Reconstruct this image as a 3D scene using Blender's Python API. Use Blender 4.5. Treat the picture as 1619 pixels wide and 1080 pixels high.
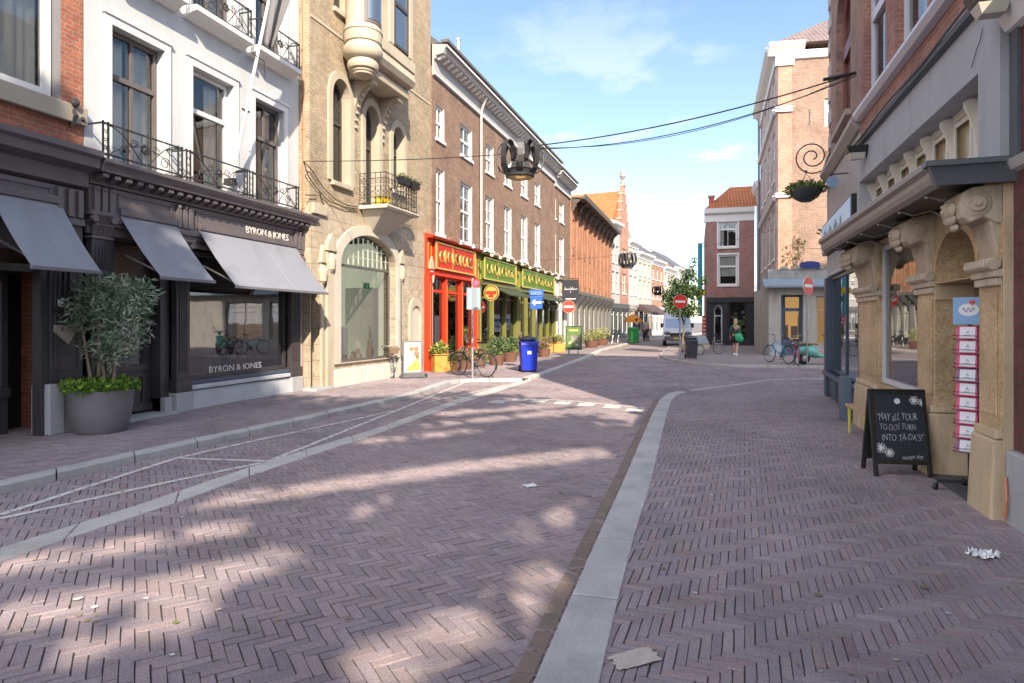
import bpy, bmesh, math, random
import numpy as np
from mathutils import Vector, Matrix
from mathutils.geometry import tessellate_polygon
random.seed(7); RNG = np.random.default_rng(7)
for o in list(bpy.data.objects): bpy.data.objects.remove(o)
SC = bpy.context.scene; COL = SC.collection
PI = math.pi; R = math.radians

# ------------------------------------------------------------ camera, sky, sun
H = 1.65; TH = math.atan2(290.5, 1000.0); CT, ST = math.cos(TH), math.sin(TH)
cam = bpy.data.cameras.new('camera'); camo = bpy.data.objects.new('camera', cam); COL.objects.link(camo)
cam.sensor_width = 36; cam.lens = 36*1000/1619; cam.shift_y = -32/1619; cam.clip_end = 2000; cam.clip_start = .05
camo.location = (0, 0, H); camo.rotation_euler = (PI/2, 0, TH); SC.camera = camo

SUN_EL = R(33); SUN_DIR = Vector((.5, -.866, 0)).normalized()      # horizontal direction towards the sun
world = bpy.data.worlds.new('World'); SC.world = world; world.use_nodes = True
wn, wl = world.node_tree.nodes, world.node_tree.links
bg = wn['Background']; sky = wn.new('ShaderNodeTexSky'); sky.sky_type = 'NISHITA'; sky.sun_disc = False
sky.sun_elevation = SUN_EL; sky.sun_rotation = math.atan2(SUN_DIR.x, SUN_DIR.y); sky.air_density = 1.0; sky.dust_density = .25; sky.ozone_density = 1.4
bg.inputs[1].default_value = .10
tc = wn.new('ShaderNodeTexCoord'); sp = wn.new('ShaderNodeSeparateXYZ'); wl.new(tc.outputs['Generated'], sp.inputs[0])
def wm(op, a, b=None, clamp=False):
    n = wn.new('ShaderNodeMath'); n.operation = op; n.use_clamp = clamp
    for i, q in enumerate((a, b)):
        if q is None: continue
        if isinstance(q, (int, float)): n.inputs[i].default_value = q
        else: wl.new(q, n.inputs[i])
    return n.outputs[0]
zz = wm('ADD', wm('MAXIMUM', sp.outputs[2], 0.0), .16)              # clouds lie on a flat layer above the town
cx = wn.new('ShaderNodeCombineXYZ'); wl.new(wm('DIVIDE', sp.outputs[0], zz), cx.inputs[0]); wl.new(wm('DIVIDE', sp.outputs[1], zz), cx.inputs[1])
def wnoise(scale, detail, lo, hi, off):
    mp = wn.new('ShaderNodeMapping'); mp.inputs['Location'].default_value = off; wl.new(cx.outputs[0], mp.inputs[0])
    n = wn.new('ShaderNodeTexNoise'); n.inputs['Scale'].default_value = scale; n.inputs['Detail'].default_value = detail; n.inputs['Roughness'].default_value = .55
    wl.new(mp.outputs[0], n.inputs['Vector'])
    r = wn.new('ShaderNodeMapRange'); r.interpolation_type = 'SMOOTHSTEP'; r.inputs['From Min'].default_value = lo; r.inputs['From Max'].default_value = hi
    wl.new(n.outputs['Fac'], r.inputs['Value']); return r.outputs[0]
puffs = wnoise(2.3, 7, .52, .64, (3.4, 1.2, 0)); veil = wnoise(.55, 5, .35, .8, (1.0, 5.0, 2))
back = wn.new('ShaderNodeMapRange'); back.interpolation_type = 'SMOOTHSTEP'; back.inputs['From Min'].default_value = .25; back.inputs['From Max'].default_value = -.55; wl.new(sp.outputs[1], back.inputs['Value'])
lowz = wm('SUBTRACT', 1.0, wm('MULTIPLY', sp.outputs[2], 1.9), True)
front = wm('ADD', wm('MULTIPLY', wm('MULTIPLY', puffs, lowz), 1.15), wm('MULTIPLY', wm('ADD', wm('MULTIPLY', veil, .6), .3), wm('MULTIPLY', lowz, .26)), True)
cover = wm('MAXIMUM', front, wm('MULTIPLY', back.outputs[0], wm('ADD', wm('MULTIPLY', veil, .35), .55)))   # bright cloud added behind the camera to fill the shade
mx = wn.new('ShaderNodeMix'); mx.data_type = 'RGBA'; wl.new(cover, mx.inputs[0]); wl.new(sky.outputs[0], mx.inputs[6]); cl_ = wn.new('ShaderNodeMix'); cl_.data_type = 'RGBA'; wl.new(back.outputs[0], cl_.inputs[0]); cl_.inputs[6].default_value = (4.3, 4.5, 4.8, 1); cl_.inputs[7].default_value = (14.2, 14.2, 15.2, 1); wl.new(cl_.outputs[2], mx.inputs[7])
wl.new(mx.outputs[2], bg.inputs[0])
sl = bpy.data.lights.new('sun', 'SUN'); sl.energy = 3.5; sl.angle = R(.6); sl.color = (1, .86, .68)
so = bpy.data.objects.new('sun', sl); COL.objects.link(so)
sdir = Vector((SUN_DIR.x*math.cos(SUN_EL), SUN_DIR.y*math.cos(SUN_EL), math.sin(SUN_EL)))
so.rotation_euler = sdir.to_track_quat('Z', 'Y').to_euler(); so.location = (20, -40, 40)
SC.view_settings.view_transform = 'Standard'; SC.view_settings.look = 'None'; SC.view_settings.exposure = 1.5; SC.view_settings.gamma = 1
SC.cycles.max_bounces = 6; SC.cycles.transparent_max_bounces = 12; SC.cycles.use_denoising = True; SC.cycles.sample_clamp_indirect = 4
SC.cycles.caustics_reflective = False; SC.cycles.caustics_refractive = False

# ------------------------------------------------------------ measuring: a sight line met with a real plane of the street
def ray(px, py):
    x = (px-809.5)/1000; return Vector((x*CT-ST, x*ST+CT, -(py-508)/1000))
def gp(px, py, z=0.0):
    r = ray(px, py); t = (z-H)/r.z; return Vector((r.x*t, r.y*t, z))
def at_depth(px, py, d):
    r = ray(px, py); return Vector((r.x*d, r.y*d, H+r.z*d))
def on_x(px, py, X):
    r = ray(px, py); t = X/r.x; return Vector((X, r.y*t, H+r.z*t))
def on_y(px, py, Y):
    r = ray(px, py); t = Y/r.y; return Vector((r.x*t, Y, H+r.z*t))

# ------------------------------------------------------------ materials
MATS = {}
def _nt(name):
    m = bpy.data.materials.new(name); m.use_nodes = True; return m, m.node_tree.nodes, m.node_tree.links, m.node_tree.nodes['Principled BSDF']
def _obj(n, l, scale=(1, 1, 1)):
    t = n.new('ShaderNodeTexCoord'); mp = n.new('ShaderNodeMapping'); mp.inputs['Scale'].default_value = scale
    l.new(t.outputs['Object'], mp.inputs[0]); return mp.outputs[0]
def _noise(n, l, vec, scale, detail=4, rough=.6):
    k = n.new('ShaderNodeTexNoise'); k.inputs['Scale'].default_value = scale; k.inputs['Detail'].default_value = detail; k.inputs['Roughness'].default_value = rough
    if vec is not None: l.new(vec, k.inputs['Vector'])
    return k.outputs['Fac']
def _ramp(n, l, fac, stops):
    r = n.new('ShaderNodeValToRGB'); e = r.color_ramp.elements
    while len(e) < len(stops): e.new(.5)
    for i, (p, c) in enumerate(stops): e[i].position = p; e[i].color = (*c, 1) if len(c) == 3 else c
    l.new(fac, r.inputs[0]); return r.outputs[0]
def _mix(n, l, fac, a, b, mode='MIX'):
    x = n.new('ShaderNodeMix'); x.data_type = 'RGBA'; x.blend_type = mode
    for i, q in ((0, fac), (6, a), (7, b)):
        if isinstance(q, (int, float)): x.inputs[i].default_value = q
        elif isinstance(q, tuple): x.inputs[i].default_value = (*q, 1) if len(q) == 3 else q
        else: l.new(q, x.inputs[i])
    return x.outputs[2]
def _bump(n, l, h, strength, dist=.01):
    b = n.new('ShaderNodeBump'); b.inputs['Strength'].default_value = strength; b.inputs['Distance'].default_value = dist; l.new(h, b.inputs['Height']); return b.outputs[0]
def _mul(n, l, a, k):
    m = n.new('ShaderNodeMath'); m.operation = 'MULTIPLY'; m.inputs[1].default_value = k; l.new(a, m.inputs[0]); return m.outputs[0]
def sc(c, k): return tuple(min(1, q*k) for q in c)
def pmat(name, col, rough=.55, var=.18, scale=2.5, bump=.12, metal=0, dirt=None, fine=45, spec=.5):
    if name in MATS: return MATS[name]
    m, n, l, b = _nt(name); v = _obj(n, l)
    c = _ramp(n, l, _noise(n, l, v, scale, 5), [(.25, sc(col, 1-var)), (.75, sc(col, 1+var))])
    f = _noise(n, l, v, fine, 3)
    c = _mix(n, l, .35, c, _ramp(n, l, f, [(.3, sc(col, 1-var)), (.7, sc(col, 1+var))]))
    if dirt:
        v2 = _obj(n, l, (1, 1, .22)); d = _noise(n, l, v2, scale*1.7, 6)
        k = n.new('ShaderNodeMapRange'); k.inputs['From Min'].default_value = .5; k.inputs['From Max'].default_value = .78; k.inputs['To Max'].default_value = dirt[1]
        l.new(d, k.inputs['Value']); c = _mix(n, l, k.outputs[0], c, dirt[0])
    l.new(c, b.inputs['Base Color']); b.inputs['Roughness'].default_value = rough; b.inputs['Metallic'].default_value = metal; b.inputs['Specular IOR Level'].default_value = spec
    if bump: l.new(_bump(n, l, f, bump, .006), b.inputs['Normal'])
    MATS[name] = m; return m
def brickmat(name, c1, c2, mortar, bw=.22, bh=.068, ms=.011, dirt=.35, bump=.5):
    if name in MATS: return MATS[name]
    m, n, l, b = _nt(name); t = n.new('ShaderNodeTexCoord'); s = n.new('ShaderNodeSeparateXYZ'); l.new(t.outputs['Object'], s.inputs[0])
    a = n.new('ShaderNodeMath'); a.operation = 'ADD'; l.new(s.outputs[0], a.inputs[0]); l.new(s.outputs[1], a.inputs[1])
    cb = n.new('ShaderNodeCombineXYZ'); l.new(a.outputs[0], cb.inputs[0]); l.new(s.outputs[2], cb.inputs[1])
    k = n.new('ShaderNodeTexBrick'); k.inputs['Scale'].default_value = 1; k.inputs['Brick Width'].default_value = bw; k.inputs['Row Height'].default_value = bh
    k.inputs['Mortar Size'].default_value = ms/2; k.inputs['Mortar Smooth'].default_value = .3; k.inputs['Bias'].default_value = -.1
    k.inputs['Color1'].default_value = (*c1, 1); k.inputs['Color2'].default_value = (*c2, 1); k.inputs['Mortar'].default_value = (*mortar, 1)
    l.new(cb.outputs[0], k.inputs['Vector']); o = t.outputs['Object']
    n1 = _noise(n, l, o, 1.3, 6); c = _mix(n, l, 1.0, k.outputs['Color'], _ramp(n, l, n1, [(.3, (1-dirt,)*3), (.72, (1.12, 1.1, 1.08))]), 'MULTIPLY')
    n2 = _noise(n, l, o, 28, 4); c = _mix(n, l, 1.0, c, _ramp(n, l, n2, [(.25, (.72, .72, .74)), (.75, (1.25, 1.22, 1.2))]), 'MULTIPLY')
    c = _mix(n, l, 1.0, c, _ramp(n, l, _noise(n, l, o, 6.5, 5, .7), [(.3, (.78, .77, .77)), (.7, (1.2, 1.19, 1.17))]), 'MULTIPLY')
    l.new(c, b.inputs['Base Color']); b.inputs['Roughness'].default_value = .85
    h = n.new('ShaderNodeMath'); h.operation = 'SUBTRACT'; l.new(_mul(n, l, n2, .5), h.inputs[0]); l.new(k.outputs['Fac'], h.inputs[1])
    l.new(_bump(n, l, h.outputs[0], bump, .008), b.inputs['Normal']); MATS[name] = m; return m
def glassmat(name, tint=(.75, .8, .8), refl=.16, dark=None, rough=.015):
    if name in MATS: return MATS[name]
    m, n, l, b = _nt(name); out = n['Material Output']
    g = n.new('ShaderNodeBsdfGlossy'); g.inputs['Roughness'].default_value = rough; g.inputs['Color'].default_value = (.95, .97, 1, 1)
    w = _bump(n, l, _noise(n, l, _obj(n, l), 1.1, 2), .06, .02); l.new(w, g.inputs['Normal'])
    if dark: t = n.new('ShaderNodeBsdfDiffuse'); t.inputs[0].default_value = (*dark, 1)
    else: t = n.new('ShaderNodeBsdfTransparent'); t.inputs[0].default_value = (*tint, 1)
    f = n.new('ShaderNodeFresnel'); f.inputs[0].default_value = 1.5
    a = n.new('ShaderNodeMath'); a.operation = 'MULTIPLY_ADD'; a.inputs[1].default_value = .9; a.inputs[2].default_value = refl; a.use_clamp = True; l.new(f.outputs[0], a.inputs[0])
    x = n.new('ShaderNodeMixShader'); l.new(a.outputs[0], x.inputs[0]); l.new(t.outputs[0], x.inputs[1]); l.new(g.outputs[0], x.inputs[2])
    l.new(x.outputs[0], out.inputs[0]); MATS[name] = m; return m
def attrmat(name, rough=.8, bump=.3, fine=60, trans=0, spec=.3, mott=.3, stain=None):
    if name in MATS: return MATS[name]
    m, n, l, b = _nt(name); a = n.new('ShaderNodeAttribute'); a.attribute_name = 'tint'
    c = a.outputs['Color']; v = _obj(n, l); f = _noise(n, l, v, fine, 4)
    c = _mix(n, l, 1.0, c, _ramp(n, l, f, [(.25, (1-mott,)*3), (.75, (1+mott,)*3)]), 'MULTIPLY')
    if stain:
        c = _mix(n, l, 1.0, c, _ramp(n, l, _noise(n, l, v, stain, 6, .65), [(.28, (.66, .65, .66)), (.5, (.98, .98, .98)), (.75, (1.22, 1.2, 1.18))]), 'MULTIPLY')
    l.new(c, b.inputs['Base Color']); b.inputs['Roughness'].default_value = rough; b.inputs['Specular IOR Level'].default_value = spec
    if bump: l.new(_bump(n, l, f, bump, .004), b.inputs['Normal'])
    if trans:
        t = n.new('ShaderNodeBsdfTranslucent'); l.new(c, t.inputs[0]); x = n.new('ShaderNodeMixShader'); x.inputs[0].default_value = trans
        l.new(b.outputs[0], x.inputs[1]); l.new(t.outputs[0], x.inputs[2]); l.new(x.outputs[0], n['Material Output'].inputs[0])
    MATS[name] = m; return m

# ------------------------------------------------------------ mesh builder
class MB:
    def __init__(s): s.v = []; s.f = []; s.m = []; s.M = None; s.tint = []
    def add(s, vs, fs, mi=0, tint=None):
        b = len(s.v)
        s.v += [tuple(s.M @ Vector(p)) for p in vs] if s.M is not None else [tuple(p) for p in vs]
        for f in fs: s.f.append(tuple(i+b for i in f)); s.m.append(mi); s.tint.append(tint)
        return s
    def box(s, x0, x1, y0, y1, z0, z1, mi=0, tint=None):
        return s.add([(x0, y0, z0), (x1, y0, z0), (x1, y1, z0), (x0, y1, z0), (x0, y0, z1), (x1, y0, z1), (x1, y1, z1), (x0, y1, z1)],
                     [(0, 3, 2, 1), (4, 5, 6, 7), (0, 1, 5, 4), (1, 2, 6, 5), (2, 3, 7, 6), (3, 0, 4, 7)], mi, tint)
    def prism(s, pts, a0, a1, axis='y', mi=0, tint=None):
        n = len(pts); q = {'y': lambda p, a: (p[0], a, p[1]), 'x': lambda p, a: (a, p[0], p[1]), 'z': lambda p, a: (p[0], p[1], a)}[axis]
        vs = [q(p, a0) for p in pts]+[q(p, a1) for p in pts]
        fs = [(i, (i+1) % n, n+(i+1) % n, n+i) for i in range(n)]
        for t in tessellate_polygon([[Vector((p[0], p[1], 0)) for p in pts]]): fs += [tuple(t), tuple(n+i for i in reversed(t))]
        return s.add(vs, fs, mi, tint)
    def hull(s, lo, hi, mi=0, tint=None):
        n = len(lo); return s.add(list(lo)+list(hi), [(i, (i+1) % n, n+(i+1) % n, n+i) for i in range(n)]+[tuple(range(n)), tuple(range(n, 2*n))], mi, tint)
    def tube(s, pts, r, n=6, closed=False, mi=0, tint=None):
        P = [Vector(p) for p in pts]; k = len(P); rs = r if isinstance(r, (list, tuple)) else [r]*k
        vs = []; up = None
        for i, p in enumerate(P):
            a = P[(i-1) % k] if (closed or i) else p; b = P[(i+1) % k] if (closed or i < k-1) else p
            d = (b-a); d = d.normalized() if d.length > 1e-9 else Vector((0, 0, 1))
            if up is None: up = Vector((0, 0, 1)) if abs(d.z) < .9 else Vector((1, 0, 0))
            u = up-d*up.dot(d); u = u.normalized() if u.length > 1e-6 else d.orthogonal().normalized(); w = d.cross(u); up = u
            vs += [p+(u*math.cos(2*PI*j/n)+w*math.sin(2*PI*j/n))*rs[i] for j in range(n)]
        fs = []
        for i in range(k if closed else k-1):
            for j in range(n): fs.append((i*n+j, i*n+(j+1) % n, ((i+1) % k)*n+(j+1) % n, ((i+1) % k)*n+j))
        if not closed: fs += [tuple(range(n)), tuple(range((k-1)*n, k*n))]
        return s.add(vs, fs, mi, tint)
    def lathe(s, prof, c=(0, 0, 0), n=18, a0=0, a1=2*PI, mi=0, tint=None, sx=1, sy=1):
        full = abs(a1-a0-2*PI) < 1e-6; k = n if full else n+1; vs = []
        for r, z in prof: vs += [(c[0]+sx*r*math.cos(a0+(a1-a0)*j/n), c[1]+sy*r*math.sin(a0+(a1-a0)*j/n), c[2]+z) for j in range(k)]
        fs = [(i*k+j, i*k+(j+1) % k, (i+1)*k+(j+1) % k, (i+1)*k+j) for i in range(len(prof)-1) for j in range(n)]
        return s.add(vs, fs, mi, tint)
    def ball(s, c, r, n=10, mi=0, tint=None):
        rx, ry, rz = r if isinstance(r, (tuple, list)) else (r, r, r)
        pr = [(max(1e-4, math.sin(PI*i/(n//2+1))), -math.cos(PI*i/(n//2+1))) for i in range(n//2+2)]
        vs = [(c[0]+rx*a*math.cos(2*PI*j/n), c[1]+ry*a*math.sin(2*PI*j/n), c[2]+rz*z) for a, z in pr for j in range(n)]
        return s.add(vs, [(i*n+j, i*n+(j+1) % n, (i+1)*n+(j+1) % n, (i+1)*n+j) for i in range(len(pr)-1) for j in range(n)], mi, tint)
    def wall(s, outer, holes, y0, y1, mi=0, rev=None):
        loops = [[Vector((p[0], p[1], 0)) for p in q] for q in [outer]+holes]; flat = [p for q in [outer]+holes for p in q]
        for y in (y0, y1): s.add([(p[0], y, p[1]) for p in flat], [tuple(t) for t in tessellate_polygon(loops)], mi)
        for k, q in enumerate([outer]+holes):
            n = len(q); s.add([(p[0], y0, p[1]) for p in q]+[(p[0], y1, p[1]) for p in q], [(i, (i+1) % n, n+(i+1) % n, n+i) for i in range(n)], mi if (k == 0 or rev is None) else rev)
        return s
    def build(s, name, mats, parent=None, smooth=False, bevel=0, recalc=True, loc=None):
        me = bpy.data.meshes.new(name); me.from_pydata(s.v, [], s.f)
        if not isinstance(mats, (list, tuple)): mats = [mats]
        for m in mats: me.materials.append(m)
        if len(mats) > 1: me.polygons.foreach_set('material_index', s.m)
        if any(t is not None for t in s.tint):
            at = me.color_attributes.new('tint', 'FLOAT_COLOR', 'CORNER'); arr = []
            for f, t in zip(s.f, s.tint): arr += [*(t or (.5, .5, .5)), 1.0]*len(f)
            at.data.foreach_set('color', arr)
        if recalc:
            bm = bmesh.new(); bm.from_mesh(me); bmesh.ops.recalc_face_normals(bm, faces=bm.faces); bm.to_mesh(me); bm.free()
        if smooth: me.polygons.foreach_set('use_smooth', [True]*len(me.polygons)); me.set_sharp_from_angle(angle=R(38))
        o = bpy.data.objects.new(name, me); COL.objects.link(o)
        if parent: o.parent = parent
        if loc is not None: o.location = loc
        if bevel:
            b = o.modifiers.new('edge', 'BEVEL'); b.width = bevel; b.segments = 2; b.limit_method = 'ANGLE'; b.angle_limit = R(40)
        return o
def tag(o, label=None, cat=None, group=None, kind=None):
    for k, v in (('label', label), ('category', cat), ('group', group), ('kind', kind)):
        if v: o[k] = v
    return o
def thing(name, label, cat, loc=(0, 0, 0), rz=0, group=None):
    o = bpy.data.objects.new(name, None); COL.objects.link(o); o.empty_display_size = .2; o.location = loc; o.rotation_euler = (0, 0, rz)
    return tag(o, label, cat, group)
def copy_tree(o, parent=None):
    c = o.copy(); COL.objects.link(c); c.parent = parent
    for ch in o.children: copy_tree(ch, c)
    return c
def arc(cx, cz, r, a0, a1, n=12, sz=1.0): return [(cx+r*math.cos(a0+(a1-a0)*i/n), cz+r*sz*math.sin(a0+(a1-a0)*i/n)) for i in range(n+1)]
def rect(x0, x1, z0, z1): return [(x0, z0), (x1, z0), (x1, z1), (x0, z1)]
def archhole(x0, x1, z0, zs, zt, n=12):
    c = (x0+x1)/2; w = (x1-x0)/2; return [(x0, z0), (x1, z0)]+[(c+w*math.cos(PI*i/n), zs+(zt-zs)*math.sin(PI*i/n)) for i in range(n+1)]
def text_mesh(name, s, size, mat, parent, M, depth=.004, align='CENTER', width=None, shear=0, thin=0, hand=0):
    cu = bpy.data.curves.new(name, 'FONT'); cu.body = s; cu.size = size; cu.align_x = align; cu.align_y = 'CENTER'; cu.extrude = depth; cu.shear = shear; cu.offset = -thin; cu.resolution_u = 2
    t = bpy.data.objects.new('writing', cu); COL.objects.link(t); bpy.context.view_layer.update()
    me = bpy.data.meshes.new_from_object(t); COL.objects.unlink(t); bpy.data.objects.remove(t); me.name = name
    if hand:                                                         # an unsteady hand
        for v in me.vertices: x, y = v.co.x, v.co.y; v.co.x += hand*(math.sin(y*41+x*7)+.6*math.sin(y*23-x*3)); v.co.y += hand*(1.3*math.sin(x*17)+.8*math.sin(x*43+1))
    k = 1.0
    if width:
        xs = [v.co.x for v in me.vertices]; k = width/max(1e-6, max(xs)-min(xs))
    me.transform(M @ Matrix.Diagonal((k, 1, 1, 1))); me.materials.clear(); me.materials.append(mat)
    o = bpy.data.objects.new(name, me); COL.objects.link(o); o.parent = parent; return o
FACE = Matrix.Rotation(PI/2, 4, 'X')                                # writing stands upright and faces local -y
def leafcloud(mb, blobs, n, size, cols, rng=None, droop=0.0, shell=.55, aspect=.45, keep=None):
    rng = rng or RNG; w = np.array([b[1][0]*b[1][1]*b[1][2] for b in blobs]); w = w/w.sum()
    for c, r in [blobs[i] for i in rng.choice(len(blobs), n, p=w)]:
        d = rng.normal(size=3); d /= np.linalg.norm(d); q = shell+(1-shell)*rng.random() if rng.random() < .8 else rng.random()
        p = Vector((c[0]+d[0]*r[0]*q, c[1]+d[1]*r[1]*q, c[2]+d[2]*r[2]*q))
        if keep and not keep(p): continue
        a = Vector(rng.normal(size=3)+np.array((d[0], d[1], d[2]*.6-droop))*.9).normalized(); u = a.orthogonal().normalized()
        u = (Matrix.Rotation(rng.random()*6.28, 3, a) @ u); s_ = size*(.6+.8*rng.random()); w_ = s_*aspect
        nrm = a.cross(u)*s_*.12; col = cols[int(rng.integers(len(cols)))]; k = .65+.7*rng.random(); col = tuple(q_*k for q_ in col)
        mb.add([p, p+a*s_*.5+u*w_*.5+nrm, p+a*s_, p+a*s_*.5-u*w_*.5+nrm], [(0, 1, 2), (0, 2, 3)], 0, col)
class Fac:
    """a house front: local x along the wall (left to right as seen from the street), local -y towards the street, z up"""
    def __init__(s, name, label, a, b, cat='building', group=None):
        s.a = Vector((a[0], a[1], 0)); d = Vector((b[0]-a[0], b[1]-a[1], 0)); s.L = d.length; s.ux = d.normalized(); s.uy = Vector((-s.ux.y, s.ux.x, 0))
        s.root = thing(name, label, cat, s.a, math.atan2(d.y, d.x), group)
    def p(s, px, py, d=0.0):
        r = ray(px, py); o = Vector((0, 0, H)); q = s.a-s.uy*d
        t = (q-o).dot(s.uy)/r.dot(s.uy); h = o+r*t; return ((h-s.a).dot(s.ux), h.z)
    def w(s, x, y, z): return s.a+s.ux*x+s.uy*y+Vector((0, 0, z))
def window(F, x0, x1, z0, z1, m, glass, d=.14, fw=.07, cols=1, rows=(), rise=0, curtain=None, sill=None, sillm=None, bar=.03, parent=None, trans=None, ft=.07, name='window'):
    """frame as the window's own mesh, pane / curtain / sill as its children"""
    w = MB(); c = (x0+x1)/2; hw = (x1-x0)/2
    if rise:
        out = archhole(x0, x1, z0, z1-rise, z1); inn = archhole(x0+fw, x1-fw, z0+fw, z1-rise, z1-fw); w.wall(out, [inn], d, d+ft)
    else: w.wall(rect(x0, x1, z0, z1), [rect(x0+fw, x1-fw, z0+fw, z1-fw)], d, d+ft)
    for i in range(1, cols):
        x = x0+(x1-x0)*i/cols; u = abs(x-c)/hw; zt = z1-fw*.5 if not rise else z1-rise+rise*math.sqrt(max(0, 1-u*u))-fw*.5
        w.box(x-bar/2, x+bar/2, d+.006, d+ft-.012, z0+fw, zt)
    for r in rows:
        z = z0+(z1-z0)*r; w.box(x0+fw, x1-fw, d+.012, d+ft-.018, z-bar/2, z+bar/2)
    if trans is not None: z = z0+(z1-z0)*trans; w.box(x0+fw, x1-fw, d-.015, d+ft-.004, z-fw*.6, z+fw*.6)
    o = w.build(name, m, parent or F.root)
    pn = MB(); pts = archhole(x0+fw*.7, x1-fw*.7, z0+fw*.7, z1-rise, z1-fw*.7) if rise else rect(x0+fw*.7, x1-fw*.7, z0+fw*.7, z1-fw*.7)
    tri = [tuple(t) for t in tessellate_polygon([[Vector((p[0], p[1], 0)) for p in pts]])]; A_ = lambda t: (pts[t[1]][0]-pts[t[0]][0])*(pts[t[2]][1]-pts[t[0]][1])-(pts[t[2]][0]-pts[t[0]][0])*(pts[t[1]][1]-pts[t[0]][1])
    pn.add([(p[0], d+ft*.5, p[1]) for p in pts], [t if A_(t) > 0 else t[::-1] for t in tri]); pn.build('pane', glass, o, recalc=False)
    if curtain:
        cm, spans = curtain
        for (u0, u1, v0, v1) in spans:
            k = MB(); X0 = x0+(x1-x0)*u0; X1 = x0+(x1-x0)*u1; n = max(8, int((X1-X0)/.03)); vs = []
            for i in range(n+1):
                t = i/n; y = d+.2+.028*math.sin(t*(X1-X0)*42)+.012*math.sin(t*19)
                vs += [(X0+(X1-X0)*t, y, z0+(z1-z0)*v0), (X0+(X1-X0)*t, y, z0+(z1-z0)*v1)]
            k.add(vs, [(2*i, 2*i+2, 2*i+3, 2*i+1) for i in range(n)]); k.build('curtain', cm, o, smooth=True)
    if sill:
        q = MB(); q.box(x0-.07, x1+.07, -sill, d+.02, z0-.11, z0-.002); q.build('sill', sillm or m, o, bevel=.006)
    return o
def shell(F, h, m, dark, depth=8.0, inner=.95, roof=None, x0=0, x1=None, z0=0.0):
    """side, back and top walls behind the front, and a near-black sheet for the shade inside, behind its panes"""
    x1 = F.L if x1 is None else x1; b = MB()
    b.box(x0, x0+.2, .31, depth, z0, h); b.box(x1-.2, x1, .31, depth, z0, h); b.box(x0+.2, x1-.2, depth-.2, depth, z0, h); b.box(x0+.2, x1-.2, .31, depth-.2, h-.2, h)
    b.build('side_wall', m, F.root)
    q = MB(); q.box(x0+.2, x1-.2, inner, inner+.05, z0, h-.2); q.build('dark_backing', dark, F.root)
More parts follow.
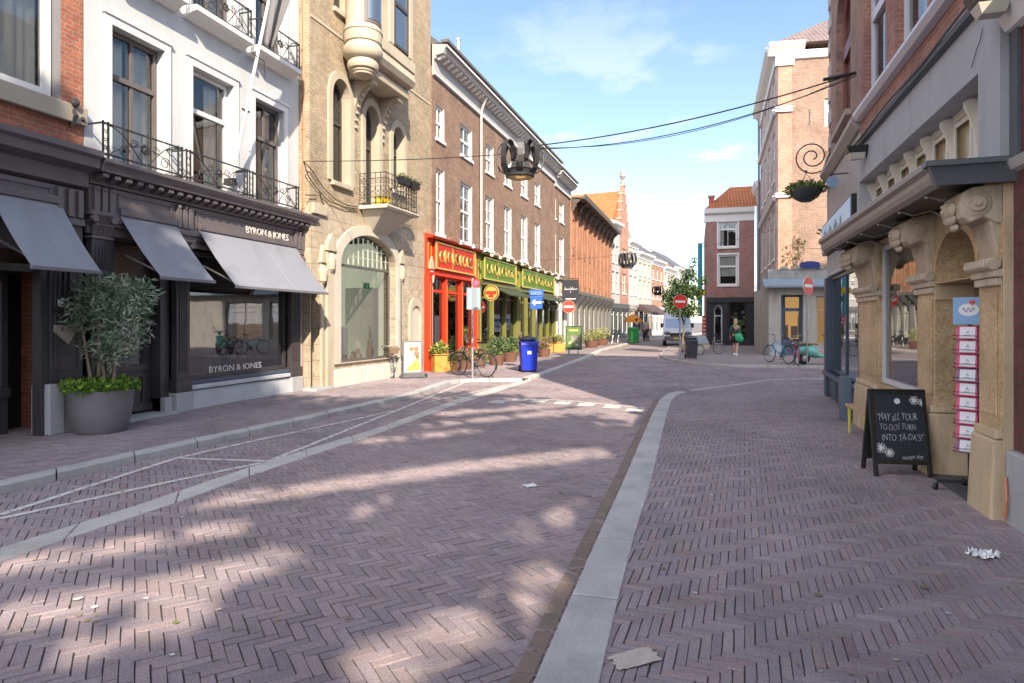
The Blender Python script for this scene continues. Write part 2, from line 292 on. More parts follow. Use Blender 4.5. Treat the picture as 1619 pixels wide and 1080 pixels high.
# ------------------------------------------------------------ ground, road, pavements, kerbs
PZ = .08                                                            # height of the raised pavements
def xy(*pts): return [tuple(gp(a, b).xy) for a, b in pts]
def ext(p, q, d): v = (Vector(p)-Vector(q)).normalized(); return tuple(Vector(p)+v*d)
def inside(P, poly):
    x, y = P[:, 0], P[:, 1]; r = np.zeros(len(P), bool); n = len(poly)
    for i in range(n):
        x0, y0 = poly[i]; x1, y1 = poly[(i+1) % n]
        if y0 == y1: continue
        r ^= ((y0 > y) != (y1 > y)) & (x < (x1-x0)*(y-y0)/(y1-y0)+x0)
    return r
def paving(name, poly, ang, cols, z=0.0, lim=(-30, 30), W=.053, k=4, gap=.004, mat=None, rough=1.0):
    """every brick of a herringbone pavement as its own chamfered block, all in one surface mesh"""
    P = np.array(poly); ca, sa = math.cos(ang), math.sin(ang); Rm = np.array([[ca, -sa], [sa, ca]])
    Q = P @ Rm; lo = np.floor(Q.min(0)/W)-4; hi = np.ceil(Q.max(0)/W)+4
    ys = np.arange(lo[1], hi[1]); xs = np.arange(lo[0], hi[0]); B = []
    m = np.arange(math.floor((lo[0]-hi[1])/(2*k))-1, math.ceil((hi[0]-lo[1])/(2*k))+2)
    Y, M = np.meshgrid(ys, m); X = Y+2*k*M; h = np.stack([X.ravel()+k/2, Y.ravel()+.5, np.zeros(X.size)], 1)
    X, M = np.meshgrid(xs, m); Y = X-(2*k-1)-2*k*M; v = np.stack([X.ravel()+.5, Y.ravel()+k/2, np.ones(X.size)], 1)
    B = np.concatenate([h, v]); c = B[:, :2]*W; wc = c @ Rm.T
    a = B[:, 2]; e = np.stack([np.where(a == 0, k*W/2, W/2), np.where(a == 0, W/2, k*W/2)], 1)
    ok = inside(wc, poly)                                            # bricks at an edge run under its stones
    for sx, sy in ((1, 1), (-1, 1), (1, -1), (-1, -1)): ok |= inside((c+e*np.array([sx, sy])*.9) @ Rm.T, poly)
    ok &= (wc[:, 1] > lim[0]) & (wc[:, 1] < lim[1]); c = c[ok]; e = e[ok]-gap/2; n = len(c); wc = wc[ok]
    g = RNG; jit = g.normal(0, .0011*rough, (n, 2)); c = c+jit; dz = g.normal(0, .0013*rough, n); tx = g.normal(0, .0011*rough, n); ty = g.normal(0, .0011*rough, n)
    V = np.zeros((n, 8, 3)); sg = np.array([[-1, -1], [1, -1], [1, 1], [-1, 1]])
    rag = g.normal(0, .0009, (n, 4, 2))
    for i, (ins, zo) in enumerate(((0, -.009), (.0021, -.0))):
        pts = c[:, None, :]+sg[None]*(e[:, None, :]-ins)+rag; V[:, i*4:i*4+4, :2] = pts @ Rm.T
        V[:, i*4:i*4+4, 2] = z+zo+dz[:, None]+(tx[:, None]*sg[None, :, 0]+ty[:, None]*sg[None, :, 1])
    fc = np.array([[4, 5, 6, 7], [0, 1, 5, 4], [1, 2, 6, 5], [2, 3, 7, 6], [3, 0, 4, 7]])
    F = (np.arange(n)[:, None, None]*8+fc[None]).reshape(-1)
    me = bpy.data.meshes.new(name); me.vertices.add(n*8); me.vertices.foreach_set('co', V.reshape(-1)); nf = n*5
    me.loops.add(nf*4); me.loops.foreach_set('vertex_index', F.astype(np.int32)); me.polygons.add(nf)
    me.polygons.foreach_set('loop_start', np.arange(nf, dtype=np.int32)*4); me.polygons.foreach_set('loop_total', np.full(nf, 4, np.int32)); me.update(calc_edges=True)
    pal = np.array(cols); cc = pal[g.integers(0, len(pal), n)]*(1+g.normal(0, .06, (n, 1)))
    cc = np.clip(cc, .01, 1); A = np.ones((n, 20, 4)); A[:, :, :3] = cc[:, None, :]
    at = me.color_attributes.new('tint', 'FLOAT_COLOR', 'CORNER'); at.data.foreach_set('color', A.reshape(-1))
    me.shade_flat(); me.materials.append(mat); o = bpy.data.objects.new(name, me); COL.objects.link(o); return tag(o, kind='structure')
def sheet(name, poly, z, mat, kind='structure'):
    b = MB(); t = tessellate_polygon([[Vector((p[0], p[1], 0)) for p in poly]]); b.add([(p[0], p[1], z) for p in poly], [tuple(q) for q in t])
    o = b.build(name, mat, recalc=False); me = o.data
    bm = bmesh.new(); bm.from_mesh(me)
    for f in bm.faces:
        f.normal_update()
        if f.normal.z < 0: f.normal_flip()
    bm.to_mesh(me); bm.free(); return tag(o, kind=kind)

# lines of the street, read on the ground
kerbL = xy((0, 782), (200, 734.6), (352, 699), (476, 671.6), (600, 642), (652, 630), (700, 612.5), (716, 607), (741, 604.3), (826, 603.5))
kerbL = [ext(kerbL[0], kerbL[1], 24)]+kerbL
kerbL2 = xy((839, 602), (881, 587), (900, 579.5), (928, 568), (954, 554.5), (1004, 542))+[(-3.3, 58), (-1.2, 75), (2.4, 96)]
bandLu = xy((0, 867), (217, 799), (412, 733), (600, 676), (715, 634), (793, 610), (833, 600))
bandLl = xy((0, 888), (274, 797), (420, 744), (600, 685), (715, 642), (793, 617), (840, 602.5))
bandLu = [ext(bandLu[0], bandLu[1], 20)]+bandLu; bandLl = [ext(bandLl[0], bandLl[1], 20)]+bandLl
bandRl = xy((843, 1080), (900, 951), (945, 850), (986, 760), (1030, 657), (1043, 632), (1056, 622), (1071, 618.8))
bandRr = xy((948, 1080), (975, 960), (1002, 853), (1030, 760), (1054, 657), (1061, 634), (1069, 626), (1087, 619.5))
bandRl = [ext(bandRl[0], bandRl[1], 16)]+bandRl; bandRr = [ext(bandRr[0], bandRr[1], 16)]+bandRr
thinR = xy((1092, 618), (1140, 612), (1185, 606), (1222, 600.3), (1305, 599.5)); thinR.append((12, thinR[-1][1]+.8))
far_kerb = xy((1058, 549), (1043, 563), (1053, 569.5), (1100, 577.6), (1154, 580.5), (1307, 582.5)); far_kerb = [(1.6, 62), (.6, 46)]+far_kerb+[(26, 20.2)]

brk = [(0.2939, 0.2399, 0.2512), (0.2749, 0.2287, 0.2463), (0.3081, 0.251, 0.2561), (0.2607, 0.2195, 0.2384), (0.2862, 0.2325, 0.2463), (0.3014, 0.2381, 0.2404)]
brk2 = [(0.2844, 0.2436, 0.26), (0.2702, 0.2343, 0.2531), (0.2986, 0.2529, 0.262), (0.2578, 0.2231, 0.2453), (0.29, 0.2362, 0.2483), (0.3014, 0.2307, 0.2344)]
pave = attrmat('paving_brick', rough=.72, bump=.45, fine=75, mott=.32, spec=.35, stain=.55)
joint = pmat('joint_sand', (.075, .066, .060), .95, .5, 2.2, .6, fine=60, dirt=((.075, .085, .035), .6))
farpave = pmat('far_paving', (.25, .205, .20), .8, .22, 1.2, .4, fine=22)
sheet('ground', [(-400, -300), (400, -300), (400, 900), (-400, 900)], -.10, pmat('far_ground', (.16, .14, .13), .9, .3, .05, 0))
road_poly = bandLl+kerbL2[1:]+[(3.2, 96)]+far_kerb+[(26, 14)]+list(reversed(thinR))+list(reversed(bandRl))
sheet('road_bed', road_poly, -.007, joint)
paving('road', road_poly, R(-43), brk, 0, (-4, 33), W=.065, k=3, mat=pave)
sheet('road_beyond', [p for p in [(-6.2, 33), (-5.8, 40), (-4.2, 58), (-1.2, 75), (2.4, 96), (6, 120), (10, 120), (3.2, 96), (1.4, 60), (.6, 46), (-1.0, 38.2), (-1.7, 34.9), (-1.6, 33)]], -.004, farpave)
bay_poly = kerbL[:-1]+[kerbL[-1]]+list(reversed(bandLu))
sheet('bay_bed', bay_poly, -.0075, joint); paving('parking_bay', bay_poly, R(-43), brk2, 0, (-3, 18), W=.065, k=3, mat=pave)
right_poly = bandRr+thinR+[(12, 4), (12, -20), (bandRr[0][0], -20)]
sheet('pavement_bed', right_poly, -.0078, joint); paving('pavement_right', right_poly, R(-4), brk2, 0, (-3, 24), gap=.0033, mat=pave)
left_poly = [(p[0]-.24, p[1]) for p in kerbL[:-2]]+[(kerbL[-2][0]-.1, kerbL[-2][1]+.26), (kerbL[-1][0]-.1, kerbL[-1][1]+.26)]+[(p[0]-.24, p[1]) for p in kerbL2]+[(-12, 96), (-12, -24)]
sheet('pavement_left_bed', left_poly, PZ-.0072, joint); paving('pavement_left', left_poly, R(0), brk2, PZ, (1.5, 24), mat=pave)
kb = [(p[0]-.22, p[1]) for p in kerbL2]; kb = [Vector(kb[i]).lerp(Vector(kb[i+1]), (24-kb[i][1])/(kb[i+1][1]-kb[i][1])) for i in range(len(kb)-1) if kb[i][1] <= 24 < kb[i+1][1]]+[Vector(p) for p in kb if p[1] > 24]
sheet('pavement_left_beyond', [(-12, 24)]+[tuple(p) for p in kb]+[(-12, 96)], PZ-.004, farpave)
corner_poly = [(p[0]+.03, p[1]+.2) for p in far_kerb]+[(26, 70)]
sheet('pavement_corner', corner_poly, PZ-.004, farpave)
granite = pmat('granite', (.43, .425, .42), .75, .30, 1.6, .4, fine=85, dirt=((.22, .20, .19), .6))
granite2 = pmat('pale_granite', (.48, .46, .43), .75, .28, 1.1, .4, fine=80, dirt=((.24, .22, .2), .65))
def stones(name, A, B, z0, z1, L, mat, gap=.014):
    """a course of stones between two edge lines A and B, cut every L metres"""
    def resample(P):
        d = [0]
        for i in range(1, len(P)): d.append(d[-1]+(Vector(P[i])-Vector(P[i-1])).length)
        return P, d
    def at(Pd, t):
        P, d = Pd; t = t*d[-1]
        for i in range(1, len(P)):
            if t <= d[i] or i == len(P)-1: return Vector(P[i-1]).lerp(Vector(P[i]), (t-d[i-1])/(d[i]-d[i-1]))
    a, b = resample(A), resample(B); n = max(1, int(a[1][-1]/L)); m = MB()
    for i in range(n):
        e = gap/2/a[1][-1]; pa = [at(a, i/n+e), at(a, (i+.5)/n), at(a, (i+1)/n-e)]; pb = [at(b, i/n+e), at(b, (i+.5)/n), at(b, (i+1)/n-e)]
        h = random.uniform(-.002, .003); lo = [(*p, z0) for p in pa+pb[::-1]]; hi = [(*p, z1+h) for p in pa+pb[::-1]]; m.hull(lo, hi)
    return tag(m.build(name, mat, bevel=.008), kind='structure')
def off(P, dx, dy=0): return [(p[0]+dx, p[1]+dy) for p in P]
ki = [(p[0]-.24, p[1]) for p in kerbL[:-2]]+[(kerbL[-2][0]-.1, kerbL[-2][1]+.24), (kerbL[-1][0]-.1, kerbL[-1][1]+.24)]
stones('kerb_left', kerbL, ki, -.05, PZ+.004, .9, granite)
stones('kerb_left_beyond', kerbL2, off(kerbL2, -.24), -.05, PZ+.004, 1.0, granite2)
stones('kerb_corner', far_kerb, [(p[0]+.03, p[1]+.22) for p in far_kerb], -.05, PZ+.004, 1.0, granite2)
stones('granite_band_left', bandLl, bandLu, -.06, .004, 1.0, granite2)
stones('granite_band_right', bandRl, bandRr, -.06, .005, 1.05, granite)
stones('granite_line_right', thinR, off(thinR, 0, .2), -.06, .004, 1.0, granite2)
gut = [(p[0]-.11, p[1]) for p in bandRl[:-2]]; stones('gutter', gut, [(p[0]-.008, p[1]) for p in bandRl[:-2]], -.06, .0045, .21, pmat('gutter_brick', (.20, .15, .125), .85, .3, 3, .5, dirt=((.09, .085, .07), .6)))
# worn paint lines
def paintmat():
    m, n, l, b = _nt('worn_paint'); v = _obj(n, l); f = _noise(n, l, v, 9, 6, .7); b.inputs['Base Color'].default_value = (.62, .60, .57, 1); b.inputs['Roughness'].default_value = .8
    r = n.new('ShaderNodeMapRange'); r.inputs['From Min'].default_value = .36; r.inputs['From Max'].default_value = .5; r.inputs['To Min'].default_value = .2; r.inputs['To Max'].default_value = .95
    l.new(f, r.inputs['Value']); l.new(r.outputs[0], b.inputs['Alpha']); return m
PAINT = paintmat()
def line(P, w, m=None):
    m = m or MB(); P = [Vector(p) for p in P]
    for a, b in zip(P, P[1:]):
        d = (b-a).normalized(); nn = Vector((-d.y, d.x))*w/2; m.add([(*(a-nn), .006), (*(b-nn), .006), (*(b+nn), .006), (*(a+nn), .006)], [(0, 1, 2, 3)])
    return m
mk = MB()
for P in ([(0, 815), (170, 760), (279, 725), (422, 693), (560, 664), (620, 650)], [(0, 821), (280, 760), (425, 730), (600, 660), (625, 650.5), (734, 605.5)], [(281, 725.3), (421, 729.5)], [(663, 639), (801, 609)]): line(xy(*P), .075, mk)
tag(mk.build('bay_marking', PAINT, recalc=False), kind='structure')
mk = MB(); line(xy((772, 635), (850, 631.5), (900, 634), (1022, 646)), .09, mk)
for q in ((790, 635.5), (822, 633), (853, 634.5), (890, 637.5), (927, 640), (968, 643.5), (1004, 649)):
    p = gp(*q); mk.add([(p.x-.16, p.y-.25, .0075), (p.x+.16, p.y-.25, .0075), (p.x+.16, p.y+.22, .0075), (p.x-.16, p.y+.22, .0075)], [(0, 1, 2, 3)])
tag(mk.build('road_table_marking', PAINT, recalc=False), kind='structure')
# litter on the ground
def litter(name, px, py, label, col, w, h, crumple, seed, cat='litter'):
    g = np.random.default_rng(seed); c = gp(px, py); n = 11; m = MB(); vs = []
    for j in range(n):
        for i in range(n):
            u, v = i/(n-1)-.5, j/(n-1)-.5; k_ = .25 if seed == 2 else 1; e = 1+k_*.16*math.sin(u*23+seed)*(abs(v) > .42)+k_*.14*math.sin(v*19+seed)*(abs(u) > .42)+(.22*u*v if seed == 2 else 0)
            vs.append((u*w*e+g.normal(0, w*.02), v*h*e+g.normal(0, h*.02), abs(g.normal(0, crumple))+.008))
    m.add(vs, [(j*n+i, j*n+i+1, (j+1)*n+i+1, (j+1)*n+i) for j in range(n-1) for i in range(n-1)])
    o = m.build(name, pmat('litter_'+str(seed), col, .8, .12, 9, .2), recalc=False, loc=c); o.rotation_euler.z = R(20+seed*9)
    s = o.modifiers.new('thick', 'SOLIDIFY'); s.thickness = .002; return tag(o, label, cat)
litter('tissue', 1555, 880, 'crumpled white tissue lying on the brick pavement by the stone shop pillar', (.75, .77, .78), .17, .13, .022, 1)
litter('cardboard_scrap', 1003, 1043, 'torn flat beige cardboard scrap on the pavement beside the granite band', (.50, .45, .40), .24, .13, .002, 2)
litter('paper_scrap', 838, 769, 'small white paper scrap lying alone on the dark brick road', (.72, .72, .72), .13, .10, .006, 3)

m = MB(); q0 = gp(644, 629.5); q1 = gp(656, 626.5)
d_ = (q1-q0).normalized(); nn = Vector((-d_.y, d_.x, 0)); m.hull([q0-nn*-.02+Vector((0, 0, .012)), q1+nn*.02+Vector((0, 0, .012)), q1-nn*.012+Vector((0, 0, .012)), q0-nn*.012+Vector((0, 0, .012))], [q0+nn*.02+Vector((0, 0, .075)), q1+nn*.02+Vector((0, 0, .075)), q1-nn*.012+Vector((0, 0, .075)), q0-nn*.012+Vector((0, 0, .075))])
tag(m.build('drain_inlet', pmat('drain_iron', (.02, .018, .016), .7, .3, 8, .2)), 'dark iron drain inlet set in the face of the left kerb', 'drain')
m = MB(); rg = np.random.default_rng(77)
for k in range(420):
    x, y = rg.uniform(-7.8, 2.3), 1.5+11*rg.random()**1.4; a = rg.random()*6.28; s_ = rg.uniform(.006, .02) if k % 6 else rg.uniform(.02, .035); z = (PZ if x < -6.2-.1*(y-6) and False else 0)+.006
    c = [(.55, .54, .52), (.30, .22, .12), (.20, .17, .10), (.45, .38, .28), (.16, .20, .07)][k % 5]; pts = [(x+s_*rg.uniform(.6, 1.2)*math.cos(a+t), y+s_*rg.uniform(.5, 1.1)*math.sin(a+t), z+rg.uniform(0, .004)) for t in (0, 1.3, 2.5, 3.8, 5)]; m.add(pts, [(0, 1, 2, 3, 4)], 0, c)
tag(m.build('ground_debris', attrmat('debris', .8, 0), recalc=False), kind='stuff')
# ------------------------------------------------------------ shared materials
WHITE = pmat('white_render', (.52, .545, .56), .8, .07, 1.0, .3, dirt=((.36, .375, .37), .5)); WHITEP = pmat('white_paint', (.70, .69, .675), .5, .05, 2, .05)
BLACKW = pmat('black_woodwork', (.048, .042, .048), .38, .25, 3, .08); BLACKW2 = pmat('dark_fascia', (.125, .108, .115), .42, .2, 3, .08)
IRON = pmat('wrought_iron', (.035, .033, .036), .5, .3, 8, .15); DARK = pmat('room_shade', (.012, .012, .013), .9, .3, 1, 0)  # the near-black colour stands for shade inside unlit rooms
DGREY = pmat('grey_paint', (.16, .16, .175), .55, .12, 2, .05); AWN = pmat('awning_canvas', (.225, .235, .275), .85, .08, 1.2, .25, fine=160, dirt=((.15, .15, .165), .5))
BLUESTONE = pmat('blue_stone', (.38, .39, .41), .7, .14, 2, .3, dirt=((.2, .2, .2), .5)); SAND = pmat('sandstone_sill', (.36, .31, .25), .8, .15, 2, .3)
GLASS = glassmat('window_glass', (.9, .93, .93), refl=.05); SHOPG = glassmat('shop_glass', (.55, .58, .58), refl=.2); CLEARG = glassmat('clear_shop_glass', (.97, .98, .97), refl=.0); FARG = glassmat('far_glass', refl=.22, dark=(.05, .06, .07))
CURT = pmat('white_curtain', (.70, .69, .66), .9, .06, 3, 0); CURT2 = pmat('grey_curtain', (.36, .35, .33), .9, .1, 3, 0)
GOLD = pmat('gold_letter', (.62, .44, .14), .35, .1, 6, 0, metal=.6); CHROME = pmat('bright_metal', (.55, .55, .55), .3, .1, 6, 0, metal=.9)
BLACK = pmat('black_plastic', (.02, .02, .022), .4, .2, 5, .05); LEADW = pmat('leaded_window', (.06, .055, .05), .5, .2, 4, .1)
LETTER = pmat('silver_letter', (.62, .58, .54), .45, .08, 5, 0)

def railing(F, x0, x1, z0, z1, d, label=None, name='balcony_railing', parent=None, side=True):
    m = MB(); w = x1-x0; h = z1-z0; y = -d; T = .011
    for z in (z0+.03, z1): m.box(x0, x1, y-.012, y+.012, z-.012, z+.012)
    n = max(4, round(w/.13))
    for i in range(n+1):
        x = x0+w*i/n
        if .16 < x-x0 < w-.16 and i % 2: m.tube([(x, y, z0), (x, y, z1)], .006, 5)
    for e, s in ((x0, 1), (x1, -1)):
        for q in (0, .085): m.box(e+s*q-.011, e+s*q+.011, y-.011, y+.011, z0-.03, z1+.03)
        for k in range(4):
            zc = z0+h*(k+.5)/4; m.tube([(e+s*.042+.034*math.cos(a), y, zc+h*.11*math.sin(a)) for a in np.linspace(0, 2*PI, 10)[:-1]], .006, 5, True)
        m.tube([(e+s*(.1+w*.38*t), y, z1-.02-(h-.08)*(1-math.cos(t*PI/2))) for t in np.linspace(0, 1, 9)], .009, 5)
        m.tube([(e+s*(.1+w*.36*t), y, z0+.04+(h*.5)*math.sin(t*PI*.5)) for t in np.linspace(0, 1, 9)], .007, 5)
        for cx_, cz_, r in ((.24, .3, .1), (.36, .62, .075)):
            m.tube([(e+s*(w*cx_)+r*math.cos(a)*(1-a/14), y, z0+h*cz_+r*math.sin(a)*(1-a/14)) for a in np.linspace(0, 9, 20)], .007, 5)
    c = x0+w/2
    for k in range(7): a = 2*PI*k/7; m.ball((c+.07*math.cos(a), y, z0+h*.55+.06*math.sin(a)), (.035, .012, .03), 6)
    m.ball((c, y-.01, z0+h*.55), (.03, .02, .03), 6)
    if side:
        for e in (x0, x1):
            for z in (z0+.03, z1): m.box(e-.011, e+.011, y, 0, z-.011, z+.011)
    return m.build(name, IRON, parent or F.root)
def awning(F, x0, x1, zt, zb, d0, d1, label, group):
    t = thing('awning', label, 'awning', F.w((x0+x1)/2, -d0, zt), F.root.rotation_euler.z, group); w = (x1-x0)/2; dz = zb-zt; dy = -(d1-d0)
    n = 10; m = MB(); vs = []
    for k in range(9):
        v = k/8
        for i in range(n+1): vs.append((-w+2*w*i/n, dy*v, dz*v-.035*math.sin(v*PI)-.012*math.sin(v*PI)*math.cos(i*2*PI/5)+.004*math.sin(i*1.7)*v))
    m.add(vs, [(k*(n+1)+i, k*(n+1)+i+1, (k+1)*(n+1)+i+1, (k+1)*(n+1)+i) for k in range(8) for i in range(n)])
    c = m.build('canvas', AWN, t, recalc=False); s = c.modifiers.new('thick', 'SOLIDIFY'); s.thickness = .008
    for q in range(1, max(2, round(w*2/.6))):
        x = -w+2*w*q/max(2, round(w*2/.6)); b = MB(); b.tube([(x, dy*v, dz*v-.035*math.sin(v*PI)+.006) for v in np.linspace(.01, .99, 9)], .005, 4); b.build('seam', AWN, c)
    b = MB(); b.box(-w-.01, w+.01, dy-.02, dy+.025, dz-.03, dz+.02); b.build('front_rail', DGREY, t, bevel=.006)
    b = MB(); b.box(-w, w, -.06, .09, -.02, .09); b.build('cassette', BLACKW2, t, bevel=.01)
    for s_ in (-1, 1):
        a = MB(); x = s_*(w-.12); a.tube([(x, 0, dz*.62), (x-s_*.1, dy*.55, dz*.85), (x, dy, dz)], .018, 6); a.build('arm', CHROME, t)
    return t
def panel(m, x0, x1, z0, z1, y, t=.012, b=.03, mi=0):
    """raised moulding frame on a flat face"""
    for q in ((x0, x1, z0, z0+b), (x0, x1, z1-b, z1), (x0, x0+b, z0+b, z1-b), (x1-b, x1, z0+b, z1-b)): m.box(q[0], q[1], y-t, y, q[2], q[3], mi)
def cornice(F, x0, x1, prof, name, mat, mod=None, parent=None, endcap=.0):
    m = MB(); m.prism([(-d, z) for d, z in prof], x0, x1, 'x')
    if mod:
        pitch, w, d0, d1, z0, z1 = mod; n = int((x1-x0)/pitch)
        for i in range(n): x = x0+(x1-x0)*(i+.5)/n; m.prism([(-d0, z0), (-d0, z1), (-d1, z1), (-d1, z1-.05), (-(d0+.05), z0)], x-w/2, x+w/2, 'x')
    return m.build(name, mat, parent or F.root)
def pilaster(F, x0, x1, z0, zcap, ztop, d, m, cap=True, parent=None):
    b = MB(); c = (x0+x1)/2; b.box(x0, x1, -d, 0, z0, zcap); b.box(x0-.03, x1+.03, -d-.03, 0, z0, z0+.22)
    k = 4
    for i in range(k): x = x0+.05+(x1-x0-.1)*(i+.5)/k; b.box(x-.018, x+.018, -d-.015, -d, z0+.35, zcap-.1)
    o = b.build('pilaster', m, parent or F.root, bevel=.006)
    if cap:
        q = MB(); q.box(x0-.02, x1+.02, -d-.03, 0, zcap, zcap+.04); q.box(x0-.06, x1+.06, -d-.08, 0, ztop-.06, ztop)
        h = ztop-zcap
        for r_ in range(2):
            n = 4+r_
            for i in range(n):
                x = x0+(x1-x0)*(i+.5)/n; z = zcap+.05+r_*h*.38; q.prism([(-d, z), (-d-.03, z+h*.2), (-d-.085, z+h*.36), (-d-.05, z+h*.42), (-d, z+h*.3)], x-.035, x+.035, 'x')
        for s in (-1, 1): q.M = Matrix.Translation((c+s*(x1-x0)*.5, -d-.05, ztop-.11)) @ Matrix.Rotation(PI/2, 4, 'X'); q.lathe([(.0, -.03), (.055, -.03), (.06, 0), (.055, .03), (0, .03)], n=10)
        q.M = None; q.build('capital', BLACKW2, o)
    return o

# ------------------------------------------------------------ red brick corner house, far left
XA = -8.65
A = Fac('brick_house', 'red brick house with white sash window above a dark shopfront', (XA, 1.5), (XA, 7.17))
yA = lambda y: y-1.5
redbrick = brickmat('red_brick', (.42, .155, .085), (.33, .115, .07), (.36, .30, .26))
w = MB(); holes = [rect(yA(5.15), yA(6.83), 4.78, 8.6), rect(yA(2.4), yA(4.1), 4.78, 8.6), rect(yA(5.15), yA(6.83), 9.3, 11.2)]
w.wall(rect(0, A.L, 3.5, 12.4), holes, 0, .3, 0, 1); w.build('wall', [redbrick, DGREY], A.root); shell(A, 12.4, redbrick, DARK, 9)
for (a, b, c, d) in ((5.15, 6.83, 4.78, 8.6), (2.4, 4.1, 4.78, 8.6), (5.15, 6.83, 9.3, 11.2)):
    window(A, yA(a)+.02, yA(b)-.02, c+.02, d, WHITEP, GLASS, .16, .13, 2 if d > 9 else 1, (), trans=.42, curtain=(CURT, [(.03, .45, .02, .97), (.5, .97, .02, .97)]))
b = MB(); b.box(0, A.L, -.10, 0, 4.5, 4.76); b.build('stone_ledge', SAND, A.root, bevel=.015)
q = MB(); q.tube([(yA(6.95), -.05, 4.45), (yA(6.95), -.14, 4.6), (yA(6.95), -.05, 4.72)], .03, 6); q.ball((yA(6.95), -.12, 4.78), (.06, .06, .07), 8); q.ball((yA(7.08), -.09, 4.58), (.04, .05, .04), 8); q.build('iron_bracket', IRON, A.root)
# its dark shopfront
ca = A.p(165, 240, .42); zc = ca[1]
cornice(A, 0, ca[0], [(0, zc-.55), (.12, zc-.5), (.14, zc-.3), (.34, zc-.24), (.36, zc-.12), (.42, zc-.08), (.42, zc), (0, zc+.1)], 'cornice', BLACKW2)
m = MB(); m.box(0, yA(7.1), -.1, 0, zc-.98, zc-.56); panel(m, yA(2.5), yA(6.62), zc-.93, zc-.6, -.1, .02, .035)
for x in (6.68, 6.83, 6.98): m.box(yA(x), yA(x)+.075, -.16, -.1, zc-.97, zc-.58)
m.box(0, yA(7.1), -.13, 0, zc-1.08, zc-.985); m.box(0, yA(7.1), -.04, 0, zc-1.5, zc-1.085); m.build('fascia', BLACKW2, A.root, bevel=.006)
m = MB(); m.box(yA(6.5), yA(6.62), -.05, .1, PZ, 3.0); m.box(yA(6.62), yA(7.10), -.08, .2, .78, 3.2); panel(m, yA(6.68), yA(7.04), .95, 1.75, -.08, .015, .03); panel(m, yA(6.68), yA(7.04), 1.85, 2.9, -.08, .015, .03)
for x in (.72, .80, .88): m.box(yA(6)+x, yA(6)+x+.03, -.11, -.08, 1.95, 2.8)
m.build('pier', BLACKW, A.root, bevel=.005)
m = MB(); m.box(yA(6.56), yA(6.78), -.14, .2, PZ, .78); m.box(yA(6.80), yA(7.1), -.12, .2, PZ, .78); m.build('stone_plinth', BLUESTONE, A.root, bevel=.012)
m = MB(); m.box(yA(6.72), yA(6.84), -.1, -.081, 1.86, 1.98); m.build('number_plate', WHITEP, A.root)
m = MB(); m.prism([(yA(6.66), 1.60), (yA(7.0), 1.60), (yA(7.0), 1.53), (yA(6.86), 1.33), (yA(6.66), 1.50)], -.11, -.082); m.build('sign_plate', pmat('old_sign', (.30, .27, .23), .6, .3, 9, .1), A.root)
m = MB(); m.wall(rect(yA(2.0), yA(6.5), PZ, 2.3), [rect(yA(5.75), yA(6.42), .75, 2.2), rect(yA(4.95), yA(5.65), .75, 2.2), rect(yA(2.2), yA(4.7), .75, 2.2)], .55, .62); m.box(yA(2.0), yA(6.5), .5, .56, .60, .72)
m.box(yA(2), yA(6.5), .02, .62, 2.32, 2.42); m.build('shop_door', BLACKW, A.root)
m = MB(); m.box(yA(2.0), yA(6.5), .585, .592, .74, 2.21); m.build('pane', SHOPG, A.root)
m = MB(); m.box(0, yA(6.5), .2, .28, 2.42, 3.4); m.build('transom_panel', pmat('brown_soffit', (.10, .06, .035), .6, .2, 3, .1), A.root)
awning(A, yA(5.8), yA(6.74), 3.30, 2.32, .1, .84, 'grey awning over the dark doorway of the brick house', 'grey canvas awnings')
awning(A, yA(2.6), yA(5.3), 3.30, 2.32, .1, .84, 'wide grey awning on the near end of the brick house', 'grey canvas awnings')

# ------------------------------------------------------------ white rendered house
B = Fac('white_house', 'white rendered house with three tall balcony windows above a black shopfront', (XA, 7.19), (XA, 12.43))
yB = lambda y: y-7.19
WN = [(7.63, 8.63), (9.26, 10.3), (10.93, 11.87)]
holes = [rect(yB(a), yB(b), 4.08, 6.22) for a, b in WN]+[rect(yB(a), yB(b), 7.22, 9.1) for a, b in WN]+[rect(yB(a), yB(b), 9.9, 11.2) for a, b in WN]
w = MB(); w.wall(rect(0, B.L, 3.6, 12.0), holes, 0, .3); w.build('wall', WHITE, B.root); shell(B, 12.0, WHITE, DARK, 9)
brownf = pmat('brown_frame', (.13, .11, .105), .45, .15, 4, .05)
for k, (z0, z1) in enumerate(((4.08, 6.22), (7.22, 9.1), (9.9, 11.2))):
    for i, (a, b) in enumerate(WN):
        a, b = yB(a), yB(b)
        o = window(B, a+.01, b-.01, z0, z1-.01, WHITEP if i == 1 and k == 0 else brownf, GLASS, .13, .07, 1 if i == 1 and k == 0 else 2, (), trans=.66, bar=.05,
                   curtain=(CURT, [(.05, .47, .02, .97), (.56, .96, .02, .97)] if i != 1 else [(.62, .97, .02, .97)]))
        c = MB(); t = .13; c.wall([(a-t, z0), (a-t, z1+t), (b+t, z1+t), (b+t, z0)], [[(a-.005, z0+.002), (a-.005, z1), (b+.005, z1), (b+.005, z0+.002)]], -.035, -.002)
        c.box(a-t-.03, b+t+.03, -.06, -.002, z1+t+.002, z1+t+.055); c.build('window_casing', WHITEP, o, bevel=.006)
for i, (a, b) in enumerate(WN):                                      # second-floor balcony slabs
    s = MB(); s.prism([(0, 6.98), (-.06, 6.98), (-.2, 7.06), (-.32, 7.08), (-.32, 7.17), (0, 7.2)], yB(a)-.22, yB(b)+.22, 'x'); o = s.build('balcony_slab', WHITEP, B.root)
    railing(B, yB(a)-.18, yB(b)+.18, 7.17, 7.72, .28, parent=o)
cl = B.p(148, 248, .42); cr = B.p(487, 335, .42); zc = (cl[1]+cr[1])/2
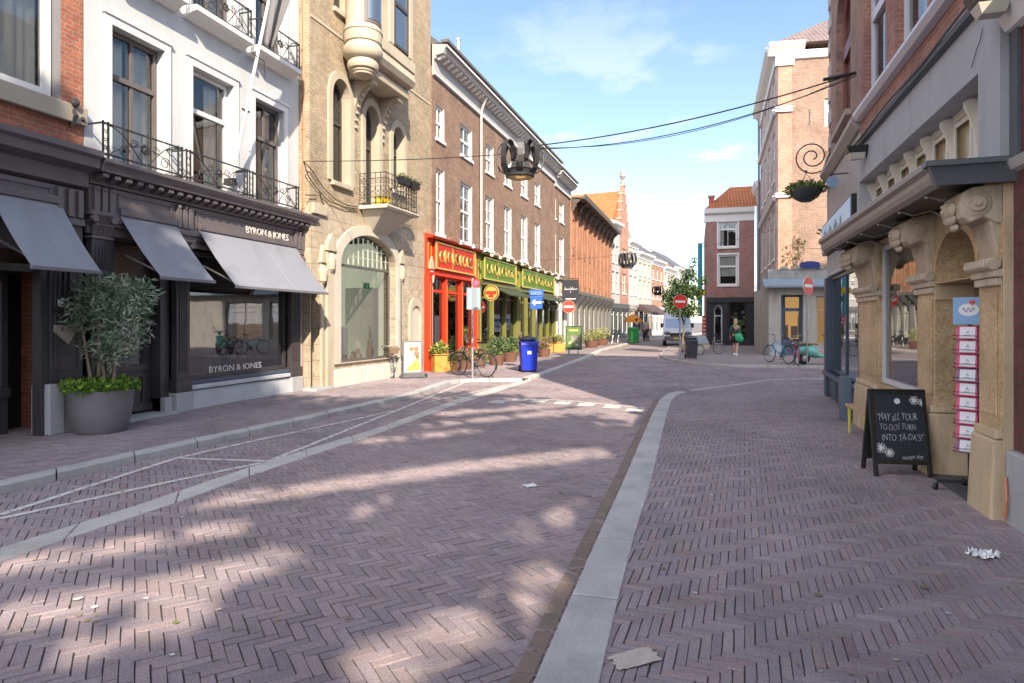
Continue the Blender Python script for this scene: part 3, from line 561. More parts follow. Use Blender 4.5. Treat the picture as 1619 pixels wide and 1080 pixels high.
cornice(B, .0, B.L+.2, [(0, zc-.36), (.10, zc-.34), (.12, zc-.2), (.33, zc-.18), (.36, zc-.1), (.42, zc-.05), (.42, zc), (0, zc+.09)], 'cornice', BLACKW2, (.2, .1, .1, .3, zc-.3, zc-.2))
ZF0, ZF1 = zc-.78, zc-.36
m = MB(); m.box(0, B.L, -.09, 0, ZF0, ZF1); m.box(0, B.L, -.14, 0, ZF0-.1, ZF0-.002); m.box(0, B.L, -.11, 0, ZF0-.16, ZF0-.102); m.box(0, B.L, -.06, 0, 2.95, ZF0-.162)
for c in (.22, 1.78, B.L-.14):
    for q in (-.13, 0, .13): m.box(c+q-.045, c+q+.045, -.15, -.09, ZF0+.01, ZF1-.02); m.ball((c+q, -.15, ZF1-.05), (.04, .03, .04), 6)
panel(m, .48, 1.52, ZF0+.05, ZF1-.05, -.09, .02, .03); panel(m, 2.05, B.L-.38, ZF0+.05, ZF1-.05, -.09, .02, .03); m.build('fascia', BLACKW2, B.root, bevel=.005)
tp = B.p(424, 359, .11); text_mesh('fascia_lettering', 'BYRON & JONES', .2, LETTER, B.root, Matrix.Translation((tp[0], -.112, (ZF0+ZF1)/2)) @ FACE, .008, width=1.35)
for i, (a, b) in enumerate(((163, 288), (295, 391), (395, 472))):
    x0 = B.p(a, 200, .36)[0]; x1 = B.p(b, 250, .36)[0]; railing(B, x0, x1, zc+.04, zc+.52, .36)
pilaster(B, .02, .34, PZ, 2.88, 3.28, .12, BLACKW)
pilaster(B, 1.60, 1.90, .42, 2.88, ZF0-.165, .12, BLACKW); pilaster(B, B.L-.42, B.L-.1, .42, 2.88, ZF0-.165, .12, BLACKW)
for q in ((1.56, 1.94, -.17, .42), (1.38, 1.545, -.1, .36), (B.L-.46, B.L-.06, -.17, .42), (B.L-.058, B.L, -.1, 2.6)):
    m = MB(); m.box(q[0], q[1], q[2], .2, PZ, q[3]); m.build('stone_plinth', BLUESTONE, B.root, bevel=.012)
m = MB(); m.box(1.94, B.L-.46, -.08, .2, PZ, .42); m.box(1.93, B.L-.47, -.13, .1, .44, .52); m.build('window_plinth', pmat('pale_blue_stone', (.50, .53, .57), .7, .1, 2, .2, dirt=((.3, .3, .3), .5)), B.root, bevel=.012)
m = MB(); m.box(1.94, B.L-.46, -.10, .12, .53, .60); m.build('window_board', pmat('blue_black', (.06, .075, .12), .35, .1, 3, .03), B.root, bevel=.008)
o = window(B, 1.92, B.L-.44, .60, 2.92, BLACKW, SHOPG, .02, .09, 1, name='shop_window')
tp = B.p(334, 580, 0); tq = B.p(416, 584, 0); text_mesh('window_lettering', 'BYRON & JONES', .17, pmat('white_letter', (.75, .75, .75), .5, .03, 5, 0), o, Matrix.Translation(((tp[0]+tq[0])/2, -.012+.06, .74)) @ FACE, .002, width=tq[0]-tp[0])
m = MB(); m.box(1.9, B.L-.45, .9, .93, .5, 3.0); m.box(1.9, B.L-.45, .12, .9, .45, .58); m.box(1.9, 1.93, .12, .9, .58, 3.0); m.box(1.93, B.L-.45, .12, .9, 2.95, 3.0); m.build('shop_interior', pmat('shop_brown', (.07, .055, .042), .7, .3, 2, .05), o)
m = MB()
for k in range(7):
    x = 2.25+k*.38; m.lathe([(.02, .58), (.09, .6), (.1, .78+.1*(k % 3)), (.05, .95+.1*(k % 3)), (.0, 1.0+.1*(k % 3))], (x, .55+.1*(k % 2), 0), 10)
m.build('display', pmat('display_goods', (.25, .20, .16), .6, .5, 4, 0), o)
# entrance door with side panels
m = MB(); m.wall(rect(.36, 1.56, PZ, 3.0), [rect(.50, 1.38, PZ+.01, 2.9)], .0, .28); m.build('door_frame', BLACKW, B.root)
m = MB(); m.wall(rect(.52, 1.36, PZ+.08, 2.15), [rect(.66, 1.24, .95, 2.02)], .2, .26); m.box(.62, 1.28, .17, .2, .84, .92); panel(m, .66, 1.24, .25, .78, .2, .03, .05); m.box(.52, 1.36, .14, .2, PZ+.085, PZ+.2); m.box(.52, 1.36, .19, .27, 2.16, 2.28)
dr = m.build('door', BLACKW, B.root, bevel=.005)
m = MB(); m.box(.64, 1.26, .225, .231, .93, 2.04); m.build('pane', SHOPG, dr); m = MB(); m.box(.52, 1.36, .2, .26, 2.285, 2.89); panel(m, .58, 1.3, 2.34, 2.84, .2, .02, .04); m.build('transom', pmat('brown_transom', (.09, .06, .045), .5, .2, 3, .1), dr)
m = MB(); m.box(.86, 1.08, .155, .168, .60, .66); m.build('letter_box', CHROME, dr); m = MB(); m.tube([(1.29, .2, 1.28), (1.29, .13, 1.28), (1.29, .13, 1.40), (1.29, .2, 1.40)], .012, 6); m.build('handle', CHROME, dr)
m = MB(); m.box(.74, 1.0, .21, .222, 1.36, 1.62); m.build('notice', pmat('notice_paper', (.55, .52, .48), .7, .08, 9, 0), dr)
m = MB(); m.box(.40, 1.56, -.2, .28, PZ-.04, PZ+.05); m.build('door_step', BLUESTONE, B.root, bevel=.01)
awning(B, yB(7.68), yB(8.78), 3.30, 2.31, .1, .92, 'narrow grey awning over the door behind the potted olive tree', 'grey canvas awnings')
awning(B, yB(9.3), yB(12.16), 3.30, 2.26, .1, .92, 'widest grey awning over the big black framed shop window', 'grey canvas awnings')
# flag on its pole
fp = thing('flagpole', 'white flagpole slanting up from the balcony of the white house', 'flagpole', B.w(yB(10.12), 0, 4.3), B.root.rotation_euler.z)
m = MB(); m.tube([(0, -.12, 0), (0, -.12-.95*.92, 3.3*1.06), (0, -1.25, 4.75)], [.034, .03, .024], 10); m.ball((0, -1.27, 4.8), .05, 8); m.build('pole', WHITEP, fp, smooth=True)
m = MB(); m.box(-.05, .05, -.2, 0, -.05, .08); m.build('bracket', IRON, fp); m = MB(); m.tube([(-.1, -.45, 1.35), (.1, -.45, 1.35)], .02, 6); m.build('cleat', IRON, fp); m = MB(); m.tube([(-.16, -.72, 2.35), (.18, -.72, 2.32), (.19, -.73, 2.0)], .011, 5); m.build('halyard', IRON, fp)
n, k = 14, 22; m = MB(); vs = []
for j in range(k+1):
    v = j/k
    for i in range(n+1):
        u = i/n; z = 4.6-2.1*v+.12*u*math.sin(v*3)-.28*u*(1-v); tw = .3+2.2*v
        vs.append((.02+(.26+.24*math.sin(v*2.6))*(u-.05)*math.cos(tw*.5)+.05*math.sin(u*9+v*4), -1.21+.55*v*.6-(.13)*u*math.sin(tw)+.06*math.sin(u*11+v*3), z))
m.add(vs, [(j*(n+1)+i, j*(n+1)+i+1, (j+1)*(n+1)+i+1, (j+1)*(n+1)+i) for j in range(k) for i in range(n)])
fl = m.build('flag', pmat('flag_cloth', (.17, .165, .175), .9, .08, 3, .1, fine=120), fp, smooth=True, recalc=False); s = fl.modifiers.new('thick', 'SOLIDIFY'); s.thickness = .006
# potted olive tree
pot = thing('potted_olive', 'large grey round pot with an olive tree over bright green edging plants', 'planter', tuple(gp(160, 682, PZ)))
m = MB(); m.lathe([(0, 0), (.30, 0), (.33, .03), (.385, .3), (.41, .56), (.42, .60), (.385, .60), (.37, .54), (0, .54)], n=32); m.build('pot', pmat('grey_pot', (.165, .16, .17), .55, .12, 3, .12), pot, smooth=True)
m = MB(); 
for sx_, sy_, tx_, ty_, h in ((-.05, .02, -.12, .05, 1.5), (.08, -.04, .02, -.1, 1.45), (.14, .05, .3, .06, 1.4), (-.1, -.06, -.3, -.1, 1.35), (.2, -.02, .42, .0, 1.3)):
    m.tube([(sx_, sy_, .5), (sx_*1.3, sy_, .8), ((sx_+tx_)/2, (sy_+ty_)/2, .55+h*.5), (tx_, ty_, .55+h)], [.025, .021, .017, .008], 6)
m.build('trunk', pmat('olive_bark', (.22, .17, .13), .9, .25, 12, .4), pot, smooth=True)
LEAF = attrmat('leaf', rough=.45, bump=0, trans=.25, mott=.1, spec=.4)
olive = [(.13, .20, .12), (.18, .25, .17), (.26, .32, .26), (.10, .16, .08), (.34, .38, .32)]
m = MB(); leafcloud(m, [((-.1, 0, 1.78), (.42, .36, .32)), ((.3, .05, 1.85), (.45, .38, .34)), ((.42, .0, 1.5), (.36, .32, .36)), ((-.42, -.05, 1.62), (.30, .28, .30)), ((.1, -.05, 2.05), (.36, .3, .22)), ((.62, .1, 1.95), (.2, .2, .26)), ((.3, 0, 1.2), (.3, .25, .28)), ((-.12, -.05, 1.15), (.16, .15, .15))], 3000, .105, olive, aspect=.26)
m.build('crown', LEAF, pot, recalc=False)
lime = [(.16, .30, .035), (.12, .24, .03), (.22, .36, .05), (.09, .17, .025)]
m = MB(); leafcloud(m, [((.36*math.cos(a), .36*math.sin(a), .66), (.14, .14, .09)) for a in np.linspace(0, 6.28, 12)[:-1]]+[((0, 0, .68), (.28, .28, .08))], 2300, .055, lime, aspect=.6); m.build('edging_plant', LEAF, pot, recalc=False)
# copper downpipe in the corner
m = MB(); x = B.L+.06; m.tube([(x, -.1, .1), (x, -.1, 11.5)], .05, 8)
for z in np.arange(.6, 11, 1.8): m.tube([(x, -.1, z), (x, -.1, z+.05)], .062, 8)
m.build('downpipe', pmat('copper_pipe', (.34, .17, .09), .5, .2, 4, .1), B.root)
# ------------------------------------------------------------ tan brick house with the oriel
TANB = brickmat('tan_brick', (.45, .375, .265), (.35, .28, .19), (.27, .22, .15), .21, .066, .012, .3, .5)
TANS = pmat('tan_stone', (.45, .39, .30), .8, .13, 1.4, .35, fine=35, dirt=((.27, .22, .16), .55)); TANS2 = pmat('pale_stone', (.50, .46, .39), .8, .12, 1.6, .3, dirt=((.33, .29, .24), .5))
C = Fac('tan_brick_house', 'tan brick house with round corner oriel, arched windows and arched shop window', (-8.38, 12.45), (-8.16, 18.74))
def cp(px, py, d=0.0): return C.p(px, py, d)
a1 = (cp(524, 285)[0], cp(552, 290)[0], cp(524, 285)[1], cp(538, 126)[1]); a2 = (cp(576, 300)[0], cp(597.5, 300)[0], 4.72, cp(587, 168)[1]); a3 = (cp(620, 280)[0], cp(637, 280)[0], cp(622, 300)[1], cp(628, 201)[1])
sw = (cp(534, 500)[0], cp(624, 500)[0], .62, cp(567, 370)[1]); zs = cp(534, 416)[1]; dr = (cp(489, 520)[0], cp(507, 520)[0])
up = [(a1[0]+.1, a1[1]-.1, 9.2, 11.2)]
ZB = 4.35
w = MB(); w.wall(rect(0, C.L, ZB, 15), [archhole(a[0], a[1], a[2], a[3]-(a[1]-a[0])*.62, a[3]) for a in (a1, a2, a3)]+[rect(*up[0])], 0, .35, 0, 1)
w.build('wall', [TANB, TANS], C.root)
w = MB(); w.wall(rect(0, C.L, PZ-.1, ZB-.004), [archhole(sw[0], sw[1], sw[2], zs, sw[3], 18), archhole(dr[0], dr[1], PZ, 2.15, 2.4)], -.03, .35); w.build('stone_base_wall', brickmat('tan_ashlar', (.46, .40, .31), (.41, .345, .26), (.20, .165, .12), .82, .37, .012, .3, .5), C.root)
shell(C, 15, TANB, DARK, 9, inner=1.6)
m = MB(); m.prism([(0, 14.3), (-.5, 14.6), (-.55, 15.0), (0, 15.3)], 0, C.L, 'x'); m.build('cornice', TANS, C.root)
roofslate = pmat('slate_roof', (.10, .10, .115), .7, .25, 3, .3)
for a in (a1, a3):
    window(C, a[0]+.02, a[1]-.02, a[2], a[3]-.02, LEADW, GLASS, .2, .05, 2, (), rise=(a[1]-a[0])*.6, trans=.6, bar=.03, sill=.1, sillm=TANS)
window(C, a2[0]+.02, a2[1]-.02, a2[2], a2[3]-.02, LEADW, GLASS, .2, .07, 2, (.05, .25), rise=(a2[1]-a2[0])*.6, trans=.6, bar=.05, name='balcony_door')
window(C, up[0][0]+.02, up[0][1]-.02, up[0][2], up[0][3], LEADW, GLASS, .2, .06, 2, (), trans=.6, sill=.08, sillm=TANS)
for a in (a1, a2, a3):                                               # leaded upper lights and stone surrounds
    m = MB(); h = a[3]-a[2]; z0 = a[2]+h*.63
    for i in range(1, 5): x = a[0]+(a[1]-a[0])*i/5; m.box(x-.008, x+.008, .22, .24, z0, a[3]-.18)
    for i in range(4): z = z0+(a[3]-z0-.2)*(i+.5)/4; m.box(a[0]+.06, a[1]-.06, .222, .238, z-.008, z+.008)
    m.build('leaded_light', LEADW, C.root)
    o = archhole(a[0]-.17, a[1]+.17, a[2], a[3]-(a[1]-a[0])*.62, a[3]+.19, 14); i_ = archhole(a[0]-.002, a[1]+.002, a[2]+.002, a[3]-(a[1]-a[0])*.62, a[3]+.002, 14)
    m = MB(); m.wall(o, [i_], -.05, -.002); m.build('stone_surround', TANS, C.root, bevel=.01)
for (x0, x1, z0, z1, d) in ((cp(478, 300)[0], .55, 4.1, 4.34, .1), (0.02, C.L-.02, 8.55, 8.62, .02)):
    m = MB(); m.box(max(.02, x0), x1, -d, -.002, z0, z1); m.build('stone_band', TANS, C.root, bevel=.015)
def pier(x0, x1, z0, z1, d):
    m = MB(); m.box(x0, x1, -d, -.032, z0, z1); m.prism([(x0-.04, z1+.002), (x1+.04, z1+.002), (x1+.02, z1+.2), ((x0+x1)/2, z1+.42), (x0-.02, z1+.2)], -d-.04, -.032)
    m.lathe([(.02, z1-.5), (.09, z1-.42), (.11, z1-.2), (.06, z1-.05)], ((x0+x1)/2, -d, 0), 12); return m
pier(.32, .42, PZ, 3.0, .09).build('carved_pier', TANS, C.root, bevel=.01); pier(dr[1]+.12, dr[1]+.42, PZ, 3.3, .1).build('carved_pier', TANS, C.root, bevel=.012)
pier(sw[1]+.14, sw[1]+.34, PZ, 3.3, .1).build('carved_pier', TANS, C.root, bevel=.012); pier(C.L-.3, C.L-.02, PZ, 3.3, .1).build('carved_pier', TANS, C.root, bevel=.012)
m = MB(); nx0, nx1 = cp(647, 540)[0], cp(661, 540)[0]; m.wall(archhole(nx0-.12, nx1+.12, .5, 1.95, 2.35), [archhole(nx0, nx1, .52, 1.8, 2.12)], -.1, -.032); m.build('niche_frame', TANS, C.root, bevel=.012)
m = MB(); m.prism(archhole(nx0, nx1, .52, 1.8, 2.12), -.04, -.033); m.build('niche_back', TANS2, C.root)
o = archhole(sw[0]-.26, sw[1]+.26, .62, zs, sw[3]+.26, 20); i_ = archhole(sw[0]-.002, sw[1]+.002, .622, zs, sw[3]+.002, 20)
m = MB(); m.wall(o, [i_], -.10, -.032); m.build('stone_surround', TANS2, C.root, bevel=.02)
m = MB(); m.prism(archhole(sw[0]-.30, sw[1]+.30, zs, zs+.02, sw[3]+.32, 20)+[(sw[0]-.22, zs)][:0], -.032, -.031); 
# shop window under the arch
fr = pmat('shop_frame', (.10, .095, .09), .5, .1, 3, .05)
o = window(C, sw[0]+.01, sw[1]-.01, sw[2]+.01, sw[3]-.01, fr, CLEARG, .16, .05, 1, (), rise=sw[3]-zs-.02, trans=(zs-sw[2])/(sw[3]-sw[2])+.0, name='shop_window')
m = MB()
for i in range(1, 12):
    x = sw[0]+(sw[1]-sw[0])*i/12; u = abs(x-(sw[0]+sw[1])/2)/((sw[1]-sw[0])/2); zt = zs+(sw[3]-zs)*math.sqrt(1-u*u)-.05; m.box(x-.022, x+.022, .15, .17, zs+.04, zt)
for z in (zs+.25, zs+.48): u = math.sqrt(max(0, 1-((z-zs)/(sw[3]-zs))**2)); c_ = (sw[0]+sw[1])/2; hw = (sw[1]-sw[0])/2*u-.06; m.box(c_-hw, c_+hw, .152, .168, z-.008, z+.008)
m.build('fanlight_bar', fr, o)
INT = pmat('shop_cream', (.72, .74, .60), .8, .08, 1, 0); INT.node_tree.nodes['Principled BSDF'].inputs['Emission Color'].default_value = (.8, .85, .68, 1); INT.node_tree.nodes['Principled BSDF'].inputs['Emission Strength'].default_value = .10   # glow put into the wall colour, in place of shop lamps; m = MB()
m.box(sw[0], sw[1], 1.5, 1.54, .6, 3.9); m.box(sw[0]-.04, sw[0], .36, 1.5, .6, 3.9); m.box(sw[1], sw[1]+.04, .36, 1.5, .6, 3.9); m.box(sw[0], sw[1], .36, 1.5, .56, .6); m.build('shop_interior', INT, o)
m = MB(); m.box(sw[1]-.35, sw[1]-.05, .5, 1.4, .6, 2.6); m.box(sw[0]+1.35, sw[0]+2.0, 1.0, 1.3, .6, 1.5); m.build('white_shelf', WHITEP, o)
m = MB(); m.box(sw[0]+1.0, sw[0]+1.35, 1.46, 1.49, 1.6, 2.2); m.box(sw[0]+.1, sw[0]+.55, 1.45, 1.49, 2.3, 2.8); m.build('wall_picture', pmat('dark_picture', (.12, .12, .10), .6, .5, 7, 0), o)
g = MB(); ex = cp(580, 452, -.6); g.box(ex[0]-.16, ex[0]+.16, .60, .62, ex[1]-.08, ex[1]+.08); eo = g.build('exit_sign', pmat('exit_green', (.0, .35, .12), .5, .05, 5, 0), o)
g = MB(); g.box(ex[0]-.03, ex[0]+.03, .59, .599, ex[1]-.05, ex[1]+.03); g.ball((ex[0], .594, ex[1]+.05), (.015, .004, .015), 6); g.tube([(ex[0]+.06, .594, ex[1]), (ex[0]+.13, .594, ex[1])], .008, 4); g.build('exit_pictogram', WHITEP, eo)
m = MB(); m.box(sw[0]+.02, sw[1]-.02, -.02, .3, sw[2]-.10, sw[2]-.002); m.build('window_board', pmat('grey_sill', (.22, .22, .21), .6, .1, 2, .1), C.root, bevel=.01)
pl_ = pmat('white_plinth_stone', (.62, .58, .50), .85, .12, 2.5, .4, dirt=((.35, .31, .26), .5)); x = sw[0]-.3; k = 0
while x < sw[1]+.1:
    m = MB(); m.box(x, x+.72, -.13, -.034, PZ-.05, sw[2]-.13); m.build('plinth_stone', pl_, C.root, bevel=.02); x += .73
FIG = pmat('ceramic', (.55, .42, .36), .4, .35, 6, 0)
for k, (u, y, h) in enumerate(((.22, .5, .22), (.3, .62, .3), (.38, .5, .2), (.55, .55, .25), (.66, .6, .32), (.82, .5, .62), (.9, .62, .3))):  # ornaments standing in the window
    x = sw[0]+(sw[1]-sw[0])*u; t = MB(); t.lathe([(.0, 0), (.09, .01), (.11, h*.3), (.055, h*.62), (.075, h*.78), (.03, h*.95), (0, h)], n=10)
    if k == 5: t.ball((.02, 0, h+.06), (.05, .05, .07), 8); t.tube([(.0, 0, h+.1), (-.05, 0, h+.3)], [.02, .008], 5); t.tube([(.04, 0, h+.1), (.03, 0, h+.32)], [.02, .008], 5)
    t.build('ornament', FIG, o, smooth=True, loc=(x, y, .6))
# door
m = MB(); m.wall(archhole(dr[0]+.01, dr[1]-.01, PZ+.01, 2.12, 2.38), [rect(dr[0]+.1, dr[1]-.1, 1.0, 1.95)], .22, .28); m.box(dr[0]+.08, dr[1]-.08, .19, .22, .3, .85); d_ = m.build('door', pmat('olive_door', (.20, .18, .13), .5, .2, 3, .1), C.root)
m = MB(); m.box(dr[0]+.08, dr[1]-.08, .245, .251, .98, 1.97); m.build('pane', GLASS, d_); m = MB(); m.tube([(dr[1]-.08, .2, 1.0), (dr[1]-.08, .15, 1.0), (dr[1]-.08, .15, 1.15)], .014, 6); m.build('handle', IRON, d_)
m = MB(); m.box(dr[0]-.1, dr[1]+.1, -.25, .3, PZ-.02, PZ+.06); m.build('door_step', BLUESTONE, C.root, bevel=.01)
m = MB(); ip = cp(526.5, 487, .06); m.box(ip[0]-.05, ip[0]+.05, -.07, -.032, ip[1]-.13, ip[1]+.13); io = m.build('intercom', CHROME, C.root, bevel=.006); m = MB(); m.box(ip[0]-.03, ip[0]+.03, -.075, -.071, ip[1]-.02, ip[1]+.1); m.build('intercom_panel', BLACK, io)
# balcony
b0, b1, bd, bz = cp(567, 326)[0], cp(661, 342, .8)[0], .8, 4.62
m = MB(); m.prism([(0, bz-.09), (-bd, bz-.09), (-bd-.04, bz-.04), (-bd-.04, bz), (0, bz)], b0, b1, 'x'); bal = m.build('balcony', TANS2, C.root, bevel=.01)
m = MB(); lo = [(b0+.5, -.0, bz-.6), (b1-.5, 0, bz-.6), (b1-.5, -.12, bz-.6), (b0+.5, -.12, bz-.6)]; hi = [(b0+.1, 0, bz-.095), (b1-.1, 0, bz-.095), (b1-.1, -bd+.1, bz-.095), (b0+.1, -bd+.1, bz-.095)]; m.hull(lo, hi); m.build('balcony_corbel', TANS2, bal, bevel=.02)
def filigree(m, x0, x1, y0, y1, z0, z1):
    L = math.hypot(x1-x0, y1-y0); n = max(2, round(L/.16))
    P = lambda t, z: (x0+(x1-x0)*t, y0+(y1-y0)*t, z)
    for z in (z0+.05, z0+.2, z1-.14, z1): m.tube([P(0, z), P(1, z)], .011, 5)
    for i in range(n+1): m.tube([P(i/n, z0), P(i/n, z1)], .009, 5)
    for i in range(n):
        for zc, r in ((z0+.42, .07), (z0+.6, .05), (z0+.29, .05)):
            q = [(x0+(x1-x0)*((i+.5)/n+r/L*math.cos(a)), y0+(y1-y0)*((i+.5)/n+r/L*math.cos(a)), zc+r*math.sin(a)) for a in np.linspace(0, 2*PI, 9)[:-1]]; m.tube(q, .007, 4, True)
m = MB(); filigree(m, b0+.04, b0+.04, 0, -bd+.03, bz, bz+.82); m.build('balcony_railing', IRON, bal)
m = MB(); filigree(m, b0+.04, b1-.04, -bd+.03, -bd+.03, bz, bz+.82); m.build('balcony_railing', IRON, bal)
m = MB(); filigree(m, b1-.04, b1-.04, -bd+.03, 0, bz, bz+.82); m.build('balcony_railing', IRON, bal)
for k, (u, q) in enumerate(((.09, .15), (.2, .3), (.31, .2))):
    t = thing('flower_pot', ('yellow pot by the balcony door, nearest the house wall', 'yellow pot in the middle of the three on the stone balcony', 'yellow pot at the end of the three on the stone balcony')[k], 'flower pot', C.w(b0+u*1.2+.05, -.35-q, bz), 0, 'yellow pots on the balcony')
    m = MB(); m.lathe([(0, 0), (.07, 0), (.10, .17), (.085, .17), (0, .15)], n=12); m.build('pot', pmat('yellow_pot', (.75, .50, .03), .5, .1, 4, 0), t, smooth=True)
    m = MB(); leafcloud(m, [((0, 0, .2), (.09, .09, .05))], 60, .05, [(.72, .52, .03), (.6, .42, .02), (.2, .25, .03)], aspect=.7); m.build('flowers', LEAF, t, recalc=False)
for k in range(2):
    t = thing('window_box', ('dark trough with plants hung on the front railing of the stone balcony', 'dark trough with plants at the far corner of the stone balcony')[k], 'planter', C.w(b0+.75+k*.55, -bd-.1, bz+.62), C.root.rotation_euler.z)
    m = MB(); m.hull([(-.2, -.08, 0), (.2, -.08, 0), (.2, .08, 0), (-.2, .08, 0)], [(-.24, -.11, .18), (.24, -.11, .18), (.24, .11, .18), (-.24, .11, .18)]); m.build('trough', BLACK, t)
    m = MB(); leafcloud(m, [((-.1, 0, .2), (.16, .12, .08)), ((.1, -.03, .15), (.16, .14, .1))], 160, .06, [(.08, .12, .04), (.12, .13, .06), (.06, .08, .05)], aspect=.5); m.build('plant', LEAF, t, recalc=False)
# oriel with round corner turret
oz = 7.72; tcx, tcy, tr_ = cp(582, 60, .62)[0], -.48, .50; ox1 = cp(655, 140, .85)[0]; od = .88
prof = [(.0, -.10), (.16, -.09), (.25, -.04), (.26, .0), (.29, .02), (.30, .06), (.355, .09), (.385, .17), (.37, .25), (.345, .28), (.34, .31), (.40, .33), (.45, .40), (.485, .50), (.47, .60), (.43, .66), (.42, .69), (.455, .71), (.46, .74), (.46, .95), (.48, .97), (.48, 1.0), (.45, 1.02), (.44, 1.08), (.42, 1.1)]
m = MB(); m.lathe([(r, z) for r, z in prof], (tcx, tcy, oz), 26); ori = m.build('oriel', TANS, C.root, smooth=True)
m = MB(); m.prism([(0, oz), (-od+.3, oz), (-od+.22, oz+.04), (-od+.2, oz+.2), (-od+.26, oz+.27), (-od+.06, oz+.32), (-od-.02, oz+.45), (-od+.03, oz+.62), (-od+.05, oz+.68), (-od, oz+.7), (-od, oz+.98), (0, oz+1.0)], tcx+.12, ox1, 'x'); m.build('oriel_base', TANS, ori)
m = MB(); m.box(tcx-.02, ox1-.02, -od+.06, 0, oz+1.0, 14.2); m.build('oriel_wall', TANS, ori)
wx0, wx1 = cp(625, 50, od)[0], cp(645, 50, od)[0]
m = MB(); m.lathe([(.42, 0), (.42, 5.4)], (tcx, tcy, oz+1.05), 26); m.build('turret_wall', TANS, ori, smooth=True)
m = MB(); m.lathe([(.435, 0), (.435, 3.0)], (tcx, tcy, oz+1.12), 12, -2.55, -.75); m.build('turret_frame', pmat('brown_window', (.13, .10, .085), .5, .15, 4, .05), ori, smooth=True)
m = MB(); m.lathe([(.445, .08), (.445, 2.9)], (tcx, tcy, oz+1.12), 12, -2.35, -1.05); m.build('turret_pane', FARG, ori, smooth=True)
m = MB(); m.box(wx0-.3, wx0-.06, -od-.01, -od+.06, oz+1.0, 13); m.box(wx1+.06, wx1+.25, -od-.01, -od+.06, oz+1.0, 13); m.build('oriel_pilaster', TANS, ori, bevel=.015)
m = MB(); m.wall(rect(wx0-.05, wx1+.05, oz+1.05, 12), [rect(wx0+.03, wx1-.03, oz+1.12, oz+2.1), rect(wx0+.03, wx1-.03, oz+2.2, 11.9)], -od-.0, -od+.058); wo = m.build('window', LEADW, ori)
m = MB(); m.box(wx0+.02, wx1-.02, -od+.03, -od+.045, oz+1.1, 11.95); m.build('pane', FARG, wo)
for x in (tcx+.42, ox1-.25):                                          # curved brackets under the oriel
    m = MB(); pts = [(0, oz-.005), (-od+.32, oz-.005), (-od+.32, oz-.1)]+[(-(od-.36)*(1-math.sin(t*PI/2)), oz-.1-1.05*(1-math.cos(t*PI/2))) for t in np.linspace(.1, 1, 9)]
    m.prism(pts, x-.13, x+.13, 'x')
    for k in range(9): t = .1+.9*k/8; m.ball((x, -(od-.36)*(1-math.sin(t*PI/2))-.03, oz-.1-1.05*(1-math.cos(t*PI/2))), (.09, .03, .035), 6)
    m.build('oriel_bracket', TANS, C.root)
m = MB()
for P in ([(480, 255), (492, 268), (512, 298), (530, 315), (550, 325), (566, 327)], [(480, 256), (488, 280), (505, 303), (520, 318), (545, 328), (566, 330)], [(505, 303), (512, 325), (500, 345)], [(483, 308), (500, 309)]):
    m.tube([(lambda q: (q[0], -.06, q[1]))(cp(*p, .06)) for p in P], .012, 5)
m.build('cable_run', BLACK, C.root)

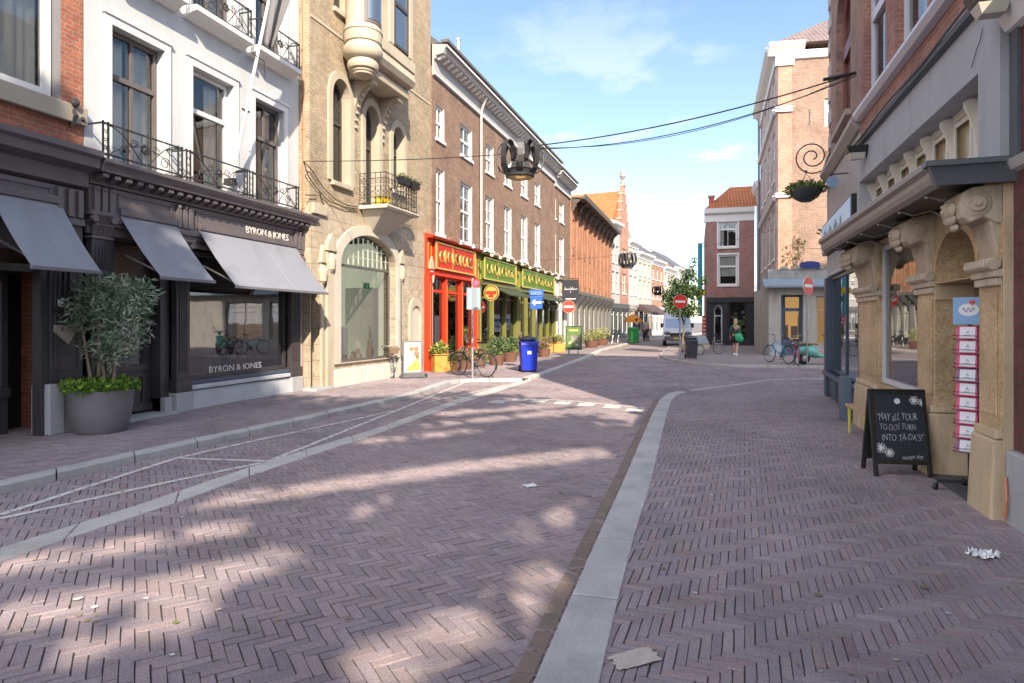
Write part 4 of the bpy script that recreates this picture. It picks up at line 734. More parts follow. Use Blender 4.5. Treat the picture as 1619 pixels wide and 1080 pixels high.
# ------------------------------------------------------------ brown brick house with the red and green shopfronts
BROWN = brickmat('brown_brick', (.275, .175, .122), (.21, .130, .092), (.27, .22, .18), .24, .075, .013, .3, .5)
D = Fac('brown_brick_house', 'long brown brick house with white cornice above the red and green shopfronts', (-8.12, 18.76), (-7.74, 35.2))
D2 = Fac('narrow_brown_house', 'narrow brown brick house between the green shopfronts and the orange brick block', (-7.738, 35.25), (-7.64, 39.5))
REVEALW = pmat('reveal_white', (.74, .72, .68), .6, .05, 2, .05)  # white paint of the window reveals
def brownfront(F, pxs, ztop_scale, down=None):
    z20, z21 = F.p(679, 211)[1] if F is D else 7.55, F.p(679, 154)[1] if F is D else 8.7
    z10, z11 = (F.p(680, 366)[1], F.p(678, 257)[1]) if F is D else (4.45, 6.65)
    zb, zt = (F.p(677, 113)[1], F.p(693, 84)[1]) if F is D else (9.35, 10.2)
    W = [(F.p(a, 300)[0], F.p(b, 300)[0]) for a, b in pxs]; W = [(max(.3, a), min(F.L-.15, b-.12)) for a, b in W]
    w = MB(); w.wall(rect(0, F.L, 3.3, zb+.3), [rect(a, b, z0, z1) for a, b in W for z0, z1 in ((z10, z11), (z20, z21))], 0, .3, 0, 1); w.build('wall', [BROWN, REVEALW], F.root)
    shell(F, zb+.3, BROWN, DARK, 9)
    for a, b in W:
        o = window(F, a+.02, b-.02, z10+.02, z11-.02, WHITEP, GLASS, .09, .07, 2, (.25, .75), trans=.52, bar=.035, sill=.06, curtain=(CURT, [(.03, .4, .02, .5), (.6, .97, .02, .97)]))
        o = window(F, a+.02, b-.02, z20+.02, z21-.02, WHITEP, GLASS, .09, .07, 2, (), trans=.5, bar=.035, sill=.06, curtain=(CURT, [(.5, .97, .02, .97)]))
    m = MB(); m.prism([(0, zb), (-.06, zb), (-.08, zb+.06), (-.06, zb+.5), (-.14, zb+.54), (-.14, zb+.62), (-.40, zb+.66), (-.44, zb+.78), (-.52, zt), (-.52, zt+.02), (0, zt+.1)], 0, F.L, 'x'); co = m.build('cornice', pmat('grey_cornice', (.40, .39, .375), .6, .1, 2, .1), F.root)
    m = MB(); m.box(0, F.L, -.095, -.081, zb+.03, zb+.10); m.box(0, F.L, -.54, -.525, zt-.07, zt); m.build('cornice_bead', WHITEP, co)
    n = int(F.L/.36)
    for i in range(n): m = MB(); x = F.L*(i+.5)/n; m.prism([(-.142, zb+.52), (-.142, zb+.655), (-.36, zb+.655), (-.36, zb+.6), (-.2, zb+.52)], x-.07, x+.07, 'x'); m.build('dentil', WHITEP, co)
    m = MB(); m.box(0, F.L, -.56, -.30, zt+.11, zt+.2); m.build('gutter', pmat('lead_gutter', (.13, .12, .115), .6, .2, 3, .1), co)
    m = MB(); m.add([(0, -.3, zt+.1), (F.L, -.3, zt+.1), (F.L, 3.4, zt+2.9), (0, 3.4, zt+2.9), (F.L, 7, zt+.1), (0, 7, zt+.1)], [(0, 1, 2, 3), (3, 2, 4, 5), (0, 3, 5), (1, 4, 2)]); m.build('roof', roofslate, F.root)
    return zb, zt
PX = [(680, 704.5), (728, 748), (767.5, 781.5), (797, 809.5), (823.5, 834.5), (845.5, 854.5)]
zb, zt = brownfront(D, PX, 1); brownfront(D2, [(870.5, 879.5), (884.5, 892)], 1)
m = MB(); x = D.p(757, 300)[0]; m.tube([(x-.15, -.45, zt), (x, -.12, zb+.2), (x, -.1, zb-.1), (x, -.1, 4.3)], .05, 8); m.build('downpipe', pmat('pale_pipe', (.50, .48, .45), .5, .1, 3, 0), D.root)
m = MB(); q = D.p(725, 100, -1.5); m.tube([(q[0], 1.5, zt+.5), (q[0], 1.5, q[1]+.95)], .07, 10); m.tube([(q[0], 1.5, q[1]+.95), (q[0], 1.5, q[1]+1.02)], .1, 10); m.build('flue_pipe', CHROME, D.root)
def shopfront(F, x0, x1, zt, col, col2, edge, sign, label, name):
    """pilasters, lettered sign box and glazed bays of one small shop, standing proud of the brick front"""
    t = thing(name, label, 'shopfront', F.w(x0, 0, PZ), F.root.rotation_euler.z); W = x1-x0; zt -= PZ
    m1 = pmat(name+'_paint', col, .4, .12, 2, .06); m2 = pmat(name+'_panel', col2, .45, .15, 2, .06); me = pmat(name+'_edge', edge, .4, .12, 6, 0)
    zf = zt-1.12
    m = MB(); m.box(0, W, -.06, 0, zf, zt-.08); m.prism([(0, zt-.08), (-.26, zt-.06), (-.32, zt), (0, zt+.1)], 0, W, 'x'); m.box(0, W, -.16, 0, zf-.1, zf-.002); m.build('fascia', m1, t, bevel=.01)
    m = MB(); m.box(.5, W-.5, -.16, -.062, zf+.16, zt-.16); sb = m.build('sign_board', m2, t)
    m = MB(); panel(m, .46, W-.46, zf+.12, zt-.12, -.16, .03, .055); panel(m, .1, .36, zf+.1, zt-.2, -.062, .012, .03); panel(m, W-.36, W-.1, zf+.1, zt-.2, -.062, .012, .03); m.build('gilt_frame', me, sb)
    if isinstance(sign, str): text_mesh('sign_lettering', sign, .42, GOLD, sb, Matrix.Translation((W/2, -.168, (zf+zt)/2)) @ FACE, .012, width=W-1.5)
    else:
        m = MB(); n = sign; rg = np.random.default_rng(n*7)            # curled gilt strokes, not readable in the photograph
        for i in range(n):
            x = .74+(W-1.48)*(i+.5)/n; w_ = (W-1.48)/n*.42; z0, z1 = zf+.34+.06*rg.random(), zt-.34-.08*rg.random()
            A = np.linspace(.3+rg.random(), 4.2+2*rg.random(), 12); m.tube([(x+w_*.9*math.cos(a_), -.172, (z0+z1)/2+(z1-z0)*.5*math.sin(a_)) for a_ in A], .03, 5)
            if i % 2: m.tube([(x-w_*.2, -.172, z0), (x+w_*.1, -.172, (z0+z1)/2), (x-w_*.1*rg.random(), -.172, z1)], .028, 5)
        for x in (.60, W-.60, W*.42): m.box(x-.035, x+.035, -.175, -.161, zf+.2, zt-.2)
        m.build('sign_lettering', GOLD, sb)
    nb = max(2, round(W/1.5)); zb_ = .62
    for i in range(nb+1):
        x = .14+(W-.28)*i/nb; wd = .14 if i in (0, nb) else .085; m = MB(); m.box(x-wd, x+wd, -.14 if i in (0, nb) else -.09, .05, 0, zf-.102); m.box(x-wd-.02, x+wd+.02, -.18 if i in (0, nb) else -.12, .05, 0, .3)
        m.box(x-wd*.45, x+wd*.45, -.155 if i in (0, nb) else -.105, -.09, .5, zf-.35); pq = m.build('pilaster', m1, t, bevel=.01); m = MB(); d_ = -.156 if i in (0, nb) else -.106; m.box(x-wd*.5, x-wd*.35, d_-.006, d_, .5, zf-.35); m.build('gilt_line', me, pq)
    for i in range(nb):
        a, b = .14+(W-.28)*i/nb+.09, .14+(W-.28)*(i+1)/nb-.09; door = i == nb//2; m = MB()
        m.box(a, b, .0, .05, 0, zb_ if not door else .3); m.box(a+.08, b-.08, -.02, 0, .12, (zb_ if not door else .3)-.08); m.build('stall_riser', m2, t)
        m = MB(); m.wall(rect(a, b, zb_ if not door else .3, zf-.104), [rect(a+.06, b-.06, (zb_ if not door else .3)+.06, zf-.62), rect(a+.06, b-.06, zf-.54, zf-.16)], .0, .05); f = m.build('shop_window' if not door else 'shop_door', m1, t)
        m = MB(); m.box(a+.05, b-.05, .022, .028, (zb_ if not door else .3)+.05, zf-.15); m.build('pane', GLASS, f)
    m = MB(); m.box(.02, W-.02, .9, .95, 0, zf); m.box(.02, W-.02, .06, .9, -.02, .02); m.build('shop_interior', pmat('shop_dim', (.06, .05, .035), .8, .6, 3, 0), t)
    m = MB(); rg = np.random.default_rng(len(label))
    for i in range(40): x = .3+(W-.6)*rg.random(); h = .12+.3*rg.random(); z = .5+1.7*rg.random(); m.box(x-.07, x+.07, .10+.2*rg.random(), .45, z, z+h, 0, tuple(rg.random(3)*np.array((.75, .65, .45))+.08))
    m.build('window_display', attrmat('display', .6, 0), t)
    return t, zf, W, zt
xr0, xr1, xg, xg2 = D.p(676, 450, .1)[0], D.p(756, 450, .1)[0], D.p(819, 450, .1)[0], D.L-.1
ztS = D.p(676, 372, .1)[1]
rs, zf, Wr, zr = shopfront(D, xr0, xr1-.02, ztS, (.60, .040, .012), (.48, .030, .012), (.62, .36, .10), 9, 'bright red shopfront with a gilt framed sign at the start of the brown house', 'red_shopfront')
for i in range(3):
    m = MB(); x = Wr*(.36+.26*i); m.tube([(x, -.05, zr+.05), (x, -.4, zr+.18), (x, -.55, zr+.02)], .018, 6); m.lathe([(.02, .06), (.04, .04), (.1, -.1)], (x, -.57, zr-.02), 10); m.build('sign_lamp', CHROME, rs)
m = MB(); m.box(.55, .85, -.12, -.09, .7, 1.75); m.build('menu_board', pmat('menu_slate', (.06, .055, .075), .5, .2, 8, 0), rs)
gs, zf, Wg, zg = shopfront(D, xr1+.02, xg-.02, ztS-.05, (.150, .150, .040), (.10, .20, .022), (.50, .42, .10), 8, 'olive green shopfront with gold letters beside the red one', 'green_shopfront')
g2, zf2, Wg2, zg2 = shopfront(D, xg+.02, xg2, ztS-.1, (.170, .165, .045), (.11, .22, .025), (.52, .44, .12), 9, 'far olive green shopfront with gold letters behind the blue arrow sign', 'green_shopfront')
for t, W_, z_ in ((gs, Wg, zg), (g2, Wg2, zg2)):
    for i in range(5):
        m = MB(); x = W_*(.1+.2*i); m.tube([(x, -.05, z_+.02), (x, -.35, z_+.1), (x, -.45, z_-.05)], .016, 6); m.ball((x, -.46, z_-.1), (.08, .08, .07), 8); m.build('sign_lamp', pmat('pale_lamp', (.55, .52, .45), .4, .1, 4, 0), t)
    m = MB(); m.prism([(-.15, zf-.15), (-.95, zf-.5), (-.95, zf-.46), (-.15, zf-.11)], W_*.3, W_*.95, 'x'); m.build('folded_awning', pmat('dark_green_cloth', (.04, .055, .03), .8, .2, 3, .1), t)
ws, zf3, Wq, zq = shopfront(D2, .05, D2.L-.05, 4.1, (.62, .60, .55), (.66, .64, .6), (.4, .36, .3), 6, 'white shopfront beyond the green ones under the black hanging sign', 'white_shopfront')

# ------------------------------------------------------------ orange brick block and the far houses
ORB = brickmat('orange_brick', (.39, .195, .12), (.32, .155, .095), (.42, .26, .17), .22, .066, .01, .2, .3)
E = Fac('orange_brick_block', 'tall orange brick block with many pilasters and a dark bracketed eave', (-7.63, 39.55), (-7.33, 56.8))
ze = E.p(899, 314, .2)[1]; zE = E.p(896, 287, .9)[1]; zg = E.p(899, 458)[1]; n = 9; st = E.L/n
holes = [rect(st*i+.62, st*(i+1)-.62, z0, z1) for i in range(n) for z0, z1 in ((zg+.5, zg+2.3), (zg+2.9, zg+4.6))]
w = MB(); w.wall(rect(0, E.L, zg, zE-.1), holes, 0, .3); w.build('wall', ORB, E.root); shell(E, zE-.1, ORB, DARK, 10)
for h in holes: window(E, h[0][0]+.01, h[1][0]-.01, h[0][1]+.01, h[2][1]-.01, pmat('rust_frame', (.30, .14, .07), .5, .1, 3, 0), FARG, .12, .07, 2, (), trans=.6)
for i in range(n+1):
    x = st*i; m = MB(); m.box(max(0, x-.2), min(E.L, x+.2), -.12, -.002, zg+.02, ze); m.build('pilaster', ORB, E.root)
    m = MB(); m.prism([(-.22, ze-.5), (-.34, ze-.1), (-.75, ze+.28), (-.75, ze+.34), (-.02, ze+.34), (-.02, ze-.5)], max(.0, x-.14), min(E.L, x+.14), 'x'); m.build('eave_bracket', pmat('dark_timber', (.09, .075, .06), .7, .2, 3, .1), E.root)
m = MB(); m.prism([(0, ze+.342), (-.85, ze+.36), (-.95, ze+.55), (-.95, zE), (0, zE+.2)], -.05, E.L+.05, 'x'); m.build('eave', pmat('dark_timber', (.09, .075, .06)), E.root)
gs_ = pmat('grey_arcade', (.15, .145, .14), .8, .2, 2, .3, dirt=((.07, .07, .07), .5)); m = MB()
hs = [archhole(st*i+.3, st*(i+1)-.3, PZ+.02, 2.6, 3.05) for i in range(n)]; m.wall(rect(0, E.L, 0, zg-.004), hs, -.08, .3); m.build('arcade', gs_, E.root)
m = MB(); m.box(0, E.L, -.35, -.09, zg-.22, zg-.01); m.build('string_course', gs_, E.root)
for i in range(n):
    m = MB(); m.prism([(-.1, zg-1.2), (-.2, zg-.9), (-.55, zg-.45), (-.55, zg-.24), (-.1, zg-.24)], st*i+.02, st*i+.3, 'x'); m.build('console', pmat('dark_console', (.05, .05, .05), .6, .2, 4, .1), E.root)
    window(E, st*i+.31, st*(i+1)-.31, PZ+.4, 3.0, pmat('pale_shop_frame', (.55, .55, .5), .5, .1, 3, 0), FARG, .1, .09, 3, (), rise=.44, trans=.72, name='shop_window')
def house(name, label, a, b, h, wallm, cols, zs_, wm, kind='flat', roofm=None, shopcol=(.06, .06, .06), sw_=1.0, group='houses along the far end of the street'):
    F = Fac(name, label, a, b, group=group); w = MB(); ho = []
    for i in range(cols):
        c = F.L*(i+.5)/cols; ho += [rect(c-sw_/2, c+sw_/2, z0, z1) for z0, z1 in zs_]
    w.wall(rect(0, F.L, 3.3, h), ho, 0, .3); w.build('wall', wallm, F.root); shell(F, h, wallm, DARK, 9)
    for q in ho: window(F, q[0][0]+.01, q[1][0]-.01, q[0][1]+.01, q[2][1]-.01, wm, FARG, .12, .09, 2, (), trans=.55, sill=.08)
    m = MB(); m.box(0, F.L, -.12, .3, 2.85, 3.28); m.build('shop_fascia', pmat('fascia_'+name, shopcol, .5, .2, 2, 0), F.root)
    k = max(2, round(F.L/1.8)); hs = [rect(F.L*i/k+.12, F.L*(i+1)/k-.12, .5, 2.7) for i in range(k)]; m = MB(); m.wall(rect(0, F.L, 0, 2.84), hs, -.04, .3); m.build('shop_wall', pmat('fascia_'+name, shopcol), F.root)
    for q in hs: window(F, q[0][0]+.01, q[1][0]-.01, q[0][1]+.01, q[2][1]-.01, wm, FARG, .1, .06, 1, (), trans=.8, name='shop_window')
    if kind == 'flat':
        m = MB(); m.prism([(0, h-.6), (-.08, h-.58), (-.12, h-.25), (-.45, h-.15), (-.5, h+.05), (0, h+.15)], -.03, F.L+.03, 'x'); m.build('cornice', WHITEP, F.root)
        if roofm:
            m = MB(); m.add([(0, -.2, h+.1), (F.L, -.2, h+.1), (F.L, 2.8, h+2.3), (0, 2.8, h+2.3), (F.L, 6, h+.1), (0, 6, h+.1)], [(0, 1, 2, 3), (3, 2, 4, 5), (0, 3, 5), (1, 4, 2)]); m.build('roof', roofm, F.root)
    return F
def tilemat(name, c1):
    if name in MATS: return MATS[name]
    m, n, l, b = _nt(name); v = _obj(n, l); wv = n.new('ShaderNodeTexWave'); wv.inputs['Scale'].default_value = 1.6; wv.inputs['Distortion'].default_value = .3; l.new(v, wv.inputs[0])
    wz = n.new('ShaderNodeTexWave'); wz.bands_direction = 'Z'; wz.wave_profile = 'SAW'; wz.inputs['Scale'].default_value = 1.1; l.new(v, wz.inputs[0])
    c = _mix(n, l, .5, _ramp(n, l, wv.outputs['Fac'], [(0, sc(c1, .6)), (.6, sc(c1, 1.15))]), _ramp(n, l, wz.outputs['Fac'], [(0, sc(c1, 1.15)), (1, sc(c1, .65))]))
    c = _mix(n, l, 1, c, _ramp(n, l, _noise(n, l, v, 2, 5), [(.3, (.75,)*3), (.7, (1.15,)*3)]), 'MULTIPLY'); l.new(c, b.inputs['Base Color']); b.inputs['Roughness'].default_value = .75
    l.new(_bump(n, l, wv.outputs['Fac'], .8, .05), b.inputs['Normal']); MATS[name] = m; return m
TILE = tilemat('orange_tile', (.44, .14, .045)); TILEB = tilemat('brown_tile', (.20, .15, .14))
fw_ = lambda t: (Vector((-7.31, 56.85)).lerp(Vector((-4.5, 74)), t))
fa = [Vector((-7.31, 56.85)), Vector((-6.85, 59.8)), Vector((-6.35, 62.9)), Vector((-5.75, 66.4)), Vector((-4.75, 72.2)), Vector((-3.7, 78)), Vector((-2.6, 84)), Vector((-1.3, 91))]
W2 = ((4.3, 6.2), (7.0, 8.6)); WHITE = pmat('far_white_render', (.42, .42, .41), .85, .08, 1, .2, dirt=((.28, .28, .27), .5)); cream = pmat('cream_render', (.42, .39, .34), .8, .08, 1, .1); pink = brickmat('pink_brick', (.46, .23, .15), (.40, .19, .13), (.4, .33, .28))
h1 = house('white_gable_house', 'tall white house right after the orange brick block', fa[0], fa[1]-Vector((0, .03)), 10.6, WHITE, 2, W2, WHITEP, shopcol=(.05, .06, .05))
h2 = house('step_gable_house', 'brick house with a stepped gable and steep orange tile roof', fa[1], fa[2]-Vector((0, .03)), 10.4, pink, 1, W2, WHITEP, kind='gable', sw_=1.3)
F = h2; L = F.L; st_ = [(-.0, 10.4)]; nst = 5; zt_ = 14.6
for i in range(nst): z = 10.4+(zt_-10.4)*(i+1)/nst; x = L/2*i/nst; st_ += [(x, z), (L/2*(i+1)/nst-.08, z)]
pts = st_+[(L-x, z) for x, z in reversed(st_)]; m = MB(); m.prism(pts, 0, .35); m.build('stepped_gable', pink, F.root)
for i in range(nst):
    for s in (0, 1):
        x = L/2*(i+.5)/nst; x = x if not s else L-x; z = 10.4+(zt_-10.4)*(i+1)/nst; m = MB(); m.box(x-.2, x+.2, -.06, .4, z, z+.16); m.build('coping_stone', SAND, F.root)
m = MB(); m.lathe([(0, 0), (.22, 0), (.22, .3), (.12, .45), (.3, .8), (.26, 1.2), (.05, 1.6), (0, 1.6)], (L/2, .15, zt_+.16), 10); m.build('finial', pmat('grey_finial', (.25, .24, .23), .8, .2, 4, .2), F.root)
m = MB(); m.add([(-2.6, .36, 9.3), (L/2, .36, 14.2), (L+2.6, .36, 9.3), (-2.6, 9, 9.3), (L/2, 9, 14.2), (L+2.6, 9, 9.3)], [(0, 1, 4, 3), (1, 2, 5, 4), (0, 2, 1), (3, 4, 5)]); m.build('roof', TILE, F.root)
h3 = house('white_corner_house', 'narrow white house with a grey dome beyond the stepped gable', fa[2], fa[3]-Vector((0, .03)), 9.6, WHITE, 2, W2, WHITEP, shopcol=(.3, .28, .25))
m = MB(); m.lathe([(1.2, 9.7), (1.25, 10.2), (1.1, 10.8), (.7, 11.3), (.2, 11.6), (0, 11.7)], (1.3, 1.4, 0), 16); m.build('dome', pmat('lead_dome', (.20, .20, .19), .6, .15, 3, .1), h3.root, smooth=True)
house('cream_cornice_house', 'wide cream house with a heavy cornice behind the second crown', fa[3], fa[4]-Vector((0, .03)), 8.8, cream, 3, ((4.2, 6.0), (6.5, 7.8)), WHITEP, roofm=roofslate, shopcol=(.09, .05, .04))
house('pink_slate_house', 'pink brick house with a slate roof further along the row', fa[4], fa[5]-Vector((0, .03)), 8.6, pink, 3, ((4.2, 5.9), (6.4, 7.7)), WHITEP, roofm=roofslate, shopcol=(.5, .48, .44))
house('cream_slate_house', 'cream house with slate roof before the last white one', fa[5], fa[6]-Vector((0, .03)), 8.2, cream, 3, ((4.2, 5.9), (6.3, 7.4)), WHITEP, roofm=TILEB, shopcol=(.12, .1, .1))
house('last_white_house', 'white house at the very end of the row, half behind the young tree', fa[6], fa[7], 8.6, WHITE, 3, ((4.2, 5.9), (6.4, 7.8)), WHITEP, roofm=roofslate, shopcol=(.4, .38, .35))
# ------------------------------------------------------------ right side: ochre stone shop portal under a canopy
def terrazzo():
    m, n, l, b = _nt('ochre_terrazzo'); v = _obj(n, l); k = n.new('ShaderNodeTexVoronoi'); k.inputs['Scale'].default_value = 58; l.new(v, k.inputs[0]); k2 = n.new('ShaderNodeTexVoronoi'); k2.inputs['Scale'].default_value = 30; l.new(v, k2.inputs[0])
    c = _ramp(n, l, k.outputs['Color'], [(.1, (.36, .235, .125)), (.45, (.53, .385, .225)), (.8, (.60, .46, .28)), (.95, (.68, .59, .44))])
    c = _mix(n, l, .3, c, _ramp(n, l, k2.outputs['Color'], [(.2, (.44, .30, .17)), (.8, (.62, .48, .30))]))
    c = _mix(n, l, 1, c, _ramp(n, l, _noise(n, l, v, 1.8, 6), [(.3, (.62, .60, .56)), (.65, (1.1, 1.08, 1.05))]), 'MULTIPLY')
    l.new(c, b.inputs['Base Color']); b.inputs['Roughness'].default_value = .5; l.new(_bump(n, l, _noise(n, l, v, 40, 4), .25, .006), b.inputs['Normal']); return m
TERR = terrazzo(); OCHRE = pmat('ochre_stone', (.55, .42, .27), .7, .16, 3, .35, dirt=((.20, .14, .09), .6)); CARVE = pmat('carved_stone', (.50, .42, .31), .75, .18, 5, .5, dirt=((.20, .15, .10), .6))
PLAST = pmat('grey_plaster', (.36, .365, .385), .85, .08, 1.5, .4, fine=28, dirt=((.22, .22, .23), .6)); PLASTD = pmat('dark_plaster', (.085, .10, .115), .7, .1, 2, .1); CREAMP = pmat('cream_paint', (.62, .58, .50), .55, .08, 3, .06)
SIDEB = brickmat('rose_brick', (.37, .175, .13), (.31, .14, .11), (.36, .30, .27))
I = Fac('portal_house', 'red brick house with carved ochre stone shop portal under a flat canopy', (2.56, 11.36), (2.47, 6.13))
ip = I.p; L = I.L; ZC = 2.84
p1 = (ip(1361, 500)[0], ip(1392, 500)[0]); p2 = (ip(1455, 500)[0], ip(1483, 500)[0]); p3 = (ip(1554, 500)[0], ip(1590, 500)[0])
w = MB(); W1 = [(ip(1366, 60)[0], ip(1400, 60)[0]), (ip(1415, 60)[0], ip(1466, 60)[0]), (L-1.5, L-.4)]
w.wall(rect(0, L, 4.46, 10.6), [rect(a, b, 5.0, 7.3) for a, b in W1]+[rect(a, b, 8.0, 9.8) for a, b in W1], 0, .3); w.build('wall', SIDEB, I.root)
shell(I, 10.6, SIDEB, DARK, 8, inner=2.2)
for a, b in W1:
    window(I, a+.01, b-.01, 5.0, 7.29, pmat('pale_lilac_paint', (.58, .58, .64), .5, .05, 2, .03), GLASS, .1, .12, 1, (), trans=.6, curtain=(CURT, [(.05, .95, .02, .5)]))
    window(I, a+.01, b-.01, 8.0, 9.79, WHITEP, GLASS, .1, .1, 1, (), trans=.5)
m = MB(); m.prism([(0, 4.86), (-.08, 4.88), (-.13, 4.94), (-.13, 4.99), (0, 5.0)], 0, L, 'x'); m.build('sill_course', pmat('pale_lilac_paint', (.58, .58, .64)), I.root, bevel=.008)
m = MB(); m.prism([(0, 10.2), (-.2, 10.3), (-.4, 10.45), (-.4, 10.6), (0, 10.7)], 0, L, 'x'); m.build('cornice', WHITEP, I.root)
c0, c1 = ip(1365, 287)[0], ip(1559, 105)[0]; zc0, zc1 = 3.12, 3.86
m = MB(); m.wall(rect(0, L, ZC+.13, 4.456), [rect(c0, c1, zc0, zc1)], -.06, .3); m.build('plaster_lintel', PLAST, I.root)
m = MB(); m.prism([(-.062, 4.38), (-.12, 4.4), (-.13, 4.455), (0, 4.50)], 0, L, 'x'); m.tube([(x, -.135, 4.47-.02*math.sin(x*2.3)) for x in np.linspace(0, L-.3, 24)], .012, 5); m.build('drip_moulding', PLASTD, I.root)
m = MB(); x = 0; m.tube([(L-.55, -.075, 3.95), (L-.42, -.075, 4.08), (L-.36, -.075, 4.12), (L-.3, -.075, 4.2)], .004, 4); m.build('plaster_crack', PLASTD, I.root)
nb = 7
for i in range(nb):
    a, b = c0+(c1-c0)*i/nb, c0+(c1-c0)*(i+1)/nb; g = .17
    o = window(I, a+.004, b-.004, zc0+.004, zc1-.004, CREAMP, pmat('amber_glass', (.33, .25, .13), .2, .2, 6, 0), .16, .09, 1, (), name='clerestory_window')
    q = MB(); q.wall(rect(a+.1, b-.1, zc0+.14, zc1-.12), [rect(a+.14, b-.14, zc0+.19, zc1-.17)], .145, .16); q.build('moulding', CREAMP, o)
    q = MB(); x = a; pts = [(.16, zc0+.2), (.145, zc0+.3), (.13, zc0+.42), (.08, zc1-.16), (.05, zc1-.1), (.05, zc1-.05), (.09, zc1-.03), (.16, zc1-.02)]; q.prism(pts, x-.022, x+.022, 'x'); q.lathe([(.001, -.035), (.05, -.035), (.05, .035), (.001, .035)], n=10) if False else None; q.build('scroll_bracket', CREAMP, I.root, bevel=.006)
m = MB(); m.box(c0, c1, -.03, .15, zc0-.1, zc0-.003); m.build('clerestory_sill', CREAMP, I.root)
# canopy
cd = .55; m = MB(); prof = [(.2, ZC+.11), (-cd, ZC+.10), (-cd-.03, ZC+.14), (-cd-.06, ZC+.14), (-cd-.06, ZC+.10), (-cd-.02, ZC+.07), (-cd-.02, ZC+.02), (-cd, ZC-.03), (-cd+.04, ZC-.06), (-cd+.06, ZC-.06), (-cd+.06, ZC+.0), (.2, ZC+.0)]
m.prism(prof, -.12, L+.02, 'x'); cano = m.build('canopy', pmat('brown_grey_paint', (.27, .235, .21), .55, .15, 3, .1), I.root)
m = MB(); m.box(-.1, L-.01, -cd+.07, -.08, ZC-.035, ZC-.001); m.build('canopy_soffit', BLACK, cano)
m = MB(); m.hull([(L+.021, -cd+.02, ZC-.05), (L+.021, .1, ZC-.05), (L+.06, .1, ZC-.05), (L+.06, -cd+.02, ZC-.05)], [(L+.021, -cd-.07, ZC+.15), (L+.021, .1, ZC+.15), (L+.11, .1, ZC+.15), (L+.11, -cd-.07, ZC+.15)]); m.box(L+.02, L+.13, -cd-.08, .1, ZC+.10, ZC+.14); m.build('canopy_edge', pmat('blue_grey_paint', (.10, .12, .135), .45, .1, 3, .05), cano)
m = MB(); m.box(-.1, L+.02, -cd-.06, .1, ZC+.142, ZC+.155); m.build('canopy_lead', pmat('pale_lead', (.32, .33, .34), .5, .2, 4, .2), cano)
for k in range(6):
    x = .5+k*.85; m = MB(); m.tube([(x, -cd+.1, ZC-.04), (x, -cd*.6, ZC-.09), (x, -cd*.3, ZC-.05), (x, -.02, ZC-.13)], .012, 6); m.ball((x, -cd+.1, ZC-.05), .022, 6); m.build('canopy_rod', CHROME, cano)
# piers, scroll brackets, base blocks
def pier_(x0, x1, near):
    c = (x0+x1)/2; m = MB(); d = .03; m.box(x0, x1, -d, .3, .70, ZC-.03); m.box(x0+.07, x1-.07, -d-.012, -d, .85, 1.9); o = m.build('pier', TERR, I.root, bevel=.012)
    m = MB(); m.hull([(x0-.03, -d-.09, -.02), (x1+.02, -d-.09, -.02), (x1+.02, .3, -.02), (x0-.03, .3, -.02)], [(x0-.02, -d-.06, .66), (x1+.01, -d-.06, .66), (x1+.01, .3, .66), (x0-.02, .3, .66)]); m.prism([(x0-.018, .665), (x1+.012, .665), (x1+.0, .74), (x0, .74)], -d-.045, .29); m.build('pier_base', OCHRE, o, bevel=.02)
    m = MB(); m.box(x0-.02, x1+.02, -d-.06, .25, 2.02, 2.09); m.box(x0+.0, x1, -d-.04, .25, 1.95, 2.017); m.lathe([(.001, -.13), (.055, -.13), (.055, .13), (.001, .13)], n=10) if False else None
    m.M = Matrix.Translation((c, -d-.06, 2.13)) @ Matrix.Rotation(PI/2, 4, 'Y'); m.lathe([(.001, -(x1-x0)/2-.03), (.055, -(x1-x0)/2-.03), (.055, (x1-x0)/2+.03), (.001, (x1-x0)/2+.03)], n=12); m.M = None
    for k in range(6): x = x0+(x1-x0)*(k+.5)/6; m.box(x-.018, x+.018, -d-.125, -d-.1, 2.10, 2.17)
    m.build('pier_capital', CARVE, o, bevel=.01)
    m = MB(); m.hull([(x0+.07, -d, 2.18), (x1-.07, -d, 2.18), (x1-.06, .1, 2.18), (x0+.06, .1, 2.18)], [(x0+.02, -d-.08, 2.50), (x1-.02, -d-.08, 2.50), (x1-.02, .1, 2.50), (x0+.02, .1, 2.50)])
    pts = [(.1, 2.47), (-.06, 2.47), (-.15, 2.53), (-.25, 2.48), (-.31, 2.53), (-.33, 2.63), (-.30, 2.74), (-.24, 2.78), (-.15, 2.79), (-.14, ZC-.03), (.1, ZC-.03)]; m.prism(pts, x0-.0, x1+.0, 'x')
    b_ = m.build('scroll_bracket', CARVE, o, bevel=.015)
    q = MB()
    for s in (-1, 1):
        for r_, t_ in ((.115, .010), (.078, .024), (.04, .036)):
            q.M = Matrix.Translation((c+s*((x1-x0)/2), -.205, 2.64)) @ Matrix.Rotation(PI/2, 4, 'Y'); q.lathe([(.001, -t_), (r_-.015, -t_), (r_, 0), (r_-.015, t_), (.001, t_)], n=22)
    q.M = None; q.ball((c, -.335, 2.62), ((x1-x0)*.34, .045, .08), 10); q.ball((c, -.32, 2.54), ((x1-x0)*.25, .04, .055), 10); q.ball((c, -.29, 2.47), ((x1-x0)*.17, .035, .04), 8); q.ball((c-.05, -.365, 2.66), .022, 8); q.ball((c+.05, -.365, 2.66), .022, 8); q.ball((c, -.378, 2.61), .024, 8)
    for k in range(9): q.ball((x0+(x1-x0)*random.random(), -.05-.15*random.random(), 2.60+.16*random.random()), (.04, .04, .035), 6)
    q.build('scroll_carving', CARVE, b_, smooth=True)
    return o
for k, (a, b) in enumerate((p1, p2, p3)): pier_(a, b, k == 2)
